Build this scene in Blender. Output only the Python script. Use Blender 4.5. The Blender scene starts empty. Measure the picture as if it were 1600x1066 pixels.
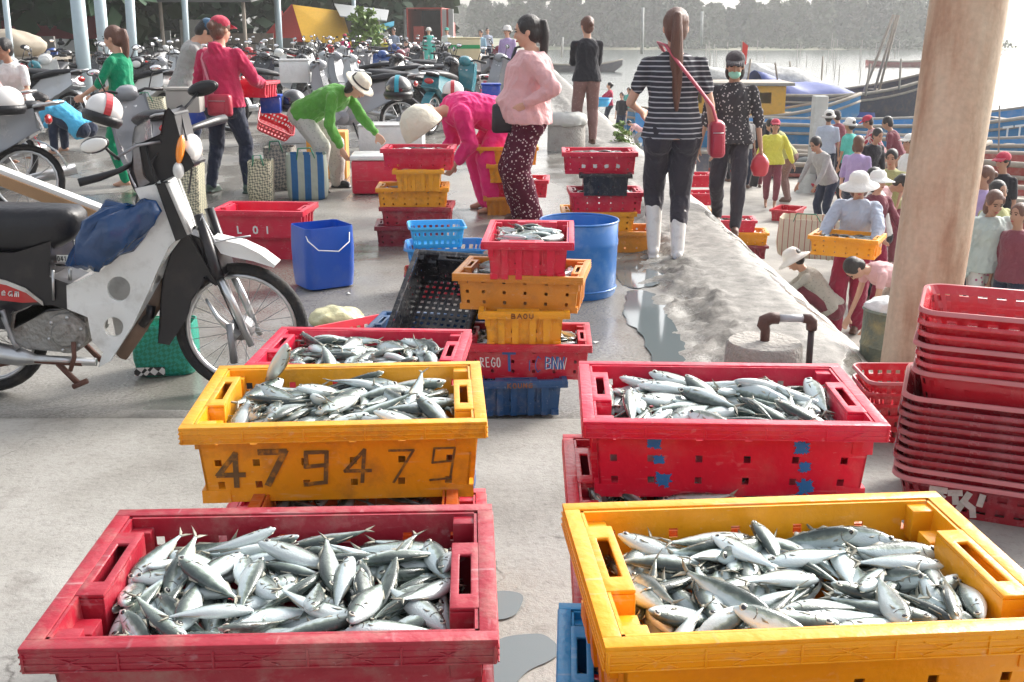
import bpy, math, random
import numpy as np
from mathutils import Vector, Matrix, noise, geometry
V = Vector
pi = math.pi
R = math.radians
C = bpy.context.scene.collection
random.seed(7)

# ---------------------------------------------------------------- camera geometry
FPX = 1700.0; CH = 1.5
TH = math.atan(485 / FPX); ST, CT = math.sin(TH), math.cos(TH)
def P(x, y, z=0.0):
    """point of the plane at height z seen at photo pixel x, y"""
    u = (x - 800) / FPX; v = (533 - y) / FPX
    t = (CH - z) / (ST - v * CT)
    return V((u * t, t * (CT + v * ST), z))
def PY(x, y, Y):
    """point of the vertical plane at distance Y"""
    u = (x - 800) / FPX; v = (533 - y) / FPX
    t = Y / (CT + v * ST)
    return V((u * t, Y, CH - t * (ST - v * CT)))

# ---------------------------------------------------------------- materials
MATS = {}
def nodes(m):
    m.use_nodes = True
    return m.node_tree.nodes, m.node_tree.links
def mat(name, col, rough=.5, metal=0, var=.12, scale=8, bump=0, bscale=60, dirt=None, dirtamt=.3, dscale=6, spec=.5, coat=0, trans=0, sss=0, sheen=0, stretch=None):
    if name in MATS: return MATS[name]
    m = bpy.data.materials.new(name); N, L = nodes(m)
    b = N['Principled BSDF']
    b.inputs['Roughness'].default_value = rough
    b.inputs['Metallic'].default_value = metal
    b.inputs['Specular IOR Level'].default_value = spec
    b.inputs['Coat Weight'].default_value = coat
    b.inputs['Coat Roughness'].default_value = .15
    b.inputs['Transmission Weight'].default_value = trans
    b.inputs['Sheen Weight'].default_value = sheen
    if sss:
        b.inputs['Subsurface Weight'].default_value = sss
        b.inputs['Subsurface Radius'].default_value = (.02, .01, .008)
        b.inputs['Subsurface Scale'].default_value = .3
    tc = N.new('ShaderNodeTexCoord')
    vec = tc.outputs['Object']
    if stretch:
        mp = N.new('ShaderNodeMapping'); mp.inputs['Scale'].default_value = stretch
        L.new(vec, mp.inputs[0]); vec = mp.outputs[0]
    oi = N.new('ShaderNodeObjectInfo')
    n = N.new('ShaderNodeTexNoise'); n.inputs['Scale'].default_value = scale; n.inputs['Detail'].default_value = 5
    L.new(vec, n.inputs['Vector'])
    mx = N.new('ShaderNodeMix'); mx.data_type = 'RGBA'
    c = V(col[:3])
    mx.inputs[6].default_value = (*(c * (1 - var)), 1); mx.inputs[7].default_value = (*[min(1, k * (1 + var)) for k in c], 1)
    L.new(n.outputs['Fac'], mx.inputs[0])
    out = mx.outputs[2]
    if dirt:
        n2 = N.new('ShaderNodeTexNoise'); n2.inputs['Scale'].default_value = dscale; n2.inputs['Detail'].default_value = 8
        n2.inputs['Roughness'].default_value = .65; L.new(vec, n2.inputs['Vector'])
        cr = N.new('ShaderNodeValToRGB'); cr.color_ramp.elements[0].position = .5; cr.color_ramp.elements[1].position = .72
        cr.color_ramp.elements[1].color = (dirtamt, dirtamt, dirtamt, 1); cr.color_ramp.elements[0].color = (0, 0, 0, 1)
        L.new(n2.outputs['Fac'], cr.inputs[0])
        m2 = N.new('ShaderNodeMix'); m2.data_type = 'RGBA'; m2.inputs[7].default_value = (*dirt, 1)
        L.new(cr.outputs[0], m2.inputs[0]); L.new(out, m2.inputs[6]); out = m2.outputs[2]
        ma = N.new('ShaderNodeMath'); ma.operation = 'MULTIPLY_ADD'; ma.inputs[1].default_value = .35; ma.inputs[2].default_value = rough
        L.new(cr.outputs[0], ma.inputs[0]); L.new(ma.outputs[0], b.inputs['Roughness'])
    L.new(out, b.inputs['Base Color'])
    if bump:
        n3 = N.new('ShaderNodeTexNoise'); n3.inputs['Scale'].default_value = bscale; n3.inputs['Detail'].default_value = 4
        L.new(vec, n3.inputs['Vector'])
        bp = N.new('ShaderNodeBump'); bp.inputs['Strength'].default_value = min(1, bump); bp.inputs['Distance'].default_value = .02
        L.new(n3.outputs['Fac'], bp.inputs['Height']); L.new(bp.outputs[0], b.inputs['Normal'])
    MATS[name] = m
    return m
def plastic(name, col, dirt=(.35, .3, .24), amt=.35, rough=.33):
    m = mat(name, col, rough, var=.2, scale=7, dirt=dirt, dirtamt=amt, dscale=13, bump=.15, bscale=45)
    if name.startswith('crate') and 'scuffed' not in m:      # fine pale scratches and scuffs of worn plastic
        m['scuffed'] = 1; N, L = nodes(m); b = N['Principled BSDF']; src = b.inputs['Base Color'].links[0].from_socket
        tc = N.new('ShaderNodeTexCoord'); out = src
        for st, sc, lo, hi, am in (((1, 9, 9), 9, .64, .72, .35), ((6, 1, 14), 14, .66, .73, .3), ((1, 1, 1), 34, .66, .74, .35)):
            mp = N.new('ShaderNodeMapping'); mp.inputs['Scale'].default_value = st; mp.inputs['Rotation'].default_value = (.3, .2, .25); n = N.new('ShaderNodeTexNoise'); n.inputs['Scale'].default_value = sc; n.inputs['Detail'].default_value = 6
            L.new(tc.outputs['Object'], mp.inputs[0]); L.new(mp.outputs[0], n.inputs['Vector']); cr = N.new('ShaderNodeValToRGB'); cr.color_ramp.elements[0].position = lo; cr.color_ramp.elements[0].color = (0, 0, 0, 1); cr.color_ramp.elements[1].position = hi; cr.color_ramp.elements[1].color = (am, am, am, 1); L.new(n.outputs['Fac'], cr.inputs[0])
            mx = N.new('ShaderNodeMix'); mx.data_type = 'RGBA'; mx.inputs[7].default_value = (*[.35 + .5 * k for k in col], 1); L.new(cr.outputs[0], mx.inputs[0]); L.new(out, mx.inputs[6]); out = mx.outputs[2]
        L.new(out, b.inputs['Base Color'])
    return m
def cloth(name, col, var=.15, sheen=.2):
    return mat(name, col, .85, var=var, scale=9, bump=1.0, bscale=17, spec=.2, sheen=sheen)
def cloth_pat(name, base, spot, kind='floral', scale=28, thr=.3, w=.5):
    if name in MATS: return MATS[name]
    m = bpy.data.materials.new(name); N, L = nodes(m); b = N['Principled BSDF']
    b.inputs['Roughness'].default_value = .85; b.inputs['Specular IOR Level'].default_value = .2
    tc = N.new('ShaderNodeTexCoord')
    mx = N.new('ShaderNodeMix'); mx.data_type = 'RGBA'; mx.inputs[6].default_value = (*base, 1); mx.inputs[7].default_value = (*spot, 1)
    cr = N.new('ShaderNodeValToRGB')
    if kind == 'floral':
        vo = N.new('ShaderNodeTexVoronoi'); vo.inputs['Scale'].default_value = scale; L.new(tc.outputs['Object'], vo.inputs['Vector'])
        cr.color_ramp.elements[0].position = thr - .06; cr.color_ramp.elements[0].color = (1, 1, 1, 1)
        cr.color_ramp.elements[1].position = thr; cr.color_ramp.elements[1].color = (0, 0, 0, 1)
        L.new(vo.outputs['Distance'], cr.inputs[0])
    else:
        wv = N.new('ShaderNodeTexWave'); wv.inputs['Scale'].default_value = scale
        wv.bands_direction = 'Z' if kind == 'hstripe' else 'X'; wv.inputs['Distortion'].default_value = .6; wv.inputs['Detail Scale'].default_value = .6
        L.new(tc.outputs['Object'], wv.inputs['Vector'])
        cr.color_ramp.elements[0].position = w; cr.color_ramp.elements[1].position = w + .08
        L.new(wv.outputs['Fac'], cr.inputs[0])
    L.new(cr.outputs[0], mx.inputs[0]); L.new(mx.outputs[2], b.inputs['Base Color'])
    n3 = N.new('ShaderNodeTexNoise'); n3.inputs['Scale'].default_value = 14; L.new(tc.outputs['Object'], n3.inputs['Vector'])
    bp = N.new('ShaderNodeBump'); bp.inputs['Strength'].default_value = .5; bp.inputs['Distance'].default_value = .02
    L.new(n3.outputs['Fac'], bp.inputs['Height']); L.new(bp.outputs[0], b.inputs['Normal'])
    MATS[name] = m; return m
def weave(name, a, b_, scale=30):
    """checker weave of plastic strip baskets"""
    if name in MATS: return MATS[name]
    m = bpy.data.materials.new(name); N, L = nodes(m); b = N['Principled BSDF']; b.inputs['Roughness'].default_value = .4
    tc = N.new('ShaderNodeTexCoord'); ck = N.new('ShaderNodeTexChecker'); ck.inputs['Scale'].default_value = scale
    ck.inputs[1].default_value = (*a, 1); ck.inputs[2].default_value = (*b_, 1)
    mp = N.new('ShaderNodeMapping'); mp.inputs['Rotation'].default_value = (R(30), R(45), R(20))
    L.new(tc.outputs['Object'], mp.inputs[0]); L.new(mp.outputs[0], ck.inputs[0]); L.new(ck.outputs[0], b.inputs['Base Color'])
    bp = N.new('ShaderNodeBump'); bp.inputs['Strength'].default_value = .4; bp.inputs['Distance'].default_value = .01
    L.new(ck.outputs['Fac'], bp.inputs['Height']); L.new(bp.outputs[0], b.inputs['Normal'])
    MATS[name] = m; return m

# ---------------------------------------------------------------- mesh builder
def basis(d, up=V((0, 0, 1))):
    d = d.normalized()
    if abs(d.dot(up)) > .98: up = V((0, 1, 0))
    a = up.cross(d).normalized(); return a, d.cross(a)
class MB:
    def __init__(s): s.v = []; s.f = []; s.m = []; s.cur = 0
    def add(s, vs, fs):
        o = len(s.v); s.v += [tuple(p) for p in vs]
        for f in fs: s.f.append([o + i for i in f]); s.m.append(s.cur)
        return s
    def box(s, c, d, rot=None, taper=1.0):
        x, y, z = d[0] / 2, d[1] / 2, d[2] / 2
        vs = [V((i * x * (taper if k < 0 else 1), j * y * (taper if k < 0 else 1), k * z)) for k in (-1, 1) for j in (-1, 1) for i in (-1, 1)]
        if rot is not None: vs = [rot @ p for p in vs]
        vs = [p + V(c) for p in vs]
        return s.add(vs, [(0, 2, 3, 1), (4, 5, 7, 6), (0, 1, 5, 4), (2, 6, 7, 3), (0, 4, 6, 2), (1, 3, 7, 5)])
    def quad(s, a, b, c, d): return s.add([a, b, c, d], [(0, 1, 2, 3)])
    def slab(s, a, b, c, d, th):
        """thick quad; th = thickness vector"""
        t = V(th); q = [V(a), V(b), V(c), V(d)]
        return s.add(q + [p + t for p in q], [(0, 1, 2, 3), (7, 6, 5, 4), (0, 4, 5, 1), (1, 5, 6, 2), (2, 6, 7, 3), (3, 7, 4, 0)])
    def rings(s, rs, caps=True, closed=False):
        n = len(rs[0]); vs = [p for r in rs for p in r]; fs = []
        k = len(rs)
        for i in range(k if closed else k - 1):
            a, b = i * n, ((i + 1) % k) * n
            for j in range(n): fs.append((a + j, a + (j + 1) % n, b + (j + 1) % n, b + j))
        if caps and not closed:
            fs.append(tuple(range(n - 1, -1, -1))); fs.append(tuple(range((k - 1) * n, k * n)))
        return s.add(vs, fs)
    def tube(s, pts, r, n=8, caps=True, flat=1.0):
        pts = [V(p) for p in pts]; rs = []
        if not hasattr(r, '__len__'): r = [r] * len(pts)
        a = None
        for i, p in enumerate(pts):
            d = (pts[min(i + 1, len(pts) - 1)] - pts[max(i - 1, 0)])
            if d.length < 1e-9: d = V((0, 0, 1))
            d.normalize()
            if a is None: a, b = basis(d)
            else:
                a = (a - d * a.dot(d)).normalized()
            b = d.cross(a)
            rs.append([p + (a * math.cos(2 * pi * j / n) + b * flat * math.sin(2 * pi * j / n)) * r[i] for j in range(n)])
        return s.rings(rs, caps)
    def cap(s, p0, r0, p1, r1, n=10):
        p0, p1 = V(p0), V(p1); d = (p1 - p0); l = d.length
        if l < 1e-6: return s.ell(p0, (r0,) * 3)
        d /= l; pts = []; rr = []
        for a in (.02, .5, .85): pts.append(p0 - d * r0 * math.cos(a * pi / 2)); rr.append(r0 * math.sin(a * pi / 2))
        pts.append(p0); rr.append(r0); pts.append(p1); rr.append(r1)
        for a in (.85, .5, .02): pts.append(p1 + d * r1 * math.cos(a * pi / 2)); rr.append(r1 * math.sin(a * pi / 2))
        return s.tube(pts, rr, n)
    def ell(s, c, r, rot=None, n=12, m=8):
        c = V(c); rs = []
        for i in range(m + 1):
            a = -pi / 2 + pi * (i if 0 < i < m else (i + (.04 if i == 0 else -.04))) / m
            ring = []
            for j in range(n):
                p = V((r[0] * math.cos(a) * math.cos(2 * pi * j / n), r[1] * math.cos(a) * math.sin(2 * pi * j / n), r[2] * math.sin(a)))
                ring.append(c + (rot @ p if rot is not None else p))
            rs.append(ring)
        return s.rings(rs)
    def lathe(s, prof, c=(0, 0, 0), n=24, sx=1, sy=1, rot=None, caps=False):
        c = V(c); rs = []
        for r, z in prof:
            ring = [V((r * sx * math.cos(2 * pi * j / n), r * sy * math.sin(2 * pi * j / n), z)) for j in range(n)]
            if rot is not None: ring = [rot @ p for p in ring]
            rs.append([c + p for p in ring])
        return s.rings(rs, caps)
    def torus(s, c, R_, r, axis='y', n=32, m=8, rx=1.0):
        c = V(c); rs = []
        for i in range(n):
            a = 2 * pi * i / n; ring = []
            for j in range(m):
                b = 2 * pi * j / m; q = R_ + r * math.cos(b); w = r * math.sin(b) * rx
                p = V((q * math.cos(a), w, q * math.sin(a))) if axis == 'y' else V((q * math.cos(a), q * math.sin(a), w))
                ring.append(c + p)
            rs.append(ring)
        return s.rings(rs, closed=True)
    def prism(s, poly, y0, y1, holes=()):
        """polygon in x,z extruded from y0 to y1, with holes"""
        loops = [[V((p[0], 0, p[1])) for p in poly]] + [[V((p[0], 0, p[1])) for p in h] for h in holes]
        flat = [p for l in loops for p in l]
        tris = geometry.tessellate_polygon([[V((p.x, p.z, 0)) for p in l] for l in loops])
        o = len(flat)
        vs = [V((p.x, y0, p.z)) for p in flat] + [V((p.x, y1, p.z)) for p in flat]
        fs = [tuple(t) for t in tris] + [tuple(i + o for i in reversed(t)) for t in tris]
        k = 0
        for l in loops:
            for i in range(len(l)):
                a, b = k + i, k + (i + 1) % len(l); fs.append((a, b, b + o, a + o))
            k += len(l)
        return s.add(vs, fs)
    def holed(s, a, b, c, d, us, vs, hole, th):
        """thick panel a-b-c-d with the cells where hole(i,j) left open"""
        a, b, c, d, t = V(a), V(b), V(c), V(d), V(th)
        pt = lambda u, v: a.lerp(b, u).lerp(d.lerp(c, u), v)
        nu, nv = len(us) - 1, len(vs) - 1
        g = [[pt(u, v) for u in us] for v in vs]
        vv = [p for r in g for p in r]; o = len(vv); vv += [p + t for p in vv]; w = nu + 1; fs = []
        H = lambda i, j: i < 0 or j < 0 or i >= nu or j >= nv or hole(i, j)
        for j in range(nv):
            for i in range(nu):
                if hole(i, j): continue
                q = (j * w + i, j * w + i + 1, (j + 1) * w + i + 1, (j + 1) * w + i)
                fs.append(q); fs.append(tuple(k + o for k in reversed(q)))
                for (e0, e1, di, dj) in ((0, 1, 0, -1), (1, 2, 1, 0), (2, 3, 0, 1), (3, 0, -1, 0)):
                    if H(i + di, j + dj): fs.append((q[e1], q[e0], q[e0] + o, q[e1] + o))
        return s.add(vv, fs)
    def mesh(s, name, mats, smooth=False):
        me = bpy.data.meshes.new(name); me.from_pydata(s.v, [], s.f); 
        for m in (mats if isinstance(mats, (list, tuple)) else [mats]): me.materials.append(m)
        if len(me.materials) > 1: me.polygons.foreach_set('material_index', s.m)
        if smooth: me.polygons.foreach_set('use_smooth', [True] * len(me.polygons))
        me.validate(); me.update()
        return me
    def build(s, name, mats, parent=None, smooth=False, bevel=0, voxel=0, smit=4, auto=None, wr=0, solid=0, sub=0, loc=None):
        me = s.mesh(name, mats, smooth)
        if bevel or voxel or solid or sub or auto is not None:
            me = modmesh(me, bevel, voxel, smit, solid, sub, auto)
        if wr: wrinkle(me, wr)
        me.name = name
        o = bpy.data.objects.new(name, me); C.objects.link(o)
        if parent is not None: o.parent = parent
        if loc is not None: o.location = loc
        return o
def modmesh(me, bevel=0, voxel=0, smit=4, solid=0, sub=0, auto=None):
    o = bpy.data.objects.new('tmp', me); C.objects.link(o)
    sm = len(me.polygons) and me.polygons[0].use_smooth
    if solid:
        k = o.modifiers.new('s', 'SOLIDIFY'); k.thickness = solid; k.offset = 0
    if voxel:
        k = o.modifiers.new('r', 'REMESH'); k.mode = 'VOXEL'; k.voxel_size = voxel; k.use_smooth_shade = True
        if smit:
            k = o.modifiers.new('m', 'SMOOTH'); k.iterations = smit; k.factor = .6
    if bevel:
        k = o.modifiers.new('b', 'BEVEL'); k.width = bevel; k.segments = 2; k.limit_method = 'ANGLE'; k.angle_limit = R(40)
    if sub:
        k = o.modifiers.new('u', 'SUBSURF'); k.levels = sub; k.render_levels = sub
    dg = bpy.context.evaluated_depsgraph_get()
    n = bpy.data.meshes.new_from_object(o.evaluated_get(dg), depsgraph=dg)
    if voxel and len(n.materials) == 0:
        for m in me.materials: n.materials.append(m)
    bpy.data.objects.remove(o); bpy.data.meshes.remove(me)
    if auto is not None:
        n.polygons.foreach_set('use_smooth', [True] * len(n.polygons))
        try: n.set_sharp_from_angle(angle=R(auto))
        except Exception: pass
    return n
def wrinkle(me, amp, sc=(9, 9, 5)):
    nv = len(me.vertices); co = np.empty(nv * 3); me.vertices.foreach_get('co', co); co = co.reshape(-1, 3)
    no = np.empty(nv * 3); me.vertex_normals.foreach_get('vector', no); no = no.reshape(-1, 3)
    for i in range(nv):
        c = co[i]
        k = noise.noise(V((c[0] * sc[0], c[1] * sc[1], c[2] * sc[2]))) + .9 * (.45 - abs(noise.noise(V((c[0] * 15 + 3 + c[2] * 5, c[1] * 15, c[2] * 9 + c[0] * 4)))) * 1.6)
        co[i] += no[i] * amp * k
    me.vertices.foreach_set('co', co.reshape(-1)); me.update()

def tag(o, label=None, cat=None, group=None, kind=None):
    if label: o['label'] = label
    if cat: o['category'] = cat
    if group: o['group'] = group
    if kind: o['kind'] = kind
    return o
def thing(name, label, cat, loc=(0, 0, 0), rz=0, group=None, sc=1, rot=None):
    o = bpy.data.objects.new(name, None); C.objects.link(o); o.empty_display_size = .1
    o.location = loc; o.rotation_euler = rot or (0, 0, rz)
    if sc != 1: o.scale = (sc, sc, sc) if not hasattr(sc, '__len__') else sc
    return tag(o, label, cat, group)
def recolor(o, m, slot=0):
    o.material_slots[slot].link = 'OBJECT'; o.material_slots[slot].material = m
def copy_tree(o, parent=None, cmap=None):
    c = o.copy(); C.objects.link(c); c.parent = parent
    if cmap and o.type == 'MESH':
        for i, sl in enumerate(o.material_slots):
            if sl.material and sl.material.name in cmap:
                c.material_slots[i].link = 'OBJECT'; c.material_slots[i].material = cmap[sl.material.name]
    for ch in [k for k in o.children]: copy_tree(ch, c, cmap)
    return c
def rotm(a, ax): return Matrix.Rotation(a, 3, ax)
def strokes(name, polys, fn, width, m, parent, lift=.0015):
    """hand painted writing: ribbons laid on the surface fn(u, v) -> point, normal"""
    mb = MB()
    for pl in polys:
        for (a, b) in zip(pl[:-1], pl[1:]):
            A, nn = fn(*a); B, _ = fn(*b); d = (B - A)
            if d.length < 1e-6: continue
            dn = d.normalized(); sd = nn.cross(dn) * width / 2; A = A - dn * width * .35; B = B + dn * width * .35
            l0 = nn * lift
            mb.slab(A - sd + l0, B - sd + l0, B + sd + l0, A + sd + l0, nn * .0006)
    return mb.build(name, m, parent)
GL = {'4': [[(.7, 0), (.7, 1), (0, .35), (1, .35)]], '7': [[(0, 1), (.95, 1), (.3, 0)]],
      '9': [[(.9, .6), (.1, .55), (.1, 1), (.9, 1), (.9, .05), (.1, 0)]], 'L': [[(.1, 1), (.1, 0), (.8, 0)]],
      'O': [[(.2, .1), (.1, .5), (.2, .9), (.5, 1), (.8, .9), (.9, .5), (.8, .1), (.5, 0), (.2, .1)]], 'I': [[(.5, 0), (.5, 1)]],
      'T': [[(0, 1), (1, 1)], [(.5, 1), (.5, 0)]], 'C': [[(.9, .85), (.5, 1), (.15, .6), (.15, .3), (.5, 0), (.9, .15)]],
      'H': [[(.1, 0), (.1, 1)], [(.85, 0), (.85, 1)], [(.1, .5), (.85, .5)]],
      'R': [[(.1, 0), (.1, 1), (.7, .9), (.7, .6), (.1, .5), (.8, 0)]], 'E': [[(.8, 1), (.1, 1), (.1, 0), (.8, 0)], [(.1, .5), (.65, .5)]],
      'G': [[(.9, .85), (.5, 1), (.1, .6), (.15, .15), (.6, 0), (.9, .2), (.9, .45), (.55, .45)]],
      '0': [[(.2, .1), (.1, .5), (.25, .95), (.6, 1), (.85, .6), (.75, .1), (.45, 0), (.2, .1)]],
      'K': [[(.1, 0), (.1, 1)], [(.8, 1), (.1, .5), (.85, 0)]], 'N': [[(.1, 0), (.1, 1), (.85, 0), (.85, 1)]],
      'M': [[(.1, 0), (.1, 1), (.5, .4), (.9, 1), (.9, 0)]], '1': [[(.3, .8), (.55, 1), (.55, 0)]], 'W': [[(0, 1), (.25, 0), (.5, .7), (.75, 0), (1, 1)]],
      'S': [[(.85, .85), (.5, 1), (.15, .75), (.8, .3), (.5, 0), (.1, .15)]], 'B': [[(.1, 0), (.1, 1), (.7, .9), (.7, .6), (.1, .5), (.8, .4), (.8, .1), (.1, 0)]],
      'D': [[(.1, 0), (.1, 1), (.6, .95), (.9, .5), (.6, .05), (.1, 0)]], 'A': [[(0, 0), (.5, 1), (1, 0)], [(.2, .4), (.8, .4)]],
      'U': [[(.1, 1), (.1, .2), (.5, 0), (.85, .2), (.85, 1)]], 'V': [[(0, 1), (.5, 0), (1, 1)]],
      'r': [[(.2, 0), (.2, .6)], [(.2, .4), (.7, .6)]], 'e': [[(.1, .3), (.8, .35), (.5, .6), (.15, .4), (.2, .05), (.8, .1)]],
      'a': [[(.8, .6), (.3, .55), (.1, .2), (.4, 0), (.8, .3), (.8, .6), (.85, 0)]], 'm': [[(.1, 0), (.15, .6)], [(.15, .5), (.4, .6), (.45, 0)], [(.45, .5), (.75, .6), (.8, 0)]]}
def text_polys(s, u, v, w, h, gap=.3, slant=0):
    out = []
    for i, ch in enumerate(s):
        if ch == ' ': continue
        for pl in GL[ch]: out.append([(u + (i * (1 + gap) + p[0] + slant * p[1]) * w, v + p[1] * h) for p in pl])
    return out
# ---------------------------------------------------------------- colours
RED = plastic('crate_red', (.52, .012, .035)); CRIM = plastic('crate_crimson', (.62, .012, .05), amt=.2)
DRED = plastic('crate_dark_red', (.33, .014, .03), amt=.5); MAROON = plastic('crate_maroon', (.22, .015, .03))
YEL = plastic('crate_yellow', (.80, .35, .012), dirt=(.34, .15, .03), amt=.65); ORG = plastic('crate_orange_yellow', (.90, .355, .008), dirt=(.6, .2, .01), amt=.35)
OCH = plastic('crate_ochre', (.62, .24, .025), dirt=(.2, .1, .04), amt=.4); BLU = plastic('crate_dark_blue', (.012, .07, .19))
SKY = plastic('crate_light_blue', (.02, .32, .68), amt=.15); BLK = plastic('crate_black', (.014, .015, .02), amt=.25, rough=.25)
DORG = plastic('crate_brown_orange', (.5, .1, .015))
INKB = mat('blue_ink', (.03, .12, .35), .5, var=.3, scale=60); INKW = mat('white_ink', (.75, .75, .72), .6, var=.1); INKK = mat('black_ink', (.03, .028, .025), .6, var=.4, scale=50)
CL, CW, CHT = .53, .365, .155

def wallpt(u, v, side=-1):
    """point on the long outer wall, u 0..1 along, v 0..1 up"""
    hb, ht = CW / 2 - .036, CW / 2 - .024
    z = v * (CHT - .03); k = z / CHT
    x = (u - .5) * 2 * ((CL / 2 - .034) * (1 - k) + (CL / 2 - .022) * k)
    return V((x * (1 if side < 0 else -1), side * (hb * (1 - k) + ht * k), z)), V((0, side, -.12)).normalized()
def cells(centres, w):
    e = [0]; 
    for c in centres: e += [c - w / 2, c + w / 2]
    return e + [1]
def crate_meshes(floor_holes=False, side_holes=True):
    B = {}
    mb = MB(); bx, by, tx, ty = CL / 2 - .034, CW / 2 - .036, CL / 2 - .022, CW / 2 - .024; h = CHT
    us = cells([.08, .26, .44, .62, .8, .94], .026); vs = cells([.22, .5, .78], .09)
    hole = lambda i, j: side_holes and i % 2 == 1 and j % 2 == 1
    for s in (-1, 1):
        mb.holed((-bx * -s * -1, s * by, 0), (bx * -s * -1, s * by, 0), (tx * -s * -1, s * ty, h - .002), (-tx * -s * -1, s * ty, h - .002), us, vs, hole, (0, -s * .004, 0))
    us2 = cells([.36, .64], .06); vs2 = cells([.2, .45], .12)
    for s in (-1, 1):
        mb.holed((s * bx, -by, 0), (s * bx, by, 0), (s * tx, ty, h - .002), (s * tx, -ty, h - .002), us2, vs2, hole, (-s * .004, 0, 0))
        for yy in (-.62, -.24, .24, .62):   # vertical ribs of the short ends
            y0 = yy * by
            mb.prism([(s * (bx - .001), 0), (s * (bx + .011), 0), (s * (tx + .01), h - .032), (s * (tx - .001), h - .032)][::s], y0 - .013, y0 + .013)
        for yy in (-1, 1):                  # corner feet
            mb.box((s * (bx - .015), yy * (by - .012), .012), (.05, .03, .024))
    if floor_holes:
        mb.holed((-bx, -by, .006), (bx, -by, .006), (bx, by, .006), (-bx, by, .006), [i / 29 for i in range(30)], [i / 19 for i in range(20)], lambda i, j: i % 2 == 1 and j % 2 == 1, (0, 0, .004))
    else: mb.slab((-bx, -by, .003), (bx, -by, .003), (bx, by, .003), (-bx, by, .003), (0, 0, .005))
    B['body'] = modmesh(mb.mesh('crate_body', RED), auto=35)
    mb = MB(); X, Y = CL / 2, CW / 2; a = .021
    # flat rim top
    for s in (-1, 1):
        mb.box((0, s * (Y - a / 2), h - .003), (2 * X, a, .006))
        mb.box((s * (X - a / 2), 0, h - .003), (a, 2 * Y - 2 * a, .006))
        mb.box((0, s * (Y - .0025), h - .018), (2 * X - .002, .005, .025))
        mb.box((s * (X - .0025), 0, h - .018), (.005, 2 * Y - .012, .025))
        for k, zz in enumerate((.0292, .0205, .012)):     # raised bands on the fascia
            mb.box((0, s * (Y + .0006), h - zz), (2 * X - .004, .0022, .0024)); mb.box((s * (X + .0006), 0, h - zz), (.0022, 2 * Y - .004, .0024))
        nb = 5
        for i in range(nb + 1): mb.box(((-X + .004) + i * (2 * X - .008) / nb, s * (Y + .0008), h - .018), (.003, .0026, .022))
        for i in range(nb):
            x0 = -X + .004 + i * (2 * X - .008) / nb; x1 = x0 + (2 * X - .008) / nb; m_ = (x0 + x1) / 2; w_ = (x1 - x0) * .23
            for q in (-1, 1): mb.box((m_, s * (Y + .0007), h - .018), (2 * w_, .0022, .002), rot=rotm(q * math.atan2(.019, 2 * w_), 'Y'))
    B['rim'] = modmesh(mb.mesh('crate_rim', RED), bevel=.0016, auto=40)
    mb = MB(); s = 1; x1 = X - a + .001; x0 = x1 - .036; ya, yb = -.30 * CW, .17 * CW   # end block with a slot
    us3 = [0, .3, .7, 1]; vs3 = [0, .2, .8, 1]
    mb.holed((x0, ya, h - .0065), (x1, ya, h - .0065), (x1, yb, h - .0065), (x0, yb, h - .0065), us3, vs3, lambda i, j: i == 1 and j == 1, (0, 0, .006))
    mb.box((x0 + .002, (ya + yb) / 2, h - .05), (.004, yb - ya, .088))
    for yy in (ya, yb): mb.box(((x0 + x1) / 2 + .002, yy + (.002 if yy < 0 else -.002), h - .05), (.036, .004, .087))
    mb.box(((x0 + x1) / 2 + .001, .255 * CW, h - .055), (.037, .1 * CW, .06)); mb.box(((x0 + x1) / 2 + .001, -.40 * CW, h - .04), (.037, .06 * CW, .05))
    mb.box(((x0 + x1) / 2 + .001, .39 * CW, h - .028), (.037, .07 * CW, .045))
    B['handle'] = modmesh(mb.mesh('crate_handle', RED), bevel=.0025, auto=40)
    return B
CM = crate_meshes(); CMF = crate_meshes(True); CMS = crate_meshes(False, False)
def crate(loc, yaw, m, label, group=None, sc=1, rot=None, src=None, name='fish_crate'):
    src = src or CM
    t = thing(name, label, 'crate', loc, R(yaw), group, sc, rot)
    for k in ('body', 'rim', 'handle', 'handle'):
        o = bpy.data.objects.new(k, src[k]); C.objects.link(o); o.parent = t; recolor(o, m)
        if k == 'handle' and any(c.name.startswith('handle') and c is not o for c in t.children): o.rotation_euler[2] = pi
    t['h'] = 1.0; del t['h']
    return t
def front_rim(x0, y0, x1, y1, z, yaw=None, long=True, sc=1):
    """centre + yaw of a crate whose front rim edge runs between two photo pixels at rim height z"""
    p, q = P(x0, y0, z), P(x1, y1, z); mid = (p + q) / 2
    a = math.atan2(q.y - p.y, q.x - p.x) if yaw is None else R(yaw)
    dep = (CW if long else CL) * sc / 2
    c = mid + V((-math.sin(a), math.cos(a), 0)) * dep; c.z = z - CHT * sc
    return c, math.degrees(a) + (0 if long else 90)

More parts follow.
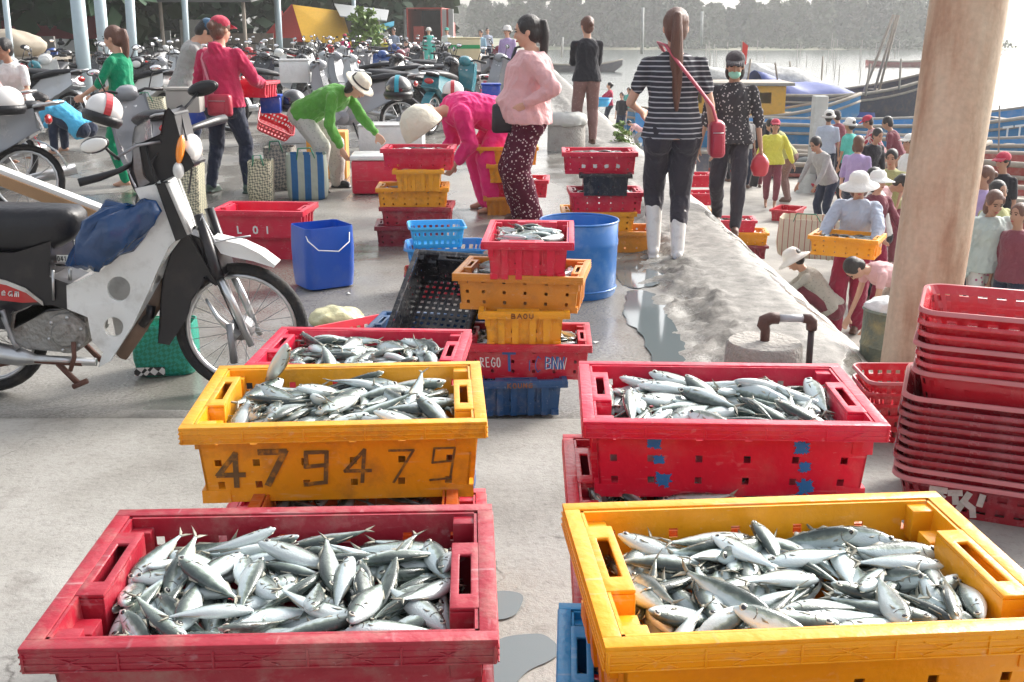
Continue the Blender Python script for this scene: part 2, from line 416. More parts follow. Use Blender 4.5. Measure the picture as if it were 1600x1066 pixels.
# ---------------------------------------------------------------- fish
def fish_mat():
    m = bpy.data.materials.new('fish_skin'); N, L = nodes(m); b = N['Principled BSDF']
    tc = N.new('ShaderNodeTexCoord'); sp = N.new('ShaderNodeSeparateXYZ'); L.new(tc.outputs['Object'], sp.inputs[0])
    n = N.new('ShaderNodeTexNoise'); n.inputs['Scale'].default_value = 90; n.inputs['Detail'].default_value = 3
    L.new(tc.outputs['Object'], n.inputs['Vector'])
    ad = N.new('ShaderNodeMath'); ad.operation = 'MULTIPLY_ADD'; ad.inputs[1].default_value = .010; L.new(n.outputs['Fac'], ad.inputs[0]); L.new(sp.outputs[2], ad.inputs[2])
    mr = N.new('ShaderNodeMapRange'); mr.inputs[1].default_value = -.013; mr.inputs[2].default_value = .019; L.new(ad.outputs[0], mr.inputs[0])
    cr = N.new('ShaderNodeValToRGB'); e = cr.color_ramp.elements
    e[0].position = 0; e[0].color = (.70, .76, .75, 1); e[1].position = 1; e[1].color = (.04, .055, .052, 1)
    for p_, c_ in ((.35, (.68, .77, .78, 1)), (.58, (.50, .60, .61, 1)), (.65, (.31, .37, .31, 1)), (.77, (.10, .13, .115, 1))):
        k = cr.color_ramp.elements.new(p_); k.color = c_
    L.new(mr.outputs[0], cr.inputs[0])
    oi = N.new('ShaderNodeObjectInfo'); hv = N.new('ShaderNodeHueSaturation')
    r2 = N.new('ShaderNodeMapRange'); r2.inputs[3].default_value = .68; r2.inputs[4].default_value = 1.12; L.new(oi.outputs['Random'], r2.inputs[0])
    L.new(r2.outputs[0], hv.inputs['Value']); L.new(cr.outputs[0], hv.inputs['Color'])
    L.new(hv.outputs[0], b.inputs['Base Color'])
    b.inputs['Metallic'].default_value = .15; b.inputs['Roughness'].default_value = .24; b.inputs['Coat Weight'].default_value = .35; b.inputs['Coat Roughness'].default_value = .12
    vo = N.new('ShaderNodeTexVoronoi'); vo.inputs['Scale'].default_value = 420; L.new(tc.outputs['Object'], vo.inputs['Vector'])
    bp = N.new('ShaderNodeBump'); bp.inputs['Strength'].default_value = .18; bp.inputs['Distance'].default_value = .002
    L.new(vo.outputs['Distance'], bp.inputs['Height']); L.new(bp.outputs[0], b.inputs['Normal'])
    return m
FM = fish_mat()
FIN = mat('fish_fin', (.30, .29, .23), .45, var=.3, scale=80); EYE = mat('fish_eye', (.01, .01, .012), .08, coat=1); IRIS = mat('fish_iris', (.62, .6, .5), .25, metal=.3)
GILL = mat('fish_gill', (.17, .16, .14), .4, var=.3, scale=70)
FL = .125
def fish_mesh(k, n=12):
    rnd = random.Random(k); mb = MB(); L_ = FL
    bend = rnd.uniform(-.16, .16); bz = rnd.uniform(-.06, .06)
    prof = [(0, .012, .010, -.01), (.03, .036, .028, -.008), (.09, .07, .048, -.004), (.17, .10, .064, 0), (.27, .124, .074, 0), (.4, .132, .077, 0), (.53, .119, .068, 0), (.65, .092, .051, .002), (.77, .06, .034, .004), (.87, .032, .019, .006), (.93, .022, .011, .006), (.95, .024, .007, .006)]
    def ax(s_):
        q = s_ - .45
        return V(((s_ - .5) * L_, bend * q * q * L_ * 1.6, bz * q * q * L_ * 1.6))
    rs = []
    for s_, hh, ww, oz in prof:
        c = ax(s_); c.z += oz * L_
        ring = []
        for j in range(n):
            a = 2 * pi * j / n; ca, sa = math.cos(a), math.sin(a)
            ring.append(c + V((0, ww * L_ * math.copysign(abs(ca) ** .85, ca), hh * L_ * sa * (1.0 if sa > 0 else 1.06))))
        rs.append(ring)
    mb.rings(rs)
    mb.cur = 1
    # forked tail, thin but solid
    t = ax(.95); 
    for s_ in (-1, 1):
        mb.add([t + V((0, -.0012, .002 * -s_)), t + V((0, .0012, .002 * -s_)), t + V((.011, .0008, s_ * .0105)), t + V((.0155, 0, s_ * .0145)), t + V((.008, 0, s_ * .003)), t + V((0, .0012, s_ * .003)), t + V((0, -.0012, s_ * .003)), t + V((.011, -.0008, s_ * .0105))],
               [(1, 4, 3, 2), (0, 7, 3, 4), (1, 2, 5), (0, 6, 7), (6, 5, 2, 7), (0, 4, 1)])
    # dorsal and anal fins, pectorals
    for (a0, a1, up, hh) in ((.33, .5, 1, .035), (.54, .82, 1, .02), (.56, .84, -1, .02)):
        p0, p1 = ax(a0), ax(a1); z0 = .125 if a0 < .5 else .1; z1 = .12 if a0 < .5 else .045
        A = p0 + V((0, 0, up * z0 * L_ * .97)); B_ = p1 + V((0, 0, up * z1 * L_ * .97)); Cc = p0 + (p1 - p0) * .35 + V((0, 0, up * (z0 + hh) * L_))
        mb.add([A + V((0, .0009, 0)), B_ + V((0, .0009, 0)), Cc, A - V((0, .0009, 0)), B_ - V((0, .0009, 0))], [(0, 1, 2), (4, 3, 2), (0, 3, 4, 1), (0, 2, 3), (1, 4, 2)])
    for s_ in (-1, 1):
        c = ax(.25); w = .072 * L_
        A = c + V((0, s_ * w, -.012 * L_)); B_ = c + V((.02 * L_, s_ * w, -.045 * L_)); D = c + V((.12 * L_, s_ * (w - .004 * L_), -.04 * L_))
        mb.add([A, B_, D, A + V((0, s_ * .0008, 0)), B_ + V((0, s_ * .0008, 0))], [(0, 1, 2), (4, 3, 2), (0, 3, 4, 1), (0, 2, 3), (1, 4, 2)])
        e = ax(.085) + V((0, s_ * .037 * L_, .018 * L_))
        mb.cur = 3; mb.ell(e, (.0054, .0016, .0054), n=10, m=4); mb.cur = 2; mb.ell(e + V((0, s_ * .0009, 0)), (.0038, .0013, .0038), n=8, m=4)
        mb.cur = 4
        g = [(.185 + .022 * math.sin(a), .055 * math.cos(a)) for a in (0.2, .9, 1.6, 2.3, 2.9)]
        for (q0, q1) in zip(g[:-1], g[1:]):
            f = lambda q: ax(q[0]) + V((0, s_ * (.066 * math.sqrt(max(.1, 1 - (q[1] / .105) ** 2))) * L_ + s_ * .0002, q[1] * L_))
            A, B_ = f(q0), f(q1); mb.tube([A, B_], .0007, 4)
        mb.cur = 1
    me = mb.mesh('fish', [FM, FIN, EYE, IRIS, GILL], smooth=True)
    return me
FISH = [fish_mesh(k) for k in range(8)]
FISH_LO = [fish_mesh(50 + k, 8) for k in range(3)]
class Stuff:
    def __init__(s): s.items = []
STUFF = Stuff()
def heap(cr, n, top, seed, label=None, group=None, sc=1.0, area=None, mound=.02, indiv=True, under=.5):
    """fish dropped one after another on a height grid inside crate cr"""
    rnd = random.Random(seed); X, Y = area or (CL / 2 - .050, CW / 2 - .042)
    cs = .008; nx, ny = int(2 * X / cs) + 1, int(2 * Y / cs) + 1
    gx = np.linspace(-X, X, nx); gy = np.linspace(-Y, Y, ny); GX, GY = np.meshgrid(gx, gy, indexing='ij')
    G = top - .028 + mound * (1 - (GX / X) ** 2) * (1 - (GY / Y) ** 2) + 0 * GX
    bpy.context.view_layer.update(); M = cr.matrix_world.copy()
    out = []
    nu_ = int(n * under)
    for k in range(n):
        best = None
        for tr in range(9):
            fs = sc * rnd.uniform(.88, 1.12); l = FL * fs
            yaw = rnd.gauss(.4, 1.1) if rnd.random() < .75 else rnd.uniform(-pi, pi)
            if rnd.random() < .5: yaw += pi
            dx, dy = math.cos(yaw), math.sin(yaw); ex, ey = abs(dx) * l * .46, abs(dy) * l * .46
            if ex > X - .005 or ey > Y - .005: continue
            x, y = rnd.uniform(-X + ex, X - ex), rnd.uniform(-Y + ey, Y - ey)
            hs = []
            for q in (-.42, -.25, 0, .22, .4):
                i = min(nx - 1, max(0, int(round((x + dx * q * l + X) / cs)))); j = min(ny - 1, max(0, int(round((y + dy * q * l + Y) / cs))))
                hs.append((q, G[i, j]))
            hb = max(h for q, h in hs[:2]); hf = max(h for q, h in hs[3:]); hm = hs[2][1]
            sl = max(-.32, min(.32, (hf - hb) / (.62 * l)))
            z = max(h - sl * q * l for q, h in hs)
            mean = sum(h for q, h in hs) / 5
            score = z + .3 * (z - mean)
            if best is None or score < best[0]: best = (score, fs, l, yaw, x, y, sl, z)
        if best is None: continue
        _, fs, l, yaw, x, y, sl, z = best
        dx, dy = math.cos(yaw), math.sin(yaw)
        T = (GX - x) * dx + (GY - y) * dy; S_ = -(GX - x) * dy + (GY - y) * dx
        rad = .118 * l * np.clip(1 - (T / (.52 * l)) ** 2, 0, 1) ** .7
        msk = (np.abs(S_) < rad) & (np.abs(T) < .48 * l)
        th = .105 * l * np.sqrt(np.clip(1 - (S_ / (rad + 1e-6)) ** 2, 0, 1))
        G = np.where(msk, np.maximum(G, z + sl * T + th), G)
        roll = (1 if rnd.random() < .5 else -1) * (pi / 2 - rnd.gauss(.22, .42))
        if yaw % (2 * pi) > 0: pass
        Q = Matrix.Rotation(yaw, 4, 'Z') @ Matrix.Rotation(-math.atan(sl), 4, 'Y') @ Matrix.Rotation(roll, 4, 'X')
        W_ = M @ Matrix.Translation((x, y, z + .05 * l)) @ Q @ Matrix.Scale(fs, 4)
        if k < nu_ or not indiv: STUFF.items.append((W_, rnd.randrange(3)))
        else:
            o = bpy.data.objects.new('fish', FISH[rnd.randrange(8)]); C.objects.link(o); o.matrix_world = W_
            tag(o, label, 'fish', group); out.append(o)
    return out
def one_fish(loc, rot, label, sc=1, k=0, group=None):
    o = bpy.data.objects.new('fish', FISH[k]); C.objects.link(o); o.location = loc; o.rotation_euler = rot; o.scale = (sc,) * 3
    return tag(o, label, 'fish', group)
def flush_stuff():
    vs, fs, mi = [], [], []; o = 0
    data = []
    for me in FISH_LO:
        co = np.empty(len(me.vertices) * 3); me.vertices.foreach_get('co', co)
        data.append((co.reshape(-1, 3), [tuple(p.vertices) for p in me.polygons], [p.material_index for p in me.polygons]))
    # each fish keeps its own belly-to-back height in an attribute that drives the skin colour
    locz = []
    for W_, k in STUFF.items:
        co, f, m = data[k]; A = np.array(W_.to_3x3()); t = np.array(W_.translation)
        w = co @ A.T + t; vs.append(w); locz.append(co[:, 2]); fs += [tuple(i + o for i in q) for q in f]; mi += m; o += len(co)
    me = bpy.data.meshes.new('small_fish'); me.from_pydata(np.concatenate(vs).tolist(), [], fs)
    at = me.attributes.new('locz', 'FLOAT', 'POINT'); at.data.foreach_set('value', np.concatenate(locz))
    m2 = FM.copy(); m2.name = 'fish_skin_far'
    N, L = m2.node_tree.nodes, m2.node_tree.links
    an = N.new('ShaderNodeAttribute'); an.attribute_name = 'locz'
    for n in N:
        if n.type == 'MATH': L.new(an.outputs['Fac'], n.inputs[2])
    for m in (m2, FIN, EYE, IRIS, GILL): me.materials.append(m)
    me.polygons.foreach_set('material_index', mi); me.polygons.foreach_set('use_smooth', [True] * len(fs)); me.update()
    ob = bpy.data.objects.new('small_fish', me); C.objects.link(ob)
    tag(ob, 'small silver fish heaped in the crates and filling gaps under larger fish', 'fish', kind='stuff')
    return ob
# ---------------------------------------------------------------- people
SKIN = mat('skin', (.62, .36, .25), .55, var=.08, scale=12, sss=.15); SKIND = mat('skin_tan', (.42, .23, .15), .55, var=.08, scale=12, sss=.15)
HAIRK = mat('hair_black', (.018, .014, .013), .4, var=.4, scale=120, stretch=(1, 1, .08), bump=.5, bscale=160); HAIRB = mat('hair_brown', (.13, .055, .035), .4, var=.45, scale=120, stretch=(1, 1, .08), bump=.5, bscale=160)
LIP = mat('lips', (.4, .1, .09), .45); EYEW = mat('eye_dark', (.02, .015, .012), .2)
RUBW = mat('boot_white', (.75, .72, .68), .4, dirt=(.25, .2, .15), dirtamt=.5, dscale=12); RUBK = mat('boot_black', (.015, .015, .017), .35); RUBG = mat('boot_green', (.05, .09, .07), .35)
SAND = mat('sandal_brown', (.12, .06, .04), .6)

def ik(a, b, l1, l2, pole):
    a, b = V(a), V(b); d = b - a; L_ = d.length
    if L_ > (l1 + l2) * .995: b = a + d.normalized() * (l1 + l2) * .995; d = b - a; L_ = d.length
    if L_ < abs(l1 - l2) + .02: L_ = abs(l1 - l2) + .02; b = a + d.normalized() * L_; d = b - a
    c = (l1 * l1 - l2 * l2 + L_ * L_) / (2 * L_); h = math.sqrt(max(0, l1 * l1 - c * c))
    dn = d.normalized(); p = V(pole); p = (p - dn * p.dot(dn)); p = p.normalized() if p.length > 1e-4 else V((0, 1, 0))
    return a + dn * c + p * h, b

def skeleton(H, lean=0, side=0, pel=None, feet=None, hands=None, twist=0, nod=0, turn=0, curve=0, kneepole=None, elbowpole=None):
    J = {}
    pz = pel[2] if pel else .525
    J['pel'] = V((pel[0], pel[1], pz) if pel else (0, 0, pz)) * H
    up = V((math.sin(side), math.sin(lean) * math.cos(side), math.cos(lean) * math.cos(side))).normalized()
    up1 = V((math.sin(side), math.sin(lean + curve) * math.cos(side), math.cos(lean + curve) * math.cos(side))).normalized()
    rt = V((1, 0, 0)); rt = (rt - up * rt.dot(up)).normalized()
    rts = (Matrix.Rotation(twist, 3, up1) @ (V((1, 0, 0)) - up1 * up1.x).normalized())
    J['mid'] = J['pel'] + up * .14 * H
    J['chest'] = J['mid'] + up1 * .11 * H; J['neck'] = J['chest'] + up1 * .06 * H
    J['up'], J['up1'], J['rt'], J['rts'] = up, up1, rt, rts
    J['fw'] = up.cross(rt) * 1.0; J['fw1'] = up1.cross(rts)
    hl = lean + curve + nod
    J['hup'] = V((math.sin(side * .4), math.sin(hl), math.cos(hl))).normalized()
    J['hrt'] = (Matrix.Rotation(turn + twist, 3, J['hup']) @ (V((1, 0, 0)) - J['hup'] * J['hup'].x).normalized()); J['hfw'] = J['hup'].cross(J['hrt'])
    J['head'] = J['neck'] + up1 * .025 * H + J['hup'] * .078 * H + J['hfw'] * .012 * H
    for k, s in (('L', -1), ('R', 1)):
        J['sh' + k] = J['neck'] - up1 * .036 * H + rts * s * .103 * H
        J['hip' + k] = J['pel'] - up * .012 * H + rt * s * .052 * H
        h = (hands or {}).get(k)
        tgt = V(h) * H if h else J['sh' + k] + V((s * .035, .03, -.325)) * H
        ep = (elbowpole or {}).get(k, (s * .5, -1, -.2))
        J['el' + k], J['wr' + k] = ik(J['sh' + k], tgt, .172 * H, .155 * H, ep)
        f = (feet or {}).get(k, (s * .06, 0, 0)); at = V((f[0], f[1], f[2] + .045)) * H
        kp = (kneepole or {}).get(k, (s * .12, 1, .1))
        J['kn' + k], J['an' + k] = ik(J['hip' + k], at, .245 * H, .245 * H, kp)
        J['toe' + k] = f[3] if len(f) > 3 else 0
    return J
def oval(c, a, b, ra, rb, n=14, sq=.9):
    out = []
    for j in range(n):
        t = 2 * pi * j / n; x, y = math.cos(t), math.sin(t)
        out.append(c + a * ra * math.copysign(abs(x) ** sq, x) + b * rb * math.copysign(abs(y) ** sq, y))
    return out
TORSO = [(-.07, .098, .074), (-.02, .108, .082), (.03, .104, .078), (.08, .092, .068), (.14, .084, .063), (.20, .090, .068), (.25, .092, .068), (.285, .080, .054), (.305, .055, .042), (.318, .034, .034), (.34, .03, .033)]
def torso(mb, J, H, lo=-.07, hi=.34, gx=0, flare=0, bust=0, belly=0, wid=1):
    rs = []
    for s, rx, ry in TORSO:
        if s < lo - 1e-6 or s > hi + 1e-6: continue
        if s <= .14: c = J['pel'] + J['up'] * s * H; a, b = J['rt'], J['fw']
        else: c = J['mid'] + J['up1'] * (s - .14) * H; a, b = J['rts'], J['fw1']
        k = max(0, (.10 - s)) / .17 * flare
        f = b * ((belly * H * max(0, 1 - abs(s - .09) / .09)) + bust * H * max(0, 1 - abs(s - .22) / .06)) * .5
        rs.append(oval(c + f, a, b, (rx * wid + k) * H + gx, (ry * wid + k) * H + gx + f.length))
    mb.rings(rs)
def hand(mb, wr, d, pd, side, H, curl=.5, near=True):
    """palm, four bent fingers and a thumb; d = direction of the forearm, pd = palm normal"""
    d = d.normalized(); pd = (pd - d * pd.dot(d)).normalized(); sd = d.cross(pd)
    k = H / 1.6
    mb.cap(wr - d * .01, .019 * k, wr + d * .02 * k, .02 * k, 8)
    rs = [oval(wr + d * t * k, sd, pd, w * k, h * k, 10) for t, w, h in ((.0, .022, .016), (.03, .034, .016), (.06, .039, .015), (.082, .037, .012))]
    mb.rings(rs)
    for i, (o, l) in enumerate(((-.028, .062), (-.0095, .072), (.0095, .068), (.027, .054))):
        p = wr + d * .078 * k + sd * o * k; a = 0; q = p; rr = .0085 * k
        for j, fl in enumerate((.45, .32, .26)):
            a += curl * (.55 if j == 0 else .75); dd = d * math.cos(a) + pd * math.sin(a) + sd * o * 1.5
            q2 = q + dd.normalized() * l * fl * k; mb.cap(q, rr, q2, rr * .9, 6); q = q2; rr *= .9
    t0 = wr + d * .022 * k - sd * side * .028 * k
    t1 = t0 + (d * .7 - sd * side * .75 + pd * .35).normalized() * .036 * k; t2 = t1 + (d * .95 - sd * side * .15 + pd * .35).normalized() * .03 * k
    mb.cap(t0, .012 * k, t1, .010 * k, 6); mb.cap(t1, .010 * k, t2, .008 * k, 6)
def person(label, loc, yaw, H=1.6, skin=None, top=None, bottom=None, sleeve=1.0, pants=1.0, hair='pony', hairm=None, hat=None, hatm=None, shoes=None, det=1, wid=1.0, hem=-.06, flare=.0, loose=.004, legloose=.008,
           bust=.012, belly=0, palms=None, group=None, mask=None, curl=.5, hood=False, cat='person', **kw):
    skin = skin or SKIN; hairm = hairm or HAIRK
    rt_ = thing('person', label, cat, loc, R(yaw), group)
    J = skeleton(H, **kw); vx = {2: .0085, 1: .012, 0: .02}[det]
    mb = MB(); k = H / 1.6
    torso(mb, J, H, lo=-.02, gx=-.012, wid=wid, belly=belly)
    for s, q in (('L', -1), ('R', 1)):
        mb.cap(J['sh' + s], .036 * k * wid, J['el' + s], .031 * k, 10); mb.cap(J['el' + s], .030 * k, J['wr' + s], .021 * k, 10)
        d = (J['wr' + s] - J['el' + s]); pd = V((palms or {}).get(s, (-q, .2, 0)))
        hand(mb, J['wr' + s], d, pd, q, H, curl)
        mb.cap(J['hip' + s], .07 * k * wid, J['kn' + s], .044 * k, 10); mb.cap(J['kn' + s], .044 * k, J['kn' + s].lerp(J['an' + s], .35) + V((0, -.008, 0)), .048 * k, 10); mb.cap(J['kn' + s].lerp(J['an' + s], .35), .046 * k, J['an' + s], .028 * k, 10)
        a = J['toe' + s]; fd = V((math.sin(a), math.cos(a), 0)); an = J['an' + s]
        mb.cap(an - fd * .03 * k - V((0, 0, .035 * k)), .027 * k, an + fd * .09 * k - V((0, 0, .048 * k)), .024 * k, 8); mb.cap(an, .03 * k, an + fd * .07 * k - V((0, 0, .04 * k)), .026 * k, 8)
        mb.cap(an + fd * .09 * k - V((0, 0, .05 * k)), .027 * k, an + fd * .135 * k - V((0, 0, .055 * k)), .018 * k, 8)
    # head
    hc, hu, hf, hr = J['head'], J['hup'], J['hfw'], J['hrt']
    Rm = Matrix((hr, hf, hu)).transposed()
    at = lambda x, y, z: hc + (hr * x + hf * y + hu * z) * k
    mb.cap(J['neck'] - J['up1'] * .03 * H, .052 * k, at(0, -.01, -.07), .047 * k, 10)
    mb.ell(at(0, -.008, .025), (.073 * k, .093 * k, .088 * k), Rm); mb.ell(at(0, .018, -.03), (.060 * k, .073 * k, .078 * k), Rm); mb.ell(at(0, .045, -.085), (.033 * k, .035 * k, .026 * k), Rm, 8, 6)
    mb.cap(at(0, .082, .012), .009 * k, at(0, .101, -.026), .013 * k, 6)
    for q in (-1, 1): mb.ell(at(q * .074, -.005, -.008), (.010 * k, .022 * k, .03 * k), Rm, 8, 6); mb.ell(at(q * .034, .066, -.025), (.02 * k, .018 * k, .02 * k), Rm, 8, 6)
    mb.build('body', skin, rt_, smooth=True, voxel=vx, smit=3 if det == 2 else 2)
    mb = MB()
    for q in (-1, 1): mb.ell(at(q * .031, .083, .012), (.014 * k, .008 * k, .006 * k), Rm, 8, 5); mb.tube([at(q * .014, .0895, .030), at(q * .032, .088, .035), at(q * .05, .076, .029)], .0035 * k, 5)
    mb.build('eyes', EYEW, rt_, smooth=True)
    if mask is None: MB().ell(at(0, .087, -.058), (.021 * k, .010 * k, .008 * k), Rm, 8, 5).build('mouth', LIP, rt_, smooth=True)
    else:
        mb = MB(); mb.ell(at(0, .055, -.062), (.055 * k, .052 * k, .042 * k), Rm, 12, 8); mb.build('face_mask', mask, rt_, smooth=True)
    # hair
    if hair:
        mb = MB(); mb.ell(at(0, -.022, .038), (.083 * k, .098 * k, .092 * k), Rm); mb.ell(at(0, -.045, -.015), (.076 * k, .068 * k, .085 * k), Rm)
        for q in (-1, 1): mb.ell(at(q * .066, .008, .03), (.018 * k, .05 * k, .05 * k), Rm, 8, 6)
        if hair == 'pony':
            b0 = at(0, -.10, .06); g = V((0, 0, -1)); bk = -J['fw1']
            mb.tube([b0, b0 + bk * .04 * k, b0 + bk * .05 * k + g * .08 * k, b0 + bk * .045 * k + g * .2 * k, b0 + bk * .03 * k + g * .32 * k, b0 + bk * .03 * k + g * .38 * k], [.022 * k, .03 * k, .038 * k, .036 * k, .024 * k, .008 * k], 10)
        elif hair == 'longpony':
            b0 = at(0, -.085, .085); g = V((0, 0, -1)); bk = -J['fw1']
            mb.tube([b0, b0 + bk * .035 * k, b0 + bk * .055 * k + g * .1 * k, b0 + bk * .05 * k + g * .25 * k, b0 + bk * .04 * k + g * .42 * k + V((.01, 0, 0)), b0 + bk * .05 * k + g * .6 * k + V((.015, 0, 0))], [.02 * k, .026 * k, .036 * k, .045 * k, .04 * k, .012 * k], 10)
        elif hair == 'bun': mb.ell(at(0, -.13, .02), (.04 * k, .035 * k, .04 * k), Rm, 8, 6)
        elif hair == 'bob':
            for q in (-1, 0, 1): mb.ell(at(q * .045, -.05 + .02 * abs(q), -.06), (.045 * k, .045 * k, .08 * k), Rm, 8, 6)
        mb.build('hair', hairm, rt_, smooth=True, voxel=vx, smit=2)
    # clothes
    if top:
        mb = MB(); torso(mb, J, H, lo=hem, hi=.318, gx=.006 + loose, flare=flare, bust=bust, belly=belly, wid=wid)
        if sleeve >= 0:
            for s, q in (('L', -1), ('R', 1)):
                sh, el, wr = J['sh' + s], J['el' + s], J['wr' + s]; r0 = (.043 + loose) * k * wid
                f1 = min(1, sleeve * 2); e1 = sh.lerp(el, f1); mb.cap(J['neck'] - J['up1'] * .028 * H, .036 * k, sh, r0 * .94, 10); mb.cap(sh, r0, e1, (.041 + loose) * k, 10)
                if sleeve > .5:
                    e2 = el.lerp(wr, (sleeve - .5) * 2 * .97); mb.cap(el, (.040 + loose) * k, e2, (.029 + loose * .7) * k, 10)
        if hood: mb.ell(J['neck'] - J['fw1'] * .05 * H, (.075 * k, .06 * k, .07 * k))
        mb.build('shirt', top, rt_, smooth=True, voxel=vx, smit=3, wr=(.006, .009, .014)[det])
    if bottom:
        mb = MB(); torso(mb, J, H, lo=-.02, hi=.08, gx=.003, wid=wid)
        for q in (-1, 1): mb.ell(J['pel'] + J['rt'] * q * .05 * H * wid - J['fw'] * .014 * H - J['up'] * .026 * H, (.058 * H * wid, .062 * H * wid, .066 * H))
        for s, q in (('L', -1), ('R', 1)):
            hp, kn, an = J['hip' + s], J['kn' + s], J['an' + s]; r0 = (.094 * wid) * k; f = min(1, pants * 2)
            mb.cap(hp, r0, hp.lerp(kn, f), (.060 + legloose) * k, 12)
            if pants > .5:
                e = kn.lerp(an, min(1, (pants - .5) * 2)); mb.cap(kn, (.060 + legloose) * k, kn.lerp(e, .45) - V((0, .008, 0)), (.056 + legloose) * k, 12); mb.cap(kn.lerp(e, .45), (.055 + legloose) * k, e, (.040 + legloose) * k + .014 * k * (1 - (pants - .5) * 2), 12)
        mb.build('trousers', bottom, rt_, smooth=True, voxel=vx, smit=3, wr=.009 if det == 2 else .006)
    if shoes:
        m, kind = shoes
        for s, q in (('L', -1), ('R', 1)):
            mb = MB(); a = J['toe' + s]; fd = V((math.sin(a), math.cos(a), 0)); an = J['an' + s]
            if kind == 'boot':
                mb.cap(an + (J['kn' + s] - an) * .72, .060 * k, an, .044 * k, 12)
            mb.cap(an - fd * .03 * k - V((0, 0, .02 * k)), .036 * k, an + fd * .11 * k - V((0, 0, .036 * k)), .036 * k, 10)
            mb.box(an + fd * .045 * k - V((0, 0, .062 * k)), (.075 * k, .22 * k, .018 * k), rot=rotm(-a, 'Z'))
            mb.build('boot' if kind == 'boot' else 'shoe', m, rt_, smooth=True, voxel=max(vx, .01), smit=2)
    if hat:
        mb = MB(); c = at(0, -.012, .055)
        if hat == 'cap':
            mb.ell(c, (.088 * k, .102 * k, .078 * k), Rm, 16, 10)
            vv = []; n_ = 9
            for i in range(n_):
                a = -1.05 + 2.1 * i / (n_ - 1); vv.append((at(.083 * math.sin(a), .083 * math.cos(a), .056), at(.085 * math.sin(a), .088 + .085 * math.cos(a), .038 - .012 * abs(a))))
            for i in range(n_ - 1): mb.slab(vv[i][0], vv[i + 1][0], vv[i + 1][1], vv[i][1], hu * .006)
        elif hat in ('brim', 'floppy', 'bucket'):
            rb, dp = {'brim': (.165, .012), 'floppy': (.19, .05), 'bucket': (.13, .035)}[hat]
            pf = [(.02, .085), (.06, .078), (.088, .05), (.098, 0), (.1, -.012), (.13, -.012 - dp * .4), (rb, -.012 - dp)]
            pf2 = [(r, z - .005) for r, z in reversed(pf)]
            pr = [(0.001, .087)] + pf + pf2 + [(0.001, .08)]
            mb.lathe([(r * k, (z + .02) * k) for r, z in pr], at(0, -.005, .03), 28, rot=Rm @ (rotm(.12, 'X')))
        o = mb.build('hat', hatm, rt_, smooth=True)
        if hat == 'brim':
            MB().lathe([(.098 * k, .024 * k), (.1005 * k, .022 * k), (.103 * k, .0 * k), (.099 * k, -.001 * k)], at(0, -.005, .03), 28, rot=Rm @ rotm(.12, 'X')).build('hat_band', HAIRK, o, smooth=True)
    rt_['_'] = 0; del rt_['_']
    return rt_, J
def wpt(root, p):
    return Matrix.Translation(root.location) @ root.rotation_euler.to_matrix().to_4x4() @ V(p)

# ---------------------------------------------------------------- motorbikes
TYRE = mat('tyre_rubber', (.012, .012, .013), .75, dirt=(.12, .1, .08), dirtamt=.5, dscale=14, bump=.3, bscale=90); CHROME = mat('chrome', (.55, .56, .57), .28, metal=.9, dirt=(.25, .17, .1), dirtamt=.5)
STEEL = mat('grey_metal', (.3, .3, .31), .45, metal=.7, dirt=(.16, .1, .06), dirtamt=.6); BPL = mat('black_plastic', (.008, .008, .010), .38, dirt=(.08, .07, .06), dirtamt=.25)
SEATM = mat('seat_vinyl', (.008, .008, .011), .42, bump=.25, bscale=30, dirt=(.05, .045, .045), dirtamt=.3); BROWNM = mat('rusty_stand', (.11, .045, .03), .7, var=.4, scale=30)
MIR = mat('mirror_glass', (.9, .9, .92), .05, metal=1); LENSW = mat('lamp_lens', (.75, .75, .72), .15, coat=1); LENSO = mat('indicator_orange', (.95, .28, .02), .2, coat=1); LENSR = mat('tail_lamp_red', (.5, .01, .01), .2, coat=1)
BIKEC = {n: mat('bike_' + n, c, .22, coat=.7, var=.05, dirt=(.3, .27, .22), dirtamt=.3) for n, c in
         dict(red=(.5, .012, .02), blue=(.02, .08, .3), grey=(.25, .26, .28), black=(.02, .02, .024), white=(.68, .68, .66), maroon=(.2, .01, .03), teal=(.02, .2, .25), silver=(.45, .47, .49)).items()}
def wheel(parent, c, r, n=28, spokes=18, lo=False):
    w = thing('wheel', None, None, (c[0], 0, c[2])); w.parent = parent
    for k in ('label', 'category'):
        if k in w: del w[k]
    MB().torus((0, 0, 0), r - .026, .026, 'y', n, 8, .95).build('tyre', TYRE, w, smooth=True)
    mb = MB(); mb.torus((0, 0, 0), r - .055, .012, 'y', n, 6, 1.4)
    mb.build('rim', CHROME, w, smooth=True)
    mb = MB()
    for i in range(spokes):
        a = 2 * pi * i / spokes; a2 = a + (.5 if i % 2 else -.5)
        mb.tube([(.03 * math.cos(a2), .02 * (1 if i % 2 else -1), .03 * math.sin(a2)), ((r - .06) * math.cos(a), 0, (r - .06) * math.sin(a))], .0016 if not lo else .003, 4)
    mb.build('spokes', CHROME, w)
    mb = MB(); mb.lathe([(.001, -.05), (.045, -.045), (.055, -.02), (.05, .02), (.04, .05), (.001, .055)], n=16, rot=rotm(pi / 2, 'X')); mb.build('hub', STEEL, w, smooth=True)
    return w
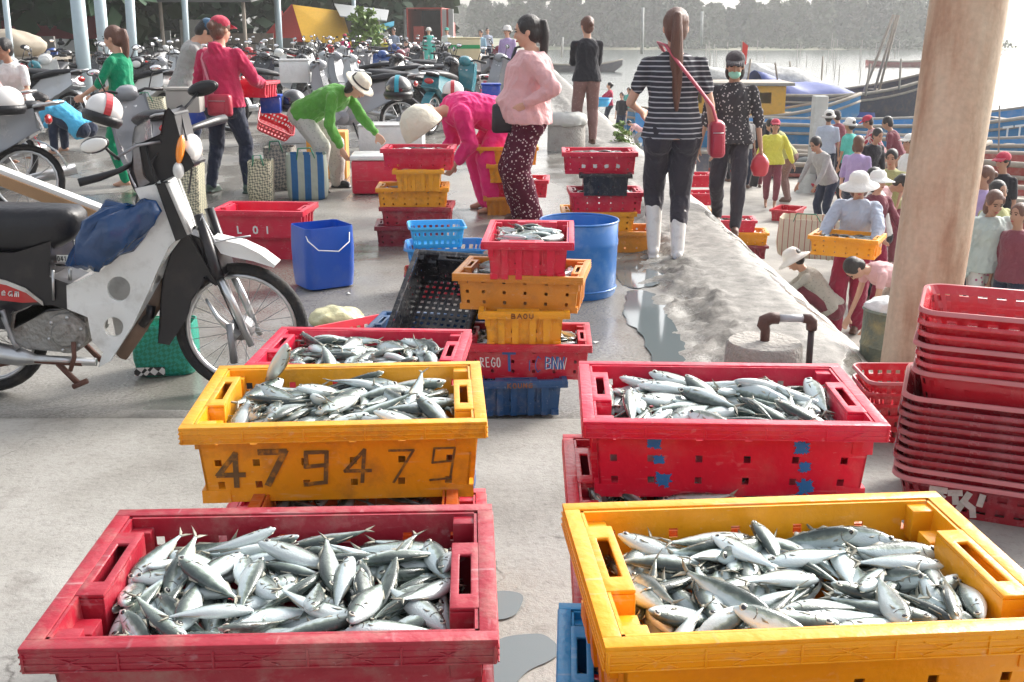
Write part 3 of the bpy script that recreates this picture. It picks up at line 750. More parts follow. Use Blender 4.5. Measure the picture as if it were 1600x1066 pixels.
def motorbike(label, loc, rz, colour, seatc=None, group=None, lean=.1):
    """step-through motorbike, forward = +x"""
    t = thing('motorbike', label, 'motorbike', loc, 0, group); t.rotation_euler = (lean, 0, rz); m = BIKEC[colour]
    wheel(t, (.62, 0, .28), .28, 24, 12, True); wheel(t, (-.6, 0, .28), .28, 24, 12, True)
    mb = MB()
    for s in (-1, 1): mb.tube([(.62, s * .06, .28), (.5, s * .06, .62), (.42, s * .045, .86)], [.016, .02, .02], 8)
    mb.build('fork', CHROME, t, smooth=True)
    MB().prism([(.34, .62), (.44, .95), (.5, .93), (.52, .7), (.4, .42), (.2, .28), (.16, .32), (.30, .46)], -.16, .16).build('leg_shield', m, t, bevel=.02, auto=40)
    MB().prism([(-.75, .66), (-.7, .80), (-.2, .72), (-.02, .58), (.1, .34), (.02, .30), (-.2, .40), (-.5, .52)], -.11, .11).build('side_panel', m, t, bevel=.025, auto=40)
    mb = MB(); mb.rings([oval(V((x, 0, z)), V((0, 1, 0)), V((0, 0, 1)), w, h, 12) for x, z, w, h in ((-.78, .84, .05, .03), (-.7, .84, .12, .045), (-.4, .82, .14, .05), (-.1, .77, .13, .05), (.06, .74, .08, .04), (.1, .73, .03, .02))]); mb.build('seat', SEATM, t, smooth=True)
    mb = MB(); mb.box((.05, 0, .30), (.34, .2, .18)); mb.lathe([(.001, -.15), (.085, -.14), (.09, .12), (.001, .15)], (.12, 0, .3), 14, rot=rotm(pi / 2, 'X')); mb.build('engine', STEEL, t, bevel=.01, auto=40)
    MB().tube([(.1, -.11, .24), (-.3, -.13, .2), (-.45, -.14, .25), (-.95, -.15, .36)], [.018, .02, .04, .045], 10).build('exhaust', CHROME, t, smooth=True)
    mb = MB(); mb.tube([(.44, -.33, .98), (.42, -.16, 1.0), (.44, 0, .95), (.42, .16, 1.0), (.44, .33, .98)], .013, 8)
    for s in (-1, 1): mb.tube([(.44, s * .33, .98), (.44, s * .22, .99)], .018, 8)
    mb.build('handlebar', BPL, t, smooth=True)
    mb = MB(); mb.rings([oval(V((x, 0, z)), V((0, 1, 0)), V((0, 0, 1)), w, h, 12) for x, z, w, h in ((.36, .97, .06, .04), (.44, .97, .11, .08), (.53, .95, .1, .075), (.56, .94, .08, .06))]); mb.build('headlight_housing', m, t, smooth=True)
    MB().ell((.555, 0, .94), (.025, .07, .05)).build('headlight', LENSW, t, smooth=True)
    for s in (-1, 1):
        mb = MB(); mb.tube([(.43, s * .2, 1.0), (.42, s * .25, 1.15)], .006, 6); mb.ell((.42, s * .28, 1.18), (.015, .06, .035)); k = mb.build('mirror', BPL, t, smooth=True)
        MB().ell((.408, s * .28, 1.18), (.008, .052, .028)).build('mirror_glass', MIR, k, smooth=True)
    mb = MB(); n = 10
    for cx, a0, a1 in ((.62, 20, 150), (-.6, 20, 165)):
        mb = MB()
        for i in range(n):
            A, B_ = [R(a0 + (a1 - a0) * (i + q) / n) for q in (0, 1)]
            pp = [V((cx + r * math.cos(a), 0, .28 + r * math.sin(a))) for a, r in ((A, .315), (B_, .315))]
            mb.slab(pp[0] + V((0, -.06, 0)), pp[1] + V((0, -.06, 0)), pp[1] + V((0, .06, 0)), pp[0] + V((0, .06, 0)), (pp[0] - V((cx, 0, .28))).normalized() * .008)
        mb.build('mudguard', m, t)
    MB().ell((-.80, 0, .74), (.03, .07, .04)).build('tail_light', LENSR, t, smooth=True)
    MB().tube([(-.5, .1, .8), (-.85, .1, .86), (-.92, 0, .87), (-.85, -.1, .86), (-.5, -.1, .8)], .011, 8).build('grab_rail', CHROME, t, smooth=True)
    MB().tube([(.0, .1, .24), (-.1, .2, .02), (-.16, .22, .01)], .012, 6).build('side_stand', BPL, t, smooth=True)
    return t
# ---------------------------------------------------------------- ground, water, sky
def sstep(a, b, x): t = max(0, min(1, (x - a) / (b - a))); return t * t * (3 - 2 * t)
def edge_x(Y): return 1.5 + .05 * noise.noise(V((0, Y * 1.3, 0))) if Y > 4.75 else 1.5 + (4.75 - Y) * 12
def ter(X, Y):
    z = 0.0
    e = edge_x(Y)
    n1 = noise.noise(V((X * .8, Y * .8, 0))); n2 = noise.noise(V((X * 5, Y * 5, 3))); n3 = noise.noise(V((X * 17, Y * 17, 5)))
    z += .004 * n1 + .0012 * n3
    if Y > 4.12: z -= .03 + .005 * n2
    if Y > 4.5 and X > .3:     # crumbling kerb
        w = sstep(4.6, 5.2, Y) * sstep(0, 1, (60 - Y) / 10)
        a = sstep(e - .60 + .13 * n2, e - .34, X); band = sstep(e - .74, e - .52, X) * (1 - sstep(e - .38, e - .22, X))
        rg = 1 - abs(noise.noise(V((X * 4.2, Y * 3.1, 9)))) * 2.2; r2 = 1 - abs(noise.noise(V((X * 11, Y * 9, 4)))) * 2
        z += w * (.055 * a + .010 * n2 * a + .006 * n3 * a) + w * band * (.030 * rg * rg + .022 * r2 + .014 * n3 + .010 * noise.noise(V((X * 34, Y * 30, 1))) - .02)
        z += w * a * .012 * (1 if noise.noise(V((X * 2.4, Y * 1.1, 33))) > .12 else 0)
    if X > e:
        d = X - e
        low = -1.62 - .15 * sstep(18, 30, Y) + .03 * n1 + .02 * n2
        yw = 47 - 21 * sstep(4.5, 8.0, X) - 4 * sstep(9, 20, X)
        low -= .9 * sstep(yw - 3, yw + 4, Y)
        k = sstep(0, 1.75, d)
        z = z * (1 - k) + (low - .0) * k + .06 * n2 * (k * (1 - k) * 4)
    # opposite bank
    if Y > 120:
        bank = sstep(215, 235, Y + 14 * noise.noise(V((X * .03, 2, 0)))) * .9
        if X > -2: z = max(z, -2.7 + bank)
    return z
def axis(segs):
    out = []
    for a, b, st in segs:
        k = max(1, int(round((b - a) / st))); out += [a + (b - a) * i / k for i in range(k)]
    return out + [segs[-1][1]]
xs = axis([(-320, -60, 26), (-60, -12, 4), (-12, -3, .5), (-3, 3.2, .035), (3.2, 6, .12), (6, 16, .5), (16, 60, 4), (60, 340, 20)])
ys = axis([(-8, .5, .8), (.5, 4.08, .08), (4.08, 4.16, .02), (4.16, 10, .045), (10, 16, .12), (16, 30, .4), (30, 60, 1.2), (60, 300, 8), (300, 900, 100)])
gv = []
for Y in ys:
    for X in xs: gv.append((X, Y, ter(X, Y)))
w = len(xs); gf = [(j * w + i, j * w + i + 1, (j + 1) * w + i + 1, (j + 1) * w + i) for j in range(len(ys) - 1) for i in range(len(xs) - 1)]
me = bpy.data.meshes.new('ground'); me.from_pydata(gv, [], gf); me.polygons.foreach_set('use_smooth', [True] * len(gf))
def ground_mat():
    m = bpy.data.materials.new('wet_concrete'); N, L = nodes(m); b = N['Principled BSDF']
    tc = N.new('ShaderNodeTexCoord'); O = tc.outputs['Object']
    def nz(sc, det=8, ro=.6, st=None):
        n = N.new('ShaderNodeTexNoise'); n.inputs['Scale'].default_value = sc; n.inputs['Detail'].default_value = det; n.inputs['Roughness'].default_value = ro
        if st:
            mp = N.new('ShaderNodeMapping'); mp.inputs['Scale'].default_value = st; L.new(O, mp.inputs[0]); L.new(mp.outputs[0], n.inputs['Vector'])
        else: L.new(O, n.inputs['Vector'])
        return n.outputs['Fac']
    def ramp(f, stops):
        cr = N.new('ShaderNodeValToRGB'); e = cr.color_ramp.elements
        e[0].position, e[0].color = stops[0][0], (*stops[0][1], 1); e[1].position, e[1].color = stops[-1][0], (*stops[-1][1], 1)
        for p_, c_ in stops[1:-1]: cr.color_ramp.elements.new(p_).color = (*c_, 1)
        L.new(f, cr.inputs[0]); return cr.outputs[0]
    def mix(f, a, c):
        mx = N.new('ShaderNodeMix'); mx.data_type = 'RGBA'
        if hasattr(f, 'is_output'): L.new(f, mx.inputs[0])
        else: mx.inputs[0].default_value = f
        for s_, q in ((6, a), (7, c)):
            if hasattr(q, 'is_output'): L.new(q, mx.inputs[s_])
            else: mx.inputs[s_].default_value = (*q, 1)
        return mx.outputs[2]
    def mth(op, a, c=0, d=0):
        k = N.new('ShaderNodeMath'); k.operation = op
        for i, q in enumerate((a, c, d)):
            if hasattr(q, 'is_output'): L.new(q, k.inputs[i])
            else: k.inputs[i].default_value = q
        return k.outputs[0]
    base = ramp(nz(1.3), [(.28, (.19, .178, .155)), (.45, (.30, .288, .26)), (.6, (.37, .358, .33)), (.75, (.44, .43, .40))])
    fine = ramp(nz(38, 5, .7), [(.35, (.62, .61, .6)), (.5, (1, 1, 1)), (.7, (1.0, 1.0, 1.0))])
    mm = N.new('ShaderNodeMix'); mm.data_type = 'RGBA'; mm.blend_type = 'MULTIPLY'; mm.inputs[0].default_value = .55; L.new(base, mm.inputs[6]); L.new(fine, mm.inputs[7])
    col = mm.outputs[2]
    sx = N.new('ShaderNodeSeparateXYZ'); L.new(O, sx.inputs[0]); X, Y, Z = sx.outputs
    # gravelly grit of the older surface past the slab
    far = mth('GREATER_THAN', Y, 4.12)
    grit = ramp(nz(70, 3, .8), [(.38, (.10, .09, .08)), (.52, (.34, .33, .30)), (.7, (.55, .54, .51))])
    col = mix(mth('MULTIPLY', far, ramp(nz(2.2), [(.36, (.25, .25, .25)), (.56, (.95, .95, .95))])), col, grit)
    edge = mth('SUBTRACT', 1.0, mth('MULTIPLY', mth('ABSOLUTE', mth('SUBTRACT', Y, 4.2)), 9.0)); edge = mth('MAXIMUM', edge, 0.0)
    col = mix(mth('MULTIPLY', mth('MULTIPLY', edge, .75), ramp(nz(9), [(.3, (.2, .2, .2)), (.6, (1, 1, 1))])), col, (.09, .08, .065))
    kerb = mth('MULTIPLY', mth('GREATER_THAN', Z, -.012), mth('GREATER_THAN', Y, 4.3))
    col = mix(kerb, col, ramp(nz(11, 9, .75), [(.34, (.045, .04, .034)), (.48, (.17, .158, .138)), (.64, (.29, .275, .245))]))
    # wet patches (low places)
    wet0 = nz(.9, 4, .5, (1, .55, 1)); wetr = ramp(wet0, [(.36, (0, 0, 0)), (.56, (1, 1, 1))])
    upper = mth('MULTIPLY', mth('GREATER_THAN', Y, 4.3), mth('MULTIPLY', mth('LESS_THAN', Y, 20), mth('GREATER_THAN', Z, -.06)))
    low2 = mth('LESS_THAN', Z, -.014)
    wet = mth('MULTIPLY', mth('MULTIPLY', wetr, upper), low2)
    col = mix(mth('MULTIPLY', wet, .62), col, (.14, .128, .11))
    col = mix(mth('MULTIPLY', mth('GREATER_THAN', Y, 4.12), .22), col, (.08, .072, .062))
    # stains near the crates
    st = ramp(nz(3.1, 6, .6), [(.60, (0, 0, 0)), (.72, (.5, .5, .5))]); col = mix(st, col, (.13, .115, .095))
    # cracks
    dn = N.new('ShaderNodeTexNoise'); dn.inputs['Scale'].default_value = 3; dn.inputs['Detail'].default_value = 6; L.new(O, dn.inputs['Vector'])
    vm = N.new('ShaderNodeMix'); vm.data_type = 'RGBA'; vm.blend_type = 'ADD'; vm.inputs[0].default_value = .45; L.new(O, vm.inputs[6]); L.new(dn.outputs['Color'], vm.inputs[7])
    vo = N.new('ShaderNodeTexVoronoi'); vo.feature = 'DISTANCE_TO_EDGE'; vo.inputs['Scale'].default_value = .9; L.new(vm.outputs[2], vo.inputs['Vector'])
    ck = mth('MULTIPLY', ramp(vo.outputs['Distance'], [(.0, (1, 1, 1)), (.007, (0, 0, 0))]), ramp(nz(2.7), [(.48, (0, 0, 0)), (.58, (1, 1, 1))]))
    col = mix(mth('MULTIPLY', ck, .8), col, (.07, .06, .05))
    # beach sand, grass of the banks
    beach = mth('MULTIPLY', mth('LESS_THAN', Z, -.5), mth('LESS_THAN', Y, 100)); col = mix(mth('MULTIPLY', beach, .8), col, ramp(nz(3, 6), [(.3, (.22, .20, .17)), (.65, (.40, .375, .33))]))
    gr = mth('GREATER_THAN', Y, 100); col = mix(gr, col, ramp(nz(.05, 5), [(.4, (.10, .13, .05)), (.6, (.24, .23, .15))]))
    L.new(col, b.inputs['Base Color'])
    rr = mth('MULTIPLY_ADD', wet, -.46, .58); L.new(mth('MULTIPLY_ADD', nz(6), .2, mth('SUBTRACT', rr, .1)), b.inputs['Roughness'])
    bp = N.new('ShaderNodeBump'); bp.inputs['Distance'].default_value = .012; bp.inputs['Strength'].default_value = .7
    h = mth('ADD', mth('MULTIPLY', nz(55, 4, .8), .45), mth('MULTIPLY', nz(9, 6), .6)); L.new(mth('MULTIPLY', h, mth('MULTIPLY_ADD', wet, -.82, 1.0)), bp.inputs['Height'])
    L.new(bp.outputs[0], b.inputs['Normal'])
    return m
me.materials.append(ground_mat())
g = bpy.data.objects.new('ground', me); C.objects.link(g); tag(g, 'grey concrete quay with grit, stains and wet patches', 'ground', kind='structure')
# puddles: outlines of standing water, each a thin sheet just above the low ground
WATERP = bpy.data.materials.new('puddle_water'); N, L = nodes(WATERP); b = N['Principled BSDF']; b.inputs['Base Color'].default_value = (.13, .155, .16, 1); b.inputs['Roughness'].default_value = .08; b.inputs['Specular IOR Level'].default_value = .6
def puddle(px, z, amp=.02, seed=0):
    pts = [P(x, y, z) for x, y in px]; out = []
    n = len(pts)
    for i in range(n):
        p0, p1, p2, p3 = pts[i - 1], pts[i], pts[(i + 1) % n], pts[(i + 2) % n]
        for k in range(8):
            t = k / 8; q = .5 * ((2 * p1) + (p2 - p0) * t + (2 * p0 - 5 * p1 + 4 * p2 - p3) * t * t + (3 * p1 - p0 - 3 * p2 + p3) * t ** 3)
            q = q + V((noise.noise(q * 14 + V((seed, 0, 0))), noise.noise(q * 14 + V((0, 9, seed))), 0)) * amp
            out.append(V((q.x, q.y, z)))
    mb = MB(); tr = geometry.tessellate_polygon([out]); mb.add(out, [tuple(t) for t in tr]); o = mb.build('puddle', WATERP); tag(o, kind='structure')
    # make every face look up
    for p_ in o.data.polygons:
        if p_.normal.z < 0: p_.flip()
puddle([(775, 1000), (845, 990), (872, 1012), (862, 1030), (825, 1050), (790, 1080), (740, 1085), (735, 1040)], .005, .008, 1)
puddle([(775, 925), (815, 930), (805, 960), (772, 965)], .005, .006, 2)
puddle([(985, 455), (1030, 462), (1050, 500), (1070, 540), (1110, 565), (1100, 600), (1030, 575), (1000, 520), (975, 500)], -.024, .03, 3)
puddle([(965, 405), (1005, 395), (1040, 410), (1035, 440), (990, 450), (965, 435)], -.024, .03, 4)
# river
wm = bpy.data.materials.new('river_water'); N, L = nodes(wm); b = N['Principled BSDF']; b.inputs['Base Color'].default_value = (.12, .14, .13, 1); b.inputs['Roughness'].default_value = .12; b.inputs['Specular IOR Level'].default_value = .9
tc = N.new('ShaderNodeTexCoord'); mp = N.new('ShaderNodeMapping'); mp.inputs['Scale'].default_value = (.35, 1.3, 1); n = N.new('ShaderNodeTexNoise'); n.inputs['Scale'].default_value = 1.1; n.inputs['Detail'].default_value = 6
L.new(tc.outputs['Object'], mp.inputs[0]); L.new(mp.outputs[0], n.inputs['Vector']); bp = N.new('ShaderNodeBump'); bp.inputs['Strength'].default_value = .5; bp.inputs['Distance'].default_value = .15; L.new(n.outputs['Fac'], bp.inputs['Height']); L.new(bp.outputs[0], b.inputs['Normal'])
o = MB().quad((2, 20, -2.2), (900, 20, -2.2), (900, 1400, -2.2), (2, 1400, -2.2)).build('river', wm); tag(o, kind='structure')

# world, sun
W = bpy.data.worlds.new('World'); bpy.context.scene.world = W; W.use_nodes = True; N, L = W.node_tree.nodes, W.node_tree.links
SUN_EL, SUN_AZ = 33, 48       # azimuth measured from +Y towards +X
sk = N.new('ShaderNodeTexSky'); sk.sky_type = 'NISHITA'; sk.sun_disc = False; sk.sun_elevation = R(SUN_EL); sk.sun_rotation = R(SUN_AZ); sk.dust_density = 6; sk.air_density = 1; sk.ozone_density = 1
hs = N.new('ShaderNodeHueSaturation'); hs.inputs['Saturation'].default_value = .3; L.new(sk.outputs[0], hs.inputs['Color'])
L.new(hs.outputs[0], N['Background'].inputs[0]); N['Background'].inputs[1].default_value = .15
sl = bpy.data.lights.new('sun', 'SUN'); sl.energy = 1.15; sl.angle = R(14); sl.color = (1, .95, .88)
so = bpy.data.objects.new('sun', sl); C.objects.link(so)
d = V((math.sin(R(SUN_AZ)) * math.cos(R(SUN_EL)), math.cos(R(SUN_AZ)) * math.cos(R(SUN_EL)), math.sin(R(SUN_EL))))
so.rotation_euler = d.to_track_quat('Z', 'Y').to_euler()

# ---------------------------------------------------------------- trees
LEAF = mat('foliage_dark', (.020, .052, .024), .7, var=.8, scale=.12, spec=.2); LEAF2 = mat('foliage_olive', (.035, .06, .024), .7, var=.5, scale=.9, spec=.2); LEAFL = mat('foliage_light', (.16, .26, .05), .6, var=.35, scale=2)
BARK = mat('bark', (.16, .13, .10), .85, var=.3, scale=10)
def leaves(mb, c, r, n, size, rnd, droop=.3):
    for _ in range(n):
        a, b_, q = rnd.uniform(0, 2 * pi), rnd.uniform(-1, 1), rnd.random() ** .45
        s = math.sqrt(1 - b_ * b_); p = V(c) + V((r[0] * s * math.cos(a), r[1] * s * math.sin(a), r[2] * b_)) * q
        d1 = V((rnd.gauss(0, 1), rnd.gauss(0, 1), rnd.gauss(-droop, .6))).normalized(); d2 = d1.cross(V((rnd.gauss(0, 1), rnd.gauss(0, 1), rnd.gauss(0, 1)))).normalized()
        L_ = size * rnd.uniform(.5, 1.4); w_ = L_ * .35
        mb.add([p, p + d1 * L_ * .5 + d2 * w_, p + d1 * L_, p + d1 * L_ * .5 - d2 * w_], [(0, 1, 2, 3)])
def tree(label, loc, h, seed, m=None, n=3800, size=.32, spread=.28, group=None, low=.2):
    rnd = random.Random(seed); t = thing('tree', label, 'tree', loc, rnd.uniform(0, 6), group); mb = MB(); cr = MB()
    top = V((rnd.uniform(-.05, .05) * h, rnd.uniform(-.05, .05) * h, h * .93))
    mb.tube([(0, 0, -.2), top * .35, top * .7, top], [h * .022, h * .016, h * .009, h * .003], 8)
    nb = 26
    for i in range(nb):
        f = low + (1 - low) * (i + rnd.random()) / nb; a = rnd.uniform(0, 2 * pi); l = h * spread * (1.15 - .8 * f) * rnd.uniform(.7, 1.2)
        p0 = top * f; p1 = p0 + V((math.cos(a) * l, math.sin(a) * l, l * rnd.uniform(.1, .6)))
        mb.tube([p0, p0.lerp(p1, .5) + V((0, 0, -.03 * l)), p1], [h * .006, h * .004, h * .001], 5)
        for q in (.55, .95):
            c = p0.lerp(p1, q); rr = l * rnd.uniform(.3, .45); leaves(cr, c, (rr, rr, rr * .7), n // (nb * 2), size, rnd)
    mb.build('trunk', BARK, t, smooth=True); cr.build('crown', m or LEAF, t)
    return t
# ================================================================ crates and fish, foreground
SP = .14
def stack_under(top, yaw, m_list, label, group, x, y, ztop):
    for i, m in enumerate(m_list):
        crate((x + random.uniform(-.01, .01), y + random.uniform(-.01, .01), ztop - SP * (i + 1)), yaw + random.uniform(-1, 1) + (0 if i % 2 else 0), m, label, group)
INKG = mat('faded_black_ink', (.13, .085, .03), .7, var=.75, scale=55, dirt=(.7, .32, .02), dirtamt=.9, dscale=45)
# four big crates, each on a stack about knee to hip high
c, a = front_rim(30, 1015, 775, 1000, .845); ZT = c.z
fr = crate(c, a, DRED, 'worn dark red crate of silver fish, nearest at lower left', sc=1)
heap(fr, 150, CHT - .044, 11, 'silver fish lying in the pile in the worn dark red crate at lower left', 'fish in the dark red crate', .92, mound=.016)
stack_under(fr, a, [RED, YEL, RED, BLU, RED], 'crate low in the stack under the worn dark red crate', 'crates under the worn dark red crate', c.x, c.y, ZT)
c, a = front_rim(967, 1004, 1672, 972, .845, yaw=4.5)
c = V((.365, 1.275, .845 - CHT * 1.05))
fy = crate(c, 4.6, ORG, 'bright orange-yellow crate of silver fish, nearest at lower right', sc=1.05)
heap(fy, 154, CHT - .050, 12, 'silver fish lying in the pile in the bright orange-yellow crate', 'fish in the orange-yellow crate', .92, mound=.012)
brn = crate((.32, 1.03, .70 - CHT), 1.5, DORG, 'brown-orange crate just showing under the front corner of the orange-yellow crate')
blu = crate((.335, 1.47, .56 - CHT), -3, SKY, 'light blue crate of fish jutting out below the orange-yellow crate')
heap(blu, 40, CHT - .03, 13, indiv=False)
crate((.40, 1.50, .845 - CHT - SP), 3, DORG, 'orange-red crate hidden between the light blue crate and the orange-yellow crate')
stack_under(brn, 1, [YEL, RED, BLU, RED], 'crate low in the stack under the brown-orange crate', 'crates under the brown-orange crate', .32, 1.03, .70 - CHT)
stack_under(blu, -3, [RED, YEL, RED], 'crate low in the stack under the light blue crate', 'crates under the light blue crate', .335, 1.47, .56 - CHT)
c, a = front_rim(275, 672, 762, 657, .845, yaw=3.6)
my = crate(c, a, YEL, 'stained yellow crate with the number 479479 scrawled on its side')
for i, ch in enumerate('479479'): strokes('numeral', text_polys(ch, .05 + i * .158, .26 + .02 * (i % 2), .095, .5, 0, .12), wallpt, (.0095, .0115, .0075, .0065, .0045, .004)[i], INKG, my)
heap(my, 86, CHT - .036, 14, 'silver fish lying in the pile in the crate numbered 479479', 'fish in the numbered yellow crate', 1.05, mound=.014)
tf = one_fish(my.matrix_world @ V((-.14, .115, .165)), (1.4, .85, 2.3), 'fish leaning on the back rim of the numbered yellow crate, tail in the air', 1.25, 2)
u1 = crate((c.x + .035, c.y + .0, c.z - SP), 92, DORG, 'orange crate just under the crate numbered 479479')
heap(u1, 30, CHT - .03, 15, indiv=False)
stack_under(u1, 2, [RED, BLU, YEL, RED], 'crate low in the stack under the crate numbered 479479', 'crates under the numbered crate', c.x, c.y, c.z - SP)
c, a = front_rim(915, 660, 1388, 665, .845, yaw=-2.2)
rr = crate(c, a, CRIM, 'crimson crate with blue scribbled characters on its side, heaped with fish')
INKS = mat('bright_blue_ink', (.02, .20, .55), .5, var=.2, scale=60)
def scribble(cx, cy, r, seed):
    rnd = random.Random(seed); out = []
    for k in range(10):
        a0 = rnd.uniform(0, 6); out.append([(cx + r * .5 * math.cos(a0 + q * 1.9 + k) * rnd.uniform(.4, 1), cy + r * 3.6 * .5 * math.sin(a0 + q * 1.7) * rnd.uniform(.4, 1)) for q in range(5)])
    return out
for (ux, vy, r) in ((.215, .86, .06), (.23, .6, .045), (.245, .28, .07), (.755, .82, .065), (.775, .52, .05), (.79, .2, .08)): strokes('writing', scribble(ux, vy, r, int(ux * 100)), wallpt, .0024, INKS, rr)
heap(rr, 86, CHT - .034, 16, 'silver fish lying in the pile in the crimson crate with blue characters', 'fish in the crimson crate', 1.05, mound=.012)
u2 = crate((c.x - .03, c.y - .05, c.z - SP), -1, RED, 'red crate just under the crimson crate with blue characters')
heap(u2, 60, CHT - .02, 17, indiv=False)
stack_under(u2, -2, [YEL, RED, BLU, RED], 'crate low in the stack under the crimson crate', 'crates under the crimson crate', c.x, c.y, c.z - SP)
c = V((-.385, 2.72, .70 - CHT + .01))
br = crate(c, -3, CRIM, 'red crate of fish behind the crate numbered 479479')
heap(br, 55, CHT - .022, 18, 'silver fish lying in the pile in the red crate behind the numbered crate', 'fish in the red crate behind', 1.1, mound=.012)
stack_under(br, -3, [YEL, RED, BLU, YEL], 'crate low in the stack behind the crate numbered 479479', 'crates under the rear red crate', c.x, c.y, c.z)

# middle stack of five on the edge of the slab
def mid(px, z, yaw, m, label, long, sc=1, name='fish_crate'):
    c, a = front_rim(*px, z, yaw, long, sc); return crate(c, a, m, label, sc=sc)
c1 = mid((752, 377, 897, 381), .70, -3, CRIM, 'crimson crate end-on at the top of the middle stack', False)
heap(c1, 34, CHT - .03, 21, 'silver fish in the crimson crate on top of the middle stack', 'fish in the top middle crate', 1.35, mound=.03)
c2 = mid((711, 424, 908, 438), .56, -9, OCH, 'ochre crate set crosswise, second from the top of the middle stack', True)
heap(c2, 30, CHT - .012, 22, 'silver fish at the open ends of the ochre crosswise crate in the middle stack', 'fish in the ochre crosswise crate', 1.2, mound=0)
c3 = mid((748, 487, 890, 488), .42, 0, YEL, 'ochre-yellow crate end-on in the middle of the middle stack', False)
heap(c3, 40, CHT - .02, 23, indiv=False)
c4 = mid((722, 538, 924, 541), .28, -2, RED, 'red crate with white and blue lettering, second from the bottom of the middle stack', True)
heap(c4, 40, CHT - .012, 24, indiv=False)
strokes('lettering', text_polys('REG0', .1, .42, .036, .32, .3), wallpt, .004, INKW, c4)
strokes('lettering', text_polys('T', .3, .3, .1, .6, .3), wallpt, .011, INKB, c4); strokes('lettering', text_polys('I', .50, .3, .05, .35), wallpt, .004, INKB, c4); strokes('lettering', text_polys('C', .57, .25, .055, .55), wallpt, .004, INKB, c4)
strokes('lettering', text_polys('BNW', .66, .38, .05, .4, .1), wallpt, .007, INKB, c4); strokes('lettering', text_polys('BNW', .665, .36, .055, .4, .1), wallpt, .003, INKW, c4)
c5 = mid((744, 598, 889, 594), .14, 3, BLU, 'dark blue crate end-on at the foot of the middle stack', False)
heap(c5, 36, CHT - .02, 25, indiv=False)
def endpt(u, v):   # short end facing the camera, on the rim band
    return V((-(CL / 2 + .0022), CW * (.5 - u), CHT - .031 + v * .027)), V((-1, 0, 0))
INKO = mat('brown_ink', (.28, .10, .03), .6)
strokes('stencil', text_polys('BA0U', .36, .15, .05, .7, .3), endpt, .004, INKO, c3); strokes('stencil', text_polys('K0UNG', .33, .15, .045, .7, .3), endpt, .004, INKO, c5)

# ================================================================ the other stacks
def pile(cx, cy, rows, grp, base=-.03):
    """rows from the bottom up: material, long side to the camera?, yaw, dx, label, fish count"""
    z = base
    for (m, long, yaw, dx, label, nf) in rows:
        k = crate((cx + dx, cy, z), yaw + (0 if long else 90), m, label, grp if grp else None)
        if nf: heap(k, nf, CHT - .018, int(abs(cx * 100) + z * 100) + nf, indiv=False, sc=1.25)
        z += SP
    return k
pile(-.70, 8.05, [(MAROON, True, 3, -.05, 'dark maroon crate at the foot of the stack behind the blue baskets', 0), (DRED, True, -2, .0, 'maroon crate second up in the stack behind the blue baskets', 0),
                  (YEL, True, 2, -.03, 'dirty yellow crate third up in the stack behind the blue baskets', 12), (YEL, False, 2, .02, 'ochre-yellow end-on crate just under the red one in the left rear stack', 12),
                  (CRIM, True, -1, .02, 'red crate on top of the left rear stack, beside the bent woman in pink', 16)], None)
pile(-.02, 9.55, [(OCH, False, 2, -.05, 'ochre crate at the foot of the stack behind the woman in floral trousers', 10), (CRIM, True, -3, .08, 'crimson crate second up behind the woman in floral trousers', 14),
                  (YEL, False, 1, -.02, 'yellow end-on crate third up behind the woman in floral trousers', 10), (YEL, True, 1, -.02, 'yellow crate topping the stack behind the woman in floral trousers', 14)], None)
k5 = pile(.62, 7.82, [(OCH, True, 0, .16, 'ochre crate lying lowest beside the blue drum, right rear stack', 0), (YEL, True, 0, -.0, 'yellow crate second up in the right rear stack', 0), (CRIM, True, 1, .05, 'crimson crate in the middle of the right rear stack', 14),
                 (BLK, False, -2, .04, 'black crate between two red ones in the right rear stack', 0), (CRIM, True, -2, .0, 'crimson crate with white worn lettering topping the right rear stack', 16)], None)
for i in range(4): strokes('lettering', scribble(.26 + i * .17, .45, .05, 60 + i), wallpt, .009, INKW, k5)
# two red crates with painted capitals by the red-hooded woman
kk = crate((-1.56, 7.60, -.03), -3, CRIM, 'lower red crate with a white H under the crate lettered LOI', sc=1.18, src=CMS)
strokes('lettering', text_polys('H', .80, .25, .06, .45), wallpt, .01, INKW, kk)
kl = crate((-1.72, 7.55, .135), -4, CRIM, 'red crate lettered L O I in white, beside the blue can', sc=1.22, src=CMS)
strokes('lettering', text_polys('L', .24, .2, .05, .3) + text_polys('O', .43, .2, .06, .3) + text_polys('I', .58, .2, .05, .3), wallpt, .009, INKW, kl)
# tilted black crate on a blue one
crate((-.33, 4.62, -.03), -12, SKY, 'blue crate lying under the tilted black crate'); crate((-.36, 4.66, .10), -8, BLU, 'dark blue crate between the blue crate and the tilted black crate')
tb = crate((-.30, 4.68, .27), 0, BLK, 'empty black crate with a perforated floor, tilted up behind the ochre stack', rot=(R(2), R(-33), R(76)), src=CMF)
# far and side crates
pile(2.75, 12.5, [(MAROON, False, 0, 0, 'small maroon crate at the foot of the crates on the slope below the kerb', 0), (ORG, True, -6, -.05, 'orange crate in the middle of the crates on the slope below the kerb', 10), (CRIM, True, -4, -.2, 'red crate with dripping rim topping the crates on the slope below the kerb', 12)], None, base=-1.02)
crate((2.35, 13.8, -.62), 3, CRIM, 'red crate seen between the legs of the woman in the flowered blouse'); crate((2.4, 14.6, -.5), 0, CRIM, 'faded pink-red crate farther up the slope past the flowered blouse', sc=1.05); crate((2.35, 14.2, -.9), 0, OCH, 'pale ochre crate under the faded red one on the slope')
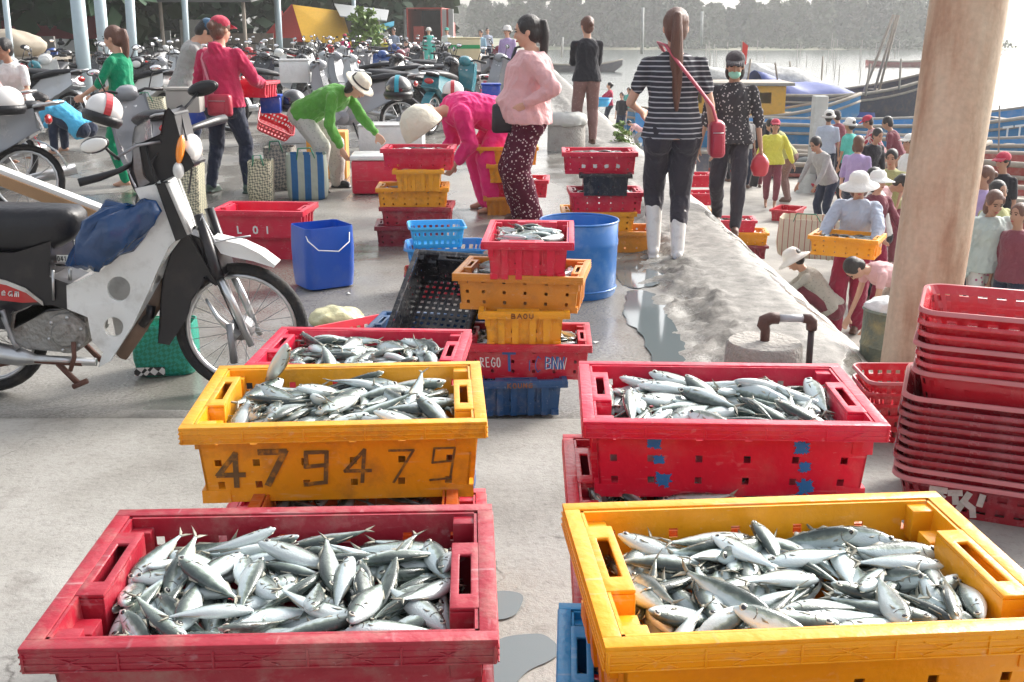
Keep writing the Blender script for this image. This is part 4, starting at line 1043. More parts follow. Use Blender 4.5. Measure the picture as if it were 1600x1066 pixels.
# piles between the parked motorbikes
for i, (px, py, ms, tx) in enumerate([(728, 108, [OCH, ORG], 'orange'), (775, 128, [RED, CRIM], 'red'), (400, 135, [CRIM], 'red'), (765, 160, [CRIM, CRIM], 'crimson'), (690, 150, [RED], 'dull red'), (742, 96, [CRIM], 'dark red')]):
    q = P(px, py + 12, 0)
    for j, m in enumerate(ms): crate((q.x, q.y, -.03 + j * .2 + .35 * (i == 2)), 5 * i, m, '%s crate %s, %s' % (tx, ['on the ground', 'stacked on another'][j], ['in front of the foam boxes', 'left of the purple blouse', 'beyond the red hooded jumper', 'behind the pink shirt', 'right of the green jumper', 'near the cargo box'][i]), sc=1.4)

# ================================================================ baskets
def tray_mesh(w, l, h, rad=.05, slot=True, taper=.86, name='basket_tray'):
    mb = MB()
    def ring(k, z, grow=0, nseg=6):
        X, Y = w / 2 * k + grow, l / 2 * k + grow; r = rad + grow; pts = []
        for q, (cx, cy) in enumerate(((X - r, Y - r), (-X + r, Y - r), (-X + r, -Y + r), (X - r, -Y + r))):
            for i in range(nseg + 1):
                a = pi / 2 * (q + i / nseg); pts.append(V((cx + r * math.cos(a), cy + r * math.sin(a), z)))
            nx = ((-X + r, Y), (-X, -Y + r), (X - r, -Y), (X, Y - r))[q]; lastp = pts[-1]
            for i in range(1, 14): pts.append(lastp.lerp(V((nx[0], nx[1], z)), i / 14))
        return pts
    lv = [(taper, 0), (taper + .01, .006), (taper + .03, h * .2), (taper + .05, h * .4), (taper + .07, h * .6), (taper + .09, h * .78), (1, h)]
    rs = [ring(k, z) for k, z in lv]; n = len(rs[0]); o = 0
    vs = [p for r in rs for p in r]; fs = []
    for i in range(len(rs) - 1):
        for j in range(n):
            if slot and i in (2, 4) and j % 2 == 0: continue
            fs.append((i * n + j, i * n + (j + 1) % n, (i + 1) * n + (j + 1) % n, (i + 1) * n + j))
    fs.append(tuple(range(n - 1, -1, -1)))
    mb.add(vs, fs); me = modmesh(mb.mesh(name, RED), solid=.003)
    mb = MB(); top = rs[-1]
    mb.rings([ring(1, h + .002, -.001), ring(1, h + .003, .008), ring(1, h - .004, .012), ring(1, h - .011, .0125), ring(1, h - .011, .010), ring(1, h - .004, .0085), ring(1, h - .002, .004), ring(1, h - .003, -.001)], closed=True)
    return me, modmesh(mb.mesh('rim', RED), auto=50)
TR = tray_mesh(.56, .40, .125, .06); TR2 = tray_mesh(.42, .3, .14, .045); TR3 = tray_mesh(.34, .27, .13, .03)
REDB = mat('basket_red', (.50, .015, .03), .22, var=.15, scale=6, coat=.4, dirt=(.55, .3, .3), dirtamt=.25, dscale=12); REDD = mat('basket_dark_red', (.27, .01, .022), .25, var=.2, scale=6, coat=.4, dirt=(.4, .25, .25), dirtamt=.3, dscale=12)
RIMC = mat('basket_rim_pale', (.52, .17, .18), .3, var=.2, scale=9)
def tray(loc, rz, m, label, src, rimm=None, group=None, rot=None, sc=1):
    t = thing('basket', label, 'basket', loc, rz, group, rot=rot, sc=sc)
    for k, me, mm in (('basket_body', src[0], m), ('rim', src[1], rimm or m)):
        o = bpy.data.objects.new(k, me); C.objects.link(o); o.parent = t; recolor(o, mm)
    return t
ang = R(-23); fl = P(1402, 772, .06); cxy = fl + V((math.cos(ang), math.sin(ang), 0)) * .27 + V((-math.sin(ang), math.cos(ang), 0)) * .2
zz = 0; rnd = random.Random(3)
for i in range(17):
    if i == 0: lab, mm = 'lowest basket of the nested red baskets, with worn white paint on its side', REDD
    elif i == 16: lab, mm = 'topmost basket of the tall nested stack of red baskets', REDB
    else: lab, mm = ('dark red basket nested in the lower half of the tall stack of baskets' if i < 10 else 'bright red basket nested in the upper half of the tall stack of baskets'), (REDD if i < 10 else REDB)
    g_ = None if i in (0, 16) else ('nested baskets in the lower half' if i < 10 else 'nested baskets in the upper half')
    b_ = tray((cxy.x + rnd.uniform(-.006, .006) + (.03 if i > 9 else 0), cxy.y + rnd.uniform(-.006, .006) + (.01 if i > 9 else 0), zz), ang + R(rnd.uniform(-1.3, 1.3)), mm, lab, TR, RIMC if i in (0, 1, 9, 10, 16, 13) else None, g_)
    if i == 0:
        def bpt(u, v): return V(((u - .5) * .5, -(.40 / 2 * (.87 + .1 * v)) - .0025, v * .11)), V((0, -1, .1)).normalized()
        PW = mat('worn_white_paint', (.55, .52, .48), .6, dirt=(.3, .33, .25), dirtamt=.8, dscale=40)
        strokes('worn_lettering', [[(.17, .85), (.25, .85)], [(.22, .85), (.235, .3)], [(.19, .7), (.24, .6)], [(.2, .55), (.24, .45)], [(.28, .8), (.34, .85)], [(.31, .8), (.32, .5)], [(.39, .85), (.34, .3)], [(.36, .6), (.42, .4), (.43, .15)], [(.47, .85), (.46, .55)]], bpt, .02, PW, b_)
    zz += .03 if i not in (9,) else .075
    if i > 12: zz += .006
for i in range(4): tray((1.50, 3.95, .0 + i * .045), R(-10 + 3 * i), REDB, 'small bright red basket in the short stack left of the tall basket stack', TR2, RIMC if i == 3 else None, 'small baskets left of the tall basket stack', sc=.8)
SKYB = mat('basket_light_blue', (.03, .38, .72), .3, coat=.3, var=.1); BLUB = mat('basket_blue', (.02, .22, .55), .3, coat=.3, var=.15)
tray((-.45, 6.42, -.03), R(5), REDB, 'small bright red basket under the blue baskets', TR3, sc=1.1)
tray((-.40, 6.45, .11), R(4), BLUB, 'wide blue basket under the light blue basket', TR2, sc=1.12)
tray((-.45, 6.42, .27), R(8), SKYB, 'light blue basket topping the small basket stack', TR3, sc=.95)
tray((-.72, 5.12, -.03), R(40), mat('basket_pink_red', (.72, .05, .08), .4), 'pinkish red basket lying beside the yellow plastic bag', TR2, sc=1.0)

# ================================================================ blue can, drum, barrel, pipe, bags
BC = mat('can_blue', (.008, .085, .47), .3, var=.08, scale=4, coat=.25, bump=.1, bscale=8, dirt=(.2, .25, .35), dirtamt=.2)
def rrect(w, l, r, z, n=5):
    pts = []
    for q, (sx, sy) in enumerate(((1, 1), (-1, 1), (-1, -1), (1, -1))):
        for i in range(n + 1):
            a = pi / 2 * (q + i / n); pts.append(V((sx * (w / 2 - r) + r * math.cos(a), sy * (l / 2 - r) + r * math.sin(a), z)))
    return pts
q = P(507, 446, -.03); t = thing('open_can', 'blue square plastic can with its top cut off and a wire handle', 'container', (q.x, q.y, -.03), R(33))
mb = MB(); o_ = [rrect(w_, w_ * .88, r_, z_) for w_, r_, z_ in ((.26, .05, 0), (.31, .06, .012), (.325, .06, .1), (.33, .055, .25), (.315, .04, .37), (.31, .035, .385))]
i_ = [rrect(w_, w_ * .88, r_, z_) for w_, r_, z_ in ((.304, .032, .385), (.308, .04, .36), (.32, .05, .2), (.3, .05, .015))]
mb.rings(o_ + i_); mb.build('can_body', BC, t, smooth=True, auto=50)
MB().tube([(-.15, -.10, .35), (-.16, -.16, .32), (-.12, -.22, .27), (0, -.24, .255), (.09, -.2, .30), (.12, -.14, .345)], .0035, 6).build('wire_handle', mat('white_wire', (.7, .72, .72), .4), t, smooth=True)
q = P(925, 452, -.03); t = thing('drum', 'large open blue plastic drum behind the middle stack', 'drum', (.40, 6.42, -.03)); r = .235
DB = mat('drum_blue', (.01, .15, .48), .3, var=.12, scale=5, coat=.3, dirt=(.35, .5, .6), dirtamt=.35, dscale=5)
MB().lathe([(r * .9, 0), (r * .95, .02), (r * .97, .2), (r * .985, .3), (r, .31), (r, .335), (r * .985, .345), (r * .99, .44), (r * .975, .445), (r * .96, .43), (r * .94, .05), (.001, .03)], n=40).build('drum_body', DB, t, smooth=True, auto=45)
MB().torus((0, 0, .448), r * .99, .007, 'z', 40, 6).build('hoop', DB, t, smooth=True); MB().torus((0, 0, .05), r * .965, .006, 'z', 40, 6).build('hoop', DB, t, smooth=True)
def blob_bag(name, label, cat, loc, dims, m, seed, amp=.25, rz=0):
    mb = MB(); mb.ell((0, 0, dims[2] * .8), dims, n=36, m=24); me = mb.mesh(name, m, True); rnd = seed * 7.3
    for v in me.vertices:
        c = v.co.copy(); k = noise.noise(c * (1.2 / max(dims)) * 2 + V((rnd, 0, 0))) + .6 * (1 - 2 * abs(noise.noise(c * (5 / max(dims)) + V((0, rnd, 0))))) * .6 + .25 * noise.noise(c * (16 / max(dims)))
        v.co += c.normalized() * k * amp * min(dims) * 1.3
        if v.co.z < 0: v.co.z *= .1
    o = bpy.data.objects.new(name, me); C.objects.link(o); o.location = loc; o.rotation_euler[2] = rz; return tag(o, label, cat)
PB = mat('yellow_polythene', (.62, .58, .33), .3, var=.25, scale=10, coat=.5, bump=.5, bscale=30); WB = mat('white_polythene', (.72, .73, .72), .3, var=.15, coat=.5, bump=.5, bscale=25)
q = P(528, 512, -.03); blob_bag('plastic_bag', 'crumpled pale yellow plastic bag on the wet concrete', 'bag', (q.x, q.y, -.03), (.15, .11, .06), PB, 1)
CONC = mat('old_concrete', (.36, .34, .31), .8, var=.25, scale=12, bump=.8, bscale=40, dirt=(.14, .12, .10), dirtamt=.6); PIPEB = mat('pipe_brown', (.10, .05, .04), .6, var=.35, scale=30, bump=.3); PIPEG = mat('pipe_grey', (.42, .44, .46), .45, var=.12)
t = thing('concrete_well_cap', 'round grey concrete well cap with a pipe elbow beside the kerb', 'well cap', (1.14, 4.72, -.03))
MB().lathe([(.175, -.05), (.173, .12), (.168, .175), (.16, .183), (.001, .187)], n=40).build('concrete_ring', CONC, t, smooth=True, auto=40, wr=.006)
t = thing('water_pipe', 'brown and grey pipe bent over from the concrete cap to the ground', 'pipe', (1.14, 4.72, -.03))
MB().tube([(0, 0, .18), (0, 0, .235), (-.012, 0, .26), (-.01, 0, .275), (.02, 0, .29), (.055, 0, .29)], [.021, .022, .028, .03, .028, .027], 14).build('elbow', PIPEB, t, smooth=True)
MB().tube([(.05, 0, .29), (.175, 0, .288)], .017, 14).build('pipe', PIPEG, t, smooth=True)
MB().tube([(.165, 0, .288), (.195, 0, .287), (.205, 0, .275), (.207, 0, .25), (.207, 0, .235)], [.02, .023, .025, .025, .023], 14).build('elbow', PIPEB, t, smooth=True)
MB().tube([(.207, 0, .24), (.207, 0, -.02)], .015, 12).build('pipe', mat('pipe_dark', (.05, .035, .035), .5, var=.3, scale=30), t, smooth=True)
RUSTG = mat('rusty_green_paint', (.16, .19, .15), .6, var=.3, scale=8, dirt=(.5, .42, .2), dirtamt=.8, dscale=7, bump=.4)
t = thing('barrel', 'rusty green metal barrel with foam on top beside the round post', 'barrel', (1.93, 5.35, -.2))
MB().lathe([(.14, 0), (.145, .02), (.142, .15), (.147, .16), (.142, .17), (.14, .33), (.148, .34), (.14, .35), (.13, .345), (.128, .2), (.001, .2)], n=28).build('barrel_body', RUSTG, t, smooth=True, auto=50)
blob_bag('plastic_bag', 'torn white foam and plastic on top of the rusty green barrel', 'bag', (1.93, 5.35, .08), (.13, .12, .07), WB, 5)
# round post
POST = bpy.data.materials.new('post_paint'); N, L = nodes(POST); b = N['Principled BSDF']; b.inputs['Roughness'].default_value = .55
tc = N.new('ShaderNodeTexCoord'); mp = N.new('ShaderNodeMapping'); mp.inputs['Scale'].default_value = (3, 3, .7); n = N.new('ShaderNodeTexNoise'); n.inputs['Scale'].default_value = 1.7; n.inputs['Detail'].default_value = 7; n.inputs['Roughness'].default_value = .6
L.new(tc.outputs['Object'], mp.inputs[0]); L.new(mp.outputs[0], n.inputs['Vector']); cr = N.new('ShaderNodeValToRGB'); e = cr.color_ramp.elements
e[0].position = .36; e[0].color = (.74, .60, .44, 1); e[1].position = .68; e[1].color = (.36, .17, .10, 1); k = cr.color_ramp.elements.new(.46); k.color = (.68, .51, .36, 1); k = cr.color_ramp.elements.new(.56); k.color = (.54, .34, .22, 1)
L.new(n.outputs['Fac'], cr.inputs[0]); n2 = N.new('ShaderNodeTexNoise'); n2.inputs['Scale'].default_value = 40; n2.inputs['Detail'].default_value = 6; L.new(tc.outputs['Object'], n2.inputs['Vector'])
mx = N.new('ShaderNodeMix'); mx.data_type = 'RGBA'; mx.blend_type = 'MULTIPLY'; mx.inputs[0].default_value = .35; L.new(cr.outputs[0], mx.inputs[6]); L.new(n2.outputs['Fac'], mx.inputs[7]); L.new(mx.outputs[2], b.inputs['Base Color'])
bp = N.new('ShaderNodeBump'); bp.inputs['Strength'].default_value = .3; bp.inputs['Distance'].default_value = .01; L.new(n2.outputs['Fac'], bp.inputs['Height']); L.new(bp.outputs[0], b.inputs['Normal'])
mb = MB(); rs = []
for i in range(30):
    z = -.4 + i * .13; rs.append([V((.10 * (z / 2.5) + (.153 + .006 * z / 2.5 + .001 * math.sin(i)) * math.cos(2 * pi * j / 40), (.153 + .006 * z / 2.5 + .001 * math.sin(i)) * math.sin(2 * pi * j / 40), z)) for j in range(40)])
mb.rings(rs); o = mb.build('round_post', POST, smooth=True, auto=60, loc=(1.86, 4.80, 0)); tag(o, 'thick round cream post with rusty stains, right foreground', 'post')

# woven bags, coolers, boxes in the middle distance
def woven(label, loc, w, d, h, m, rz=0, name='woven_bag', sag=.03):
    t = thing(name, label, 'bag', loc, rz); mb = MB()
    o_ = [rrect(w * k, d * k, min(w, d) * .22, z) for k, z in ((.86, 0), (.97, h * .08), (1.03, h * .35), (1, h * .75), (.96, h))]
    i_ = [rrect(w * k, d * k, min(w, d) * .22, z) for k, z in ((.94, h), (.94, h * .6), (.85, h * .5))]
    mb.rings(o_ + i_); mb.build('bag_body', m, t, smooth=True, auto=60, wr=.015)
    mb = MB(); mb.tube([(-w * .25, -d * .47, h * .9), (-w * .2, -d * .5, h * 1.15), (w * .1, -d * .5, h * 1.16), (w * .2, -d * .47, h * .9)], .008, 6); mb.build('bag_handle', mat('bag_handle', (.03, .2, .12), .5), t, smooth=True)
    return t
WV1 = cloth_pat('weave_blue_striped', (.03, .12, .28), (.36, .40, .34), 'vstripe', 2.6, w=.45); WV2 = weave('weave_cream_grey', (.62, .58, .42), (.16, .17, .13), 55); WV3 = weave('weave_green', (.01, .22, .13), (.02, .32, .25), 60); WV4 = cloth_pat('sack_striped', (.55, .5, .40), (.38, .14, .13), 'vstripe', 4.5, w=.9)
q = P(482, 305); woven('blue and cream woven bag standing behind the blue can', (q.x, q.y, -.03), .38, .3, .42, WV1, .2)
q = P(440, 290); woven('grey and cream woven bag beside the blue woven bag', (q.x, q.y, -.03), .3, .3, .42, weave('weave_grey_brown', (.4, .36, .3), (.14, .15, .15), 40), 0)
q = P(410, 310); woven('small cream patterned bag by the boots of the red-hooded woman', (q.x, q.y, -.03), .22, .25, .38, WV2, .1)
q = P(302, 330); woven('narrow cream woven bag behind the white motorbike headlamp', (q.x, q.y, -.03), .2, .25, .55, WV2, 0)
q = P(232, 225); woven('large cream woven sack with green plastic on the parked motorbikes', (q.x, q.y, .12), .55, .4, .5, WV2, .3)
q = P(225, 560); gb = woven('green woven bag on the ground under the white motorbike', (-1.60, 4.86, -.03), .27, .2, .24, WV3, .1)
MB().slab((-.136, -.106, .012), (-.0, -.106, .012), (-.0, -.106, .05), (-.136, -.106, .05), (0, -.004, 0)).build('checked_band', weave('weave_check', (.02, .02, .02), (.7, .7, .68), 38), gb)
q = P(1255, 420, -1.6); woven('pink-striped cream sack below the kerb beside the woman in the white hat', (q.x - .1, q.y - .6, -1.3), .8, .5, .5, WV4, -.4)
# red cooler with white lid
q = P(592, 298); t = thing('cooler_box', 'red cooler box with a white lid in front of the person in the green jumper', 'cooler', (q.x, q.y, -.03), R(3))
MB().box((0, .12, .17), (.5, .45, .32)).build('box_body', CRIM, t, bevel=.02, auto=40); MB().box((0, .12, .355), (.52, .47, .045)).build('lid', WB, t, bevel=.012, auto=40)
MB().tube([(-.2, -.115, .13), (-.2, -.125, .14), (.16, -.125, .14), (.16, -.115, .13)], .008, 6).build('handle', CRIM, t, smooth=True)
q = P(512, 275); t = thing('painted_box', 'orange box with black painted letters behind the green jumper', 'box', (q.x, q.y + .1, -.03), R(2)); MB().box((0, 0, .25), (.42, .3, .5)).build('box_body', plastic('box_orange', (.75, .33, .05)), t, bevel=.012, auto=40)
strokes('lettering', text_polys('NIV', .0, .0, .2, .25, .2), lambda u, v: (V((-.12 + u * .35, -.151, .2 + v)), V((0, -1, 0))), .03, INKK, t)
# white table-like boards behind
for (x0, y0, x1, h_, dd, lab, m) in ((560, 238, 660, .35, .5, 'long white foam box lying behind the red cooler', WB), (440, 222, 520, .3, .4, 'white foam box behind the woven bags', WB)):
    q0, q1 = P(x0, y0), P(x1, y0); t = thing('foam_box', lab, 'box', ((q0.x + q1.x) / 2, q0.y + .3, -.03)); MB().box((0, 0, h_ / 2), (q1.x - q0.x, dd, h_)).build('box_body', m, t, bevel=.02, auto=40); MB().box((0, 0, h_ + .012), (q1.x - q0.x + .02, dd + .02, .022)).build('lid', m, t, bevel=.006, auto=40)
# concrete block with cloth, right of the pink shirt
q = P(885, 240); t = thing('concrete_drum', 'squat grey concrete drum draped with a pale cloth by the woman in pink', 'drum', (.72, 14.6, -.03), sc=.85)
MB().lathe([(.30, -.1), (.29, .45), (.27, .5), (.001, .5)], n=28).build('drum_body', CONC, t, smooth=True, auto=40)
mb = MB(); mb.lathe([(.001, .57), (.2, .565), (.29, .54), (.315, .47), (.31, .40)], n=36); mb.build('cloth_cover', mat('grey_cloth', (.5, .5, .47), .85), t, smooth=True, solid=.01, wr=.03)
# foam box and plank across the far side of the white motorbike
t = thing('foam_board', 'long white foam board with brown edge resting across the motorbike saddle', 'board', (0, 0, 0)); A, B_ = PY(-30, 262, 4.86), PY(168, 338, 4.86); dv = (B_ - A)
mb = MB(); nrm = V((0, 0, 1)) - dv.normalized() * dv.normalized().z; nrm.normalize()
mb.slab(A, B_, B_ + V((0, .07, 0)), A + V((0, .07, 0)), nrm * .025); mb.build('foam', mat('foam_white', (.75, .75, .72), .6), t, bevel=.004, auto=40)
mb = MB(); s_ = V((0, -.012, 0)) - nrm * .045; mb.slab(A + s_, B_ + s_, B_ + s_ + V((0, .02, 0)), A + s_ + V((0, .02, 0)), nrm * .05); mb.build('edge_strip', mat('pine_strip', (.45, .26, .13), .6, var=.2, scale=12), t)
# litter on the ground
LIT = mat('litter_white', (.75, .75, .72), .5); 
rnd = random.Random(5)
for i in range(14):
    x, y = rnd.uniform(430, 960), rnd.uniform(420, 600)
    q = P(x, y, -.028)
    if not (4.3 < q.y < 7.4): continue
    mb = MB(); s = rnd.uniform(.012, .03); a = rnd.uniform(0, 6)
    mb.slab(V((0, 0, 0)), V((s * math.cos(a), s * math.sin(a), .006)), V((s * math.cos(a) - s * .6 * math.sin(a), s * math.sin(a) + s * .6 * math.cos(a), .001)), V((-s * .5 * math.sin(a), s * .5 * math.cos(a), .008)), (0, 0, .0015))
    o = mb.build('paper_scrap', LIT, loc=(q.x, q.y, ter(q.x, q.y) + .002)); tag(o, 'pale scrap of litter lying on the wet concrete', 'litter', 'scraps on the concrete')
# ================================================================ the white motorbike at the left
YB = 4.55; bx0 = PY(200, 500, YB).x
def B(px, py): q = PY(px, py, YB); return (q.x - bx0, q.z)
def BL(pts): return [B(*p) for p in pts]
WHITEP = mat('fairing_white', (.72, .73, .71), .35, var=.07, scale=4, dirt=(.2, .17, .13), dirtamt=.45, dscale=7, coat=.2); DKP = mat('fairing_black', (.009, .008, .011), .3, dirt=(.09, .07, .06), dirtamt=.35, dscale=8); REDP = mat('fairing_red', (.45, .02, .02), .3, dirt=(.3, .12, .08), dirtamt=.4)
bike = thing('motorbike', 'worn white and black step-through motorbike with red side panel, left foreground', 'motorbike', (bx0, YB, -.03)); ZO = .03
def pb(name, pts, y0, y1, m, par=bike, holes=(), bevel=.006): 
    mb = MB(); mb.prism([(x, z + ZO) for x, z in BL(pts)], y0, y1, [[(x, z + ZO) for x, z in BL(h)] for h in holes]); return mb.build(name, m, par, bevel=bevel, auto=35)
el = lambda cx, cy, rx, ry, n=18: [(cx + rx * math.cos(2 * pi * i / n), cy + ry * math.sin(2 * pi * i / n)) for i in range(n)]
sh = pb('leg_shield', [(262, 281), (272, 300), (285, 340), (292, 364), (279, 377), (262, 412), (250, 441), (225, 495), (190, 550), (172, 559), (179, 536), (163, 521), (156, 483), (125, 470), (124, 435), (150, 425), (175, 412), (203, 392), (217, 374), (240, 347), (240, 312), (228, 288)], -.14, -.12, WHITEP, holes=[el(203, 440, 18, 19), el(195, 498, 15, 15)])
mb = MB(); mb.prism([(x, z + ZO) for x, z in BL([(262, 281), (285, 340), (292, 364), (262, 412), (250, 441), (238, 432), (262, 385), (262, 340), (245, 290)])], -.12, .12); mb.build('shield_centre', WHITEP, bike, bevel=.01, auto=35)
pb('leg_shield', [(262, 281), (285, 340), (292, 364), (262, 412), (190, 550), (172, 559), (156, 483), (125, 470), (150, 425), (217, 374), (240, 312)], .12, .14, WHITEP)
pb('shield_rim', [(262, 281), (273, 280), (306, 358), (292, 364)], -.15, -.11, BPL); pb('shield_rim', [(273, 280), (279, 279), (312, 356), (306, 358)], -.148, -.11, CHROME, bevel=.001)
mb = MB(); x, z = B(255, 338); mb.lathe([(.001, -.006), (.013, -.006), (.016, 0)], (x, -.142, z + ZO), 14, rot=rotm(pi / 2, 'X')); mb.build('key_lock', BPL, bike, smooth=True)
# saddle: a real padded volume, broad behind and narrow in front
mb = MB(); rs = []
for px, top, bot, w in ((-170, 322, 350, .10), (-120, 318, 375, .13), (-60, 316, 385, .135), (0, 318, 390, .13), (50, 319, 392, .125), (90, 320, 385, .115), (114, 321, 372, .10), (126, 329, 360, .07), (131, 338, 350, .03)):
    x, zt = B(px, top); _, zb = B(px, bot); c = V((x, 0, (zt + zb) / 2 + ZO)); h = (zt - zb) / 2
    rs.append([c + V((0, w * math.copysign(abs(math.cos(a)) ** .55, math.cos(a)), h * math.copysign(abs(math.sin(a)) ** .55, math.sin(a)))) for a in [2 * pi * j / 20 for j in range(20)]])
mb.rings(rs); mb.build('saddle', SEATM, bike, smooth=True)
pb('body_panel', [(-190, 395), (-60, 385), (40, 385), (95, 372), (98, 400), (92, 425), (125, 437), (125, 470), (90, 476), (40, 500), (-60, 505), (-200, 470)], -.12, .12, DKP, bevel=.012)
rp = pb('side_panel', [(-120, 408), (0, 425), (35, 432), (70, 448), (82, 461), (55, 462), (0, 456), (-120, 440)], -.1265, -.118, REDP, bevel=.002)
mb = MB(); pts = [(x, z + ZO) for x, z in BL([(-120, 398), (-10, 420), (30, 428), (60, 440), (86, 460)])]
for (x0, z0), (x1, z1) in zip(pts[:-1], pts[1:]): mb.slab((x0, -.128, z0), (x1, -.128, z1), (x1, -.128, z1 - .02), (x0, -.128, z0 - .02), (0, .004, 0))
mb.build('silver_stripe', CHROME, bike)
xl, zl = B(2, 447); xr, zr = B(52, 451)
strokes('script', text_polys('Dream', 0, 0, .022, .035, .25, .3), lambda u, v: (V((xl + u, -.1267, zl + ZO - .006 + v - u * .08)), V((0, -1, 0))), .004, INKW, bike)
# number stencil on the frame and the wire rack holding the blue bag
mb = MB(); x, z = B(108, 400); mb.box((x, -.06, z + ZO), (.055, .005, .03)); pl_ = mb.build('number_tag', INKW, bike)
strokes('digits', text_polys('041', 0, 0, .01, .02, .4), lambda u, v: (V((x - .024 + u, -.0627, z + ZO - .009 + v)), V((0, -1, 0))), .003, INKK, pl_)
mb = MB(); a1, a2, a3 = B(98, 409), B(150, 409), B(166, 401); mb.tube([(a1[0], -.07, a1[1] + ZO), (a2[0], -.09, a2[1] + ZO), (a3[0], -.1, a3[1] + ZO)], .006, 8)
a1, a2 = B(102, 412), B(103, 458); mb.tube([(a1[0], -.13, a1[1] + ZO), (a2[0], -.13, a2[1] + ZO)], .006, 8); a1, a2 = B(123, 412), B(124, 430); mb.tube([(a1[0], -.1, a1[1] + ZO), (a2[0], -.1, a2[1] + ZO)], .008, 8); mb.build('wire_rack', CHROME, bike, smooth=True)
# engine
ENG = mat('engine_metal', (.30, .29, .27), .5, metal=.6, var=.25, scale=14, dirt=(.10, .055, .035), dirtamt=.8, dscale=10, bump=.5)
x, z = B(124, 507); z += ZO; mb = MB(); mb.lathe([(.001, -.17), (.05, -.17), (.056, -.162), (.06, -.158), (.085, -.155), (.088, -.14), (.088, -.10)], (x, 0, z), 28, rot=rotm(-pi / 2, 'X')); 
mb2 = MB(); mb2.lathe([(.088, -.10), (.088, .14), (.085, .155), (.06, .158), (.056, .162), (.05, .17), (.001, .172)], (x, 0, z), 28, rot=rotm(pi / 2, 'X')); mb2.build('engine_cover', ENG, bike, smooth=True, auto=35)
pb('engine', [(40, 478), (70, 470), (100, 470), (150, 482), (152, 520), (120, 535), (60, 532), (35, 515)], -.12, .12, ENG, bevel=.015)
mb = MB()
for i in range(6):
    a = i * pi / 3 + .3; mb.ell((x + .072 * math.cos(a), -.157, z + .072 * math.sin(a)), (.008, .006, .008), n=8, m=5)
mb.build('cover_bolts', CHROME, bike, smooth=True)
def tb_(name, pts, y, r, m, n=10):
    pp = [B(*p) for p in pts]; yy = y if hasattr(y, '__len__') else [y] * len(pp); return MB().tube([(a, yv, b + ZO) for (a, b), yv in zip(pp, yy)], r, n).build(name, m, bike, smooth=True)
tb_('exhaust', [(-190, 520), (-60, 527), (0, 532), (55, 542), (80, 546), (170, 550)], -.15, [.05, .05, .048, .04, .02, .018], CHROME, 14)
tb_('kick_lever', [(30, 470), (38, 492), (48, 518), (56, 528)], -.17, [.014, .01, .01, .014], STEEL); tb_('kick_lever', [(20, 474), (34, 472)], [-.17, -.23], .014, BPL)
tb_('footrest', [(40, 545), (150, 552)], -.16, .01, BROWNM); tb_('gear_lever', [(140, 517), (141, 540), (135, 560)], -.18, .01, BROWNM)
tb_('centre_stand', [(112, 552), (128, 568), (143, 583)], -.15, .013, BROWNM); tb_('centre_stand', [(136, 587), (157, 578)], -.155, .012, BROWNM); tb_('centre_stand', [(112, 552), (143, 583)], .15, .013, BROWNM); tb_('frame_tube', [(-40, 560), (0, 562), (60, 550), (110, 556)], -.1, .012, BROWNM)
tb_('frame_tube', [(262, 440), (240, 480), (215, 520), (190, 556)], 0, .028, mat('frame_brown', (.2, .13, .09), .6, var=.3, scale=20)); tb_('cable', [(225, 505), (238, 490), (240, 475)], -.03, .02, DKP)
# front end
pb('front_inner_guard', [(292, 365), (300, 361), (322, 365), (340, 382), (352, 402), (358, 424), (345, 436), (330, 428), (318, 440), (309, 462), (300, 480), (296, 490), (272, 527), (260, 525), (259, 500), (261, 460), (265, 425), (278, 385)], -.085, .085, DKP, bevel=.012)
pb('front_mudguard', [(335, 368), (352, 372), (380, 378), (410, 392), (434, 410), (432, 414), (400, 404), (370, 398), (350, 392)], -.055, .055, WHITEP, bevel=.008)
for y in (-.085, .085): tb_('fork', [(318, 330), (345, 415), (352, 428)], y, [.02, .028, .024], DKP); tb_('fork', [(350, 425), (372, 468), (400, 532)], y, [.016, .017, .014], CHROME)
wx, wz = B(378, 513); wr_ = wz + ZO; wh = wheel(bike, (wx, 0, wr_), wr_, 40, 28); 
hx, hz = B(378, 513); tb_('hub_arm', [(328, 462), (345, 490), (378, 520)], -.06, [.006, .01, .02], CHROME); tb_('brake_arm', [(365, 500), (372, 560)], -.065, .018, STEEL)
rw = wheel(bike, (B(-28, 513)[0], 0, wr_), wr_, 36, 28)
pb('headstock', [(222, 224), (262, 206), (268, 172), (274, 169), (283, 176), (296, 225), (303, 240), (310, 254), (300, 262), (262, 278), (240, 287), (226, 288), (215, 266)], -.09, .09, DKP, bevel=.02)
pb('grey_trim', [(221, 222), (229, 226), (237, 270), (245, 280), (230, 289), (222, 262)], -.102, -.088, STEEL, bevel=.003)
mb = MB(); x, z = B(293, 230); mb.ell((x, -.1, z + ZO), (.017, .03, .06), rotm(.2, 'Y'), 12, 10); mb.build('indicator', LENSO, bike, smooth=True); x, z = B(290, 262); mb = MB(); mb.ell((x, -.1, z + ZO), (.022, .03, .035), n=12, m=8); mb.build('indicator_base', WHITEP, bike, smooth=True)
tb_('handlebar', [(224, 248), (200, 262), (176, 270), (150, 276)], [-.05, -.11, -.15, -.19], [.011, .011, .016, .017], BPL); tb_('handlebar', [(262, 215), (285, 205), (300, 200), (310, 198)], [.05, .2, .34, .42], [.014, .014, .02, .02], BPL)
tb_('brake_lever', [(205, 240), (232, 222), (262, 218)], [-.2, -.15, -.1], .006, STEEL)
tb_('mirror_stem', [(215, 240), (205, 226), (200, 218)], [-.22, -.26, -.27], .006, BPL); tb_('mirror_stem', [(272, 178), (277, 165), (285, 150)], [.1, .18, .22], .006, BPL)
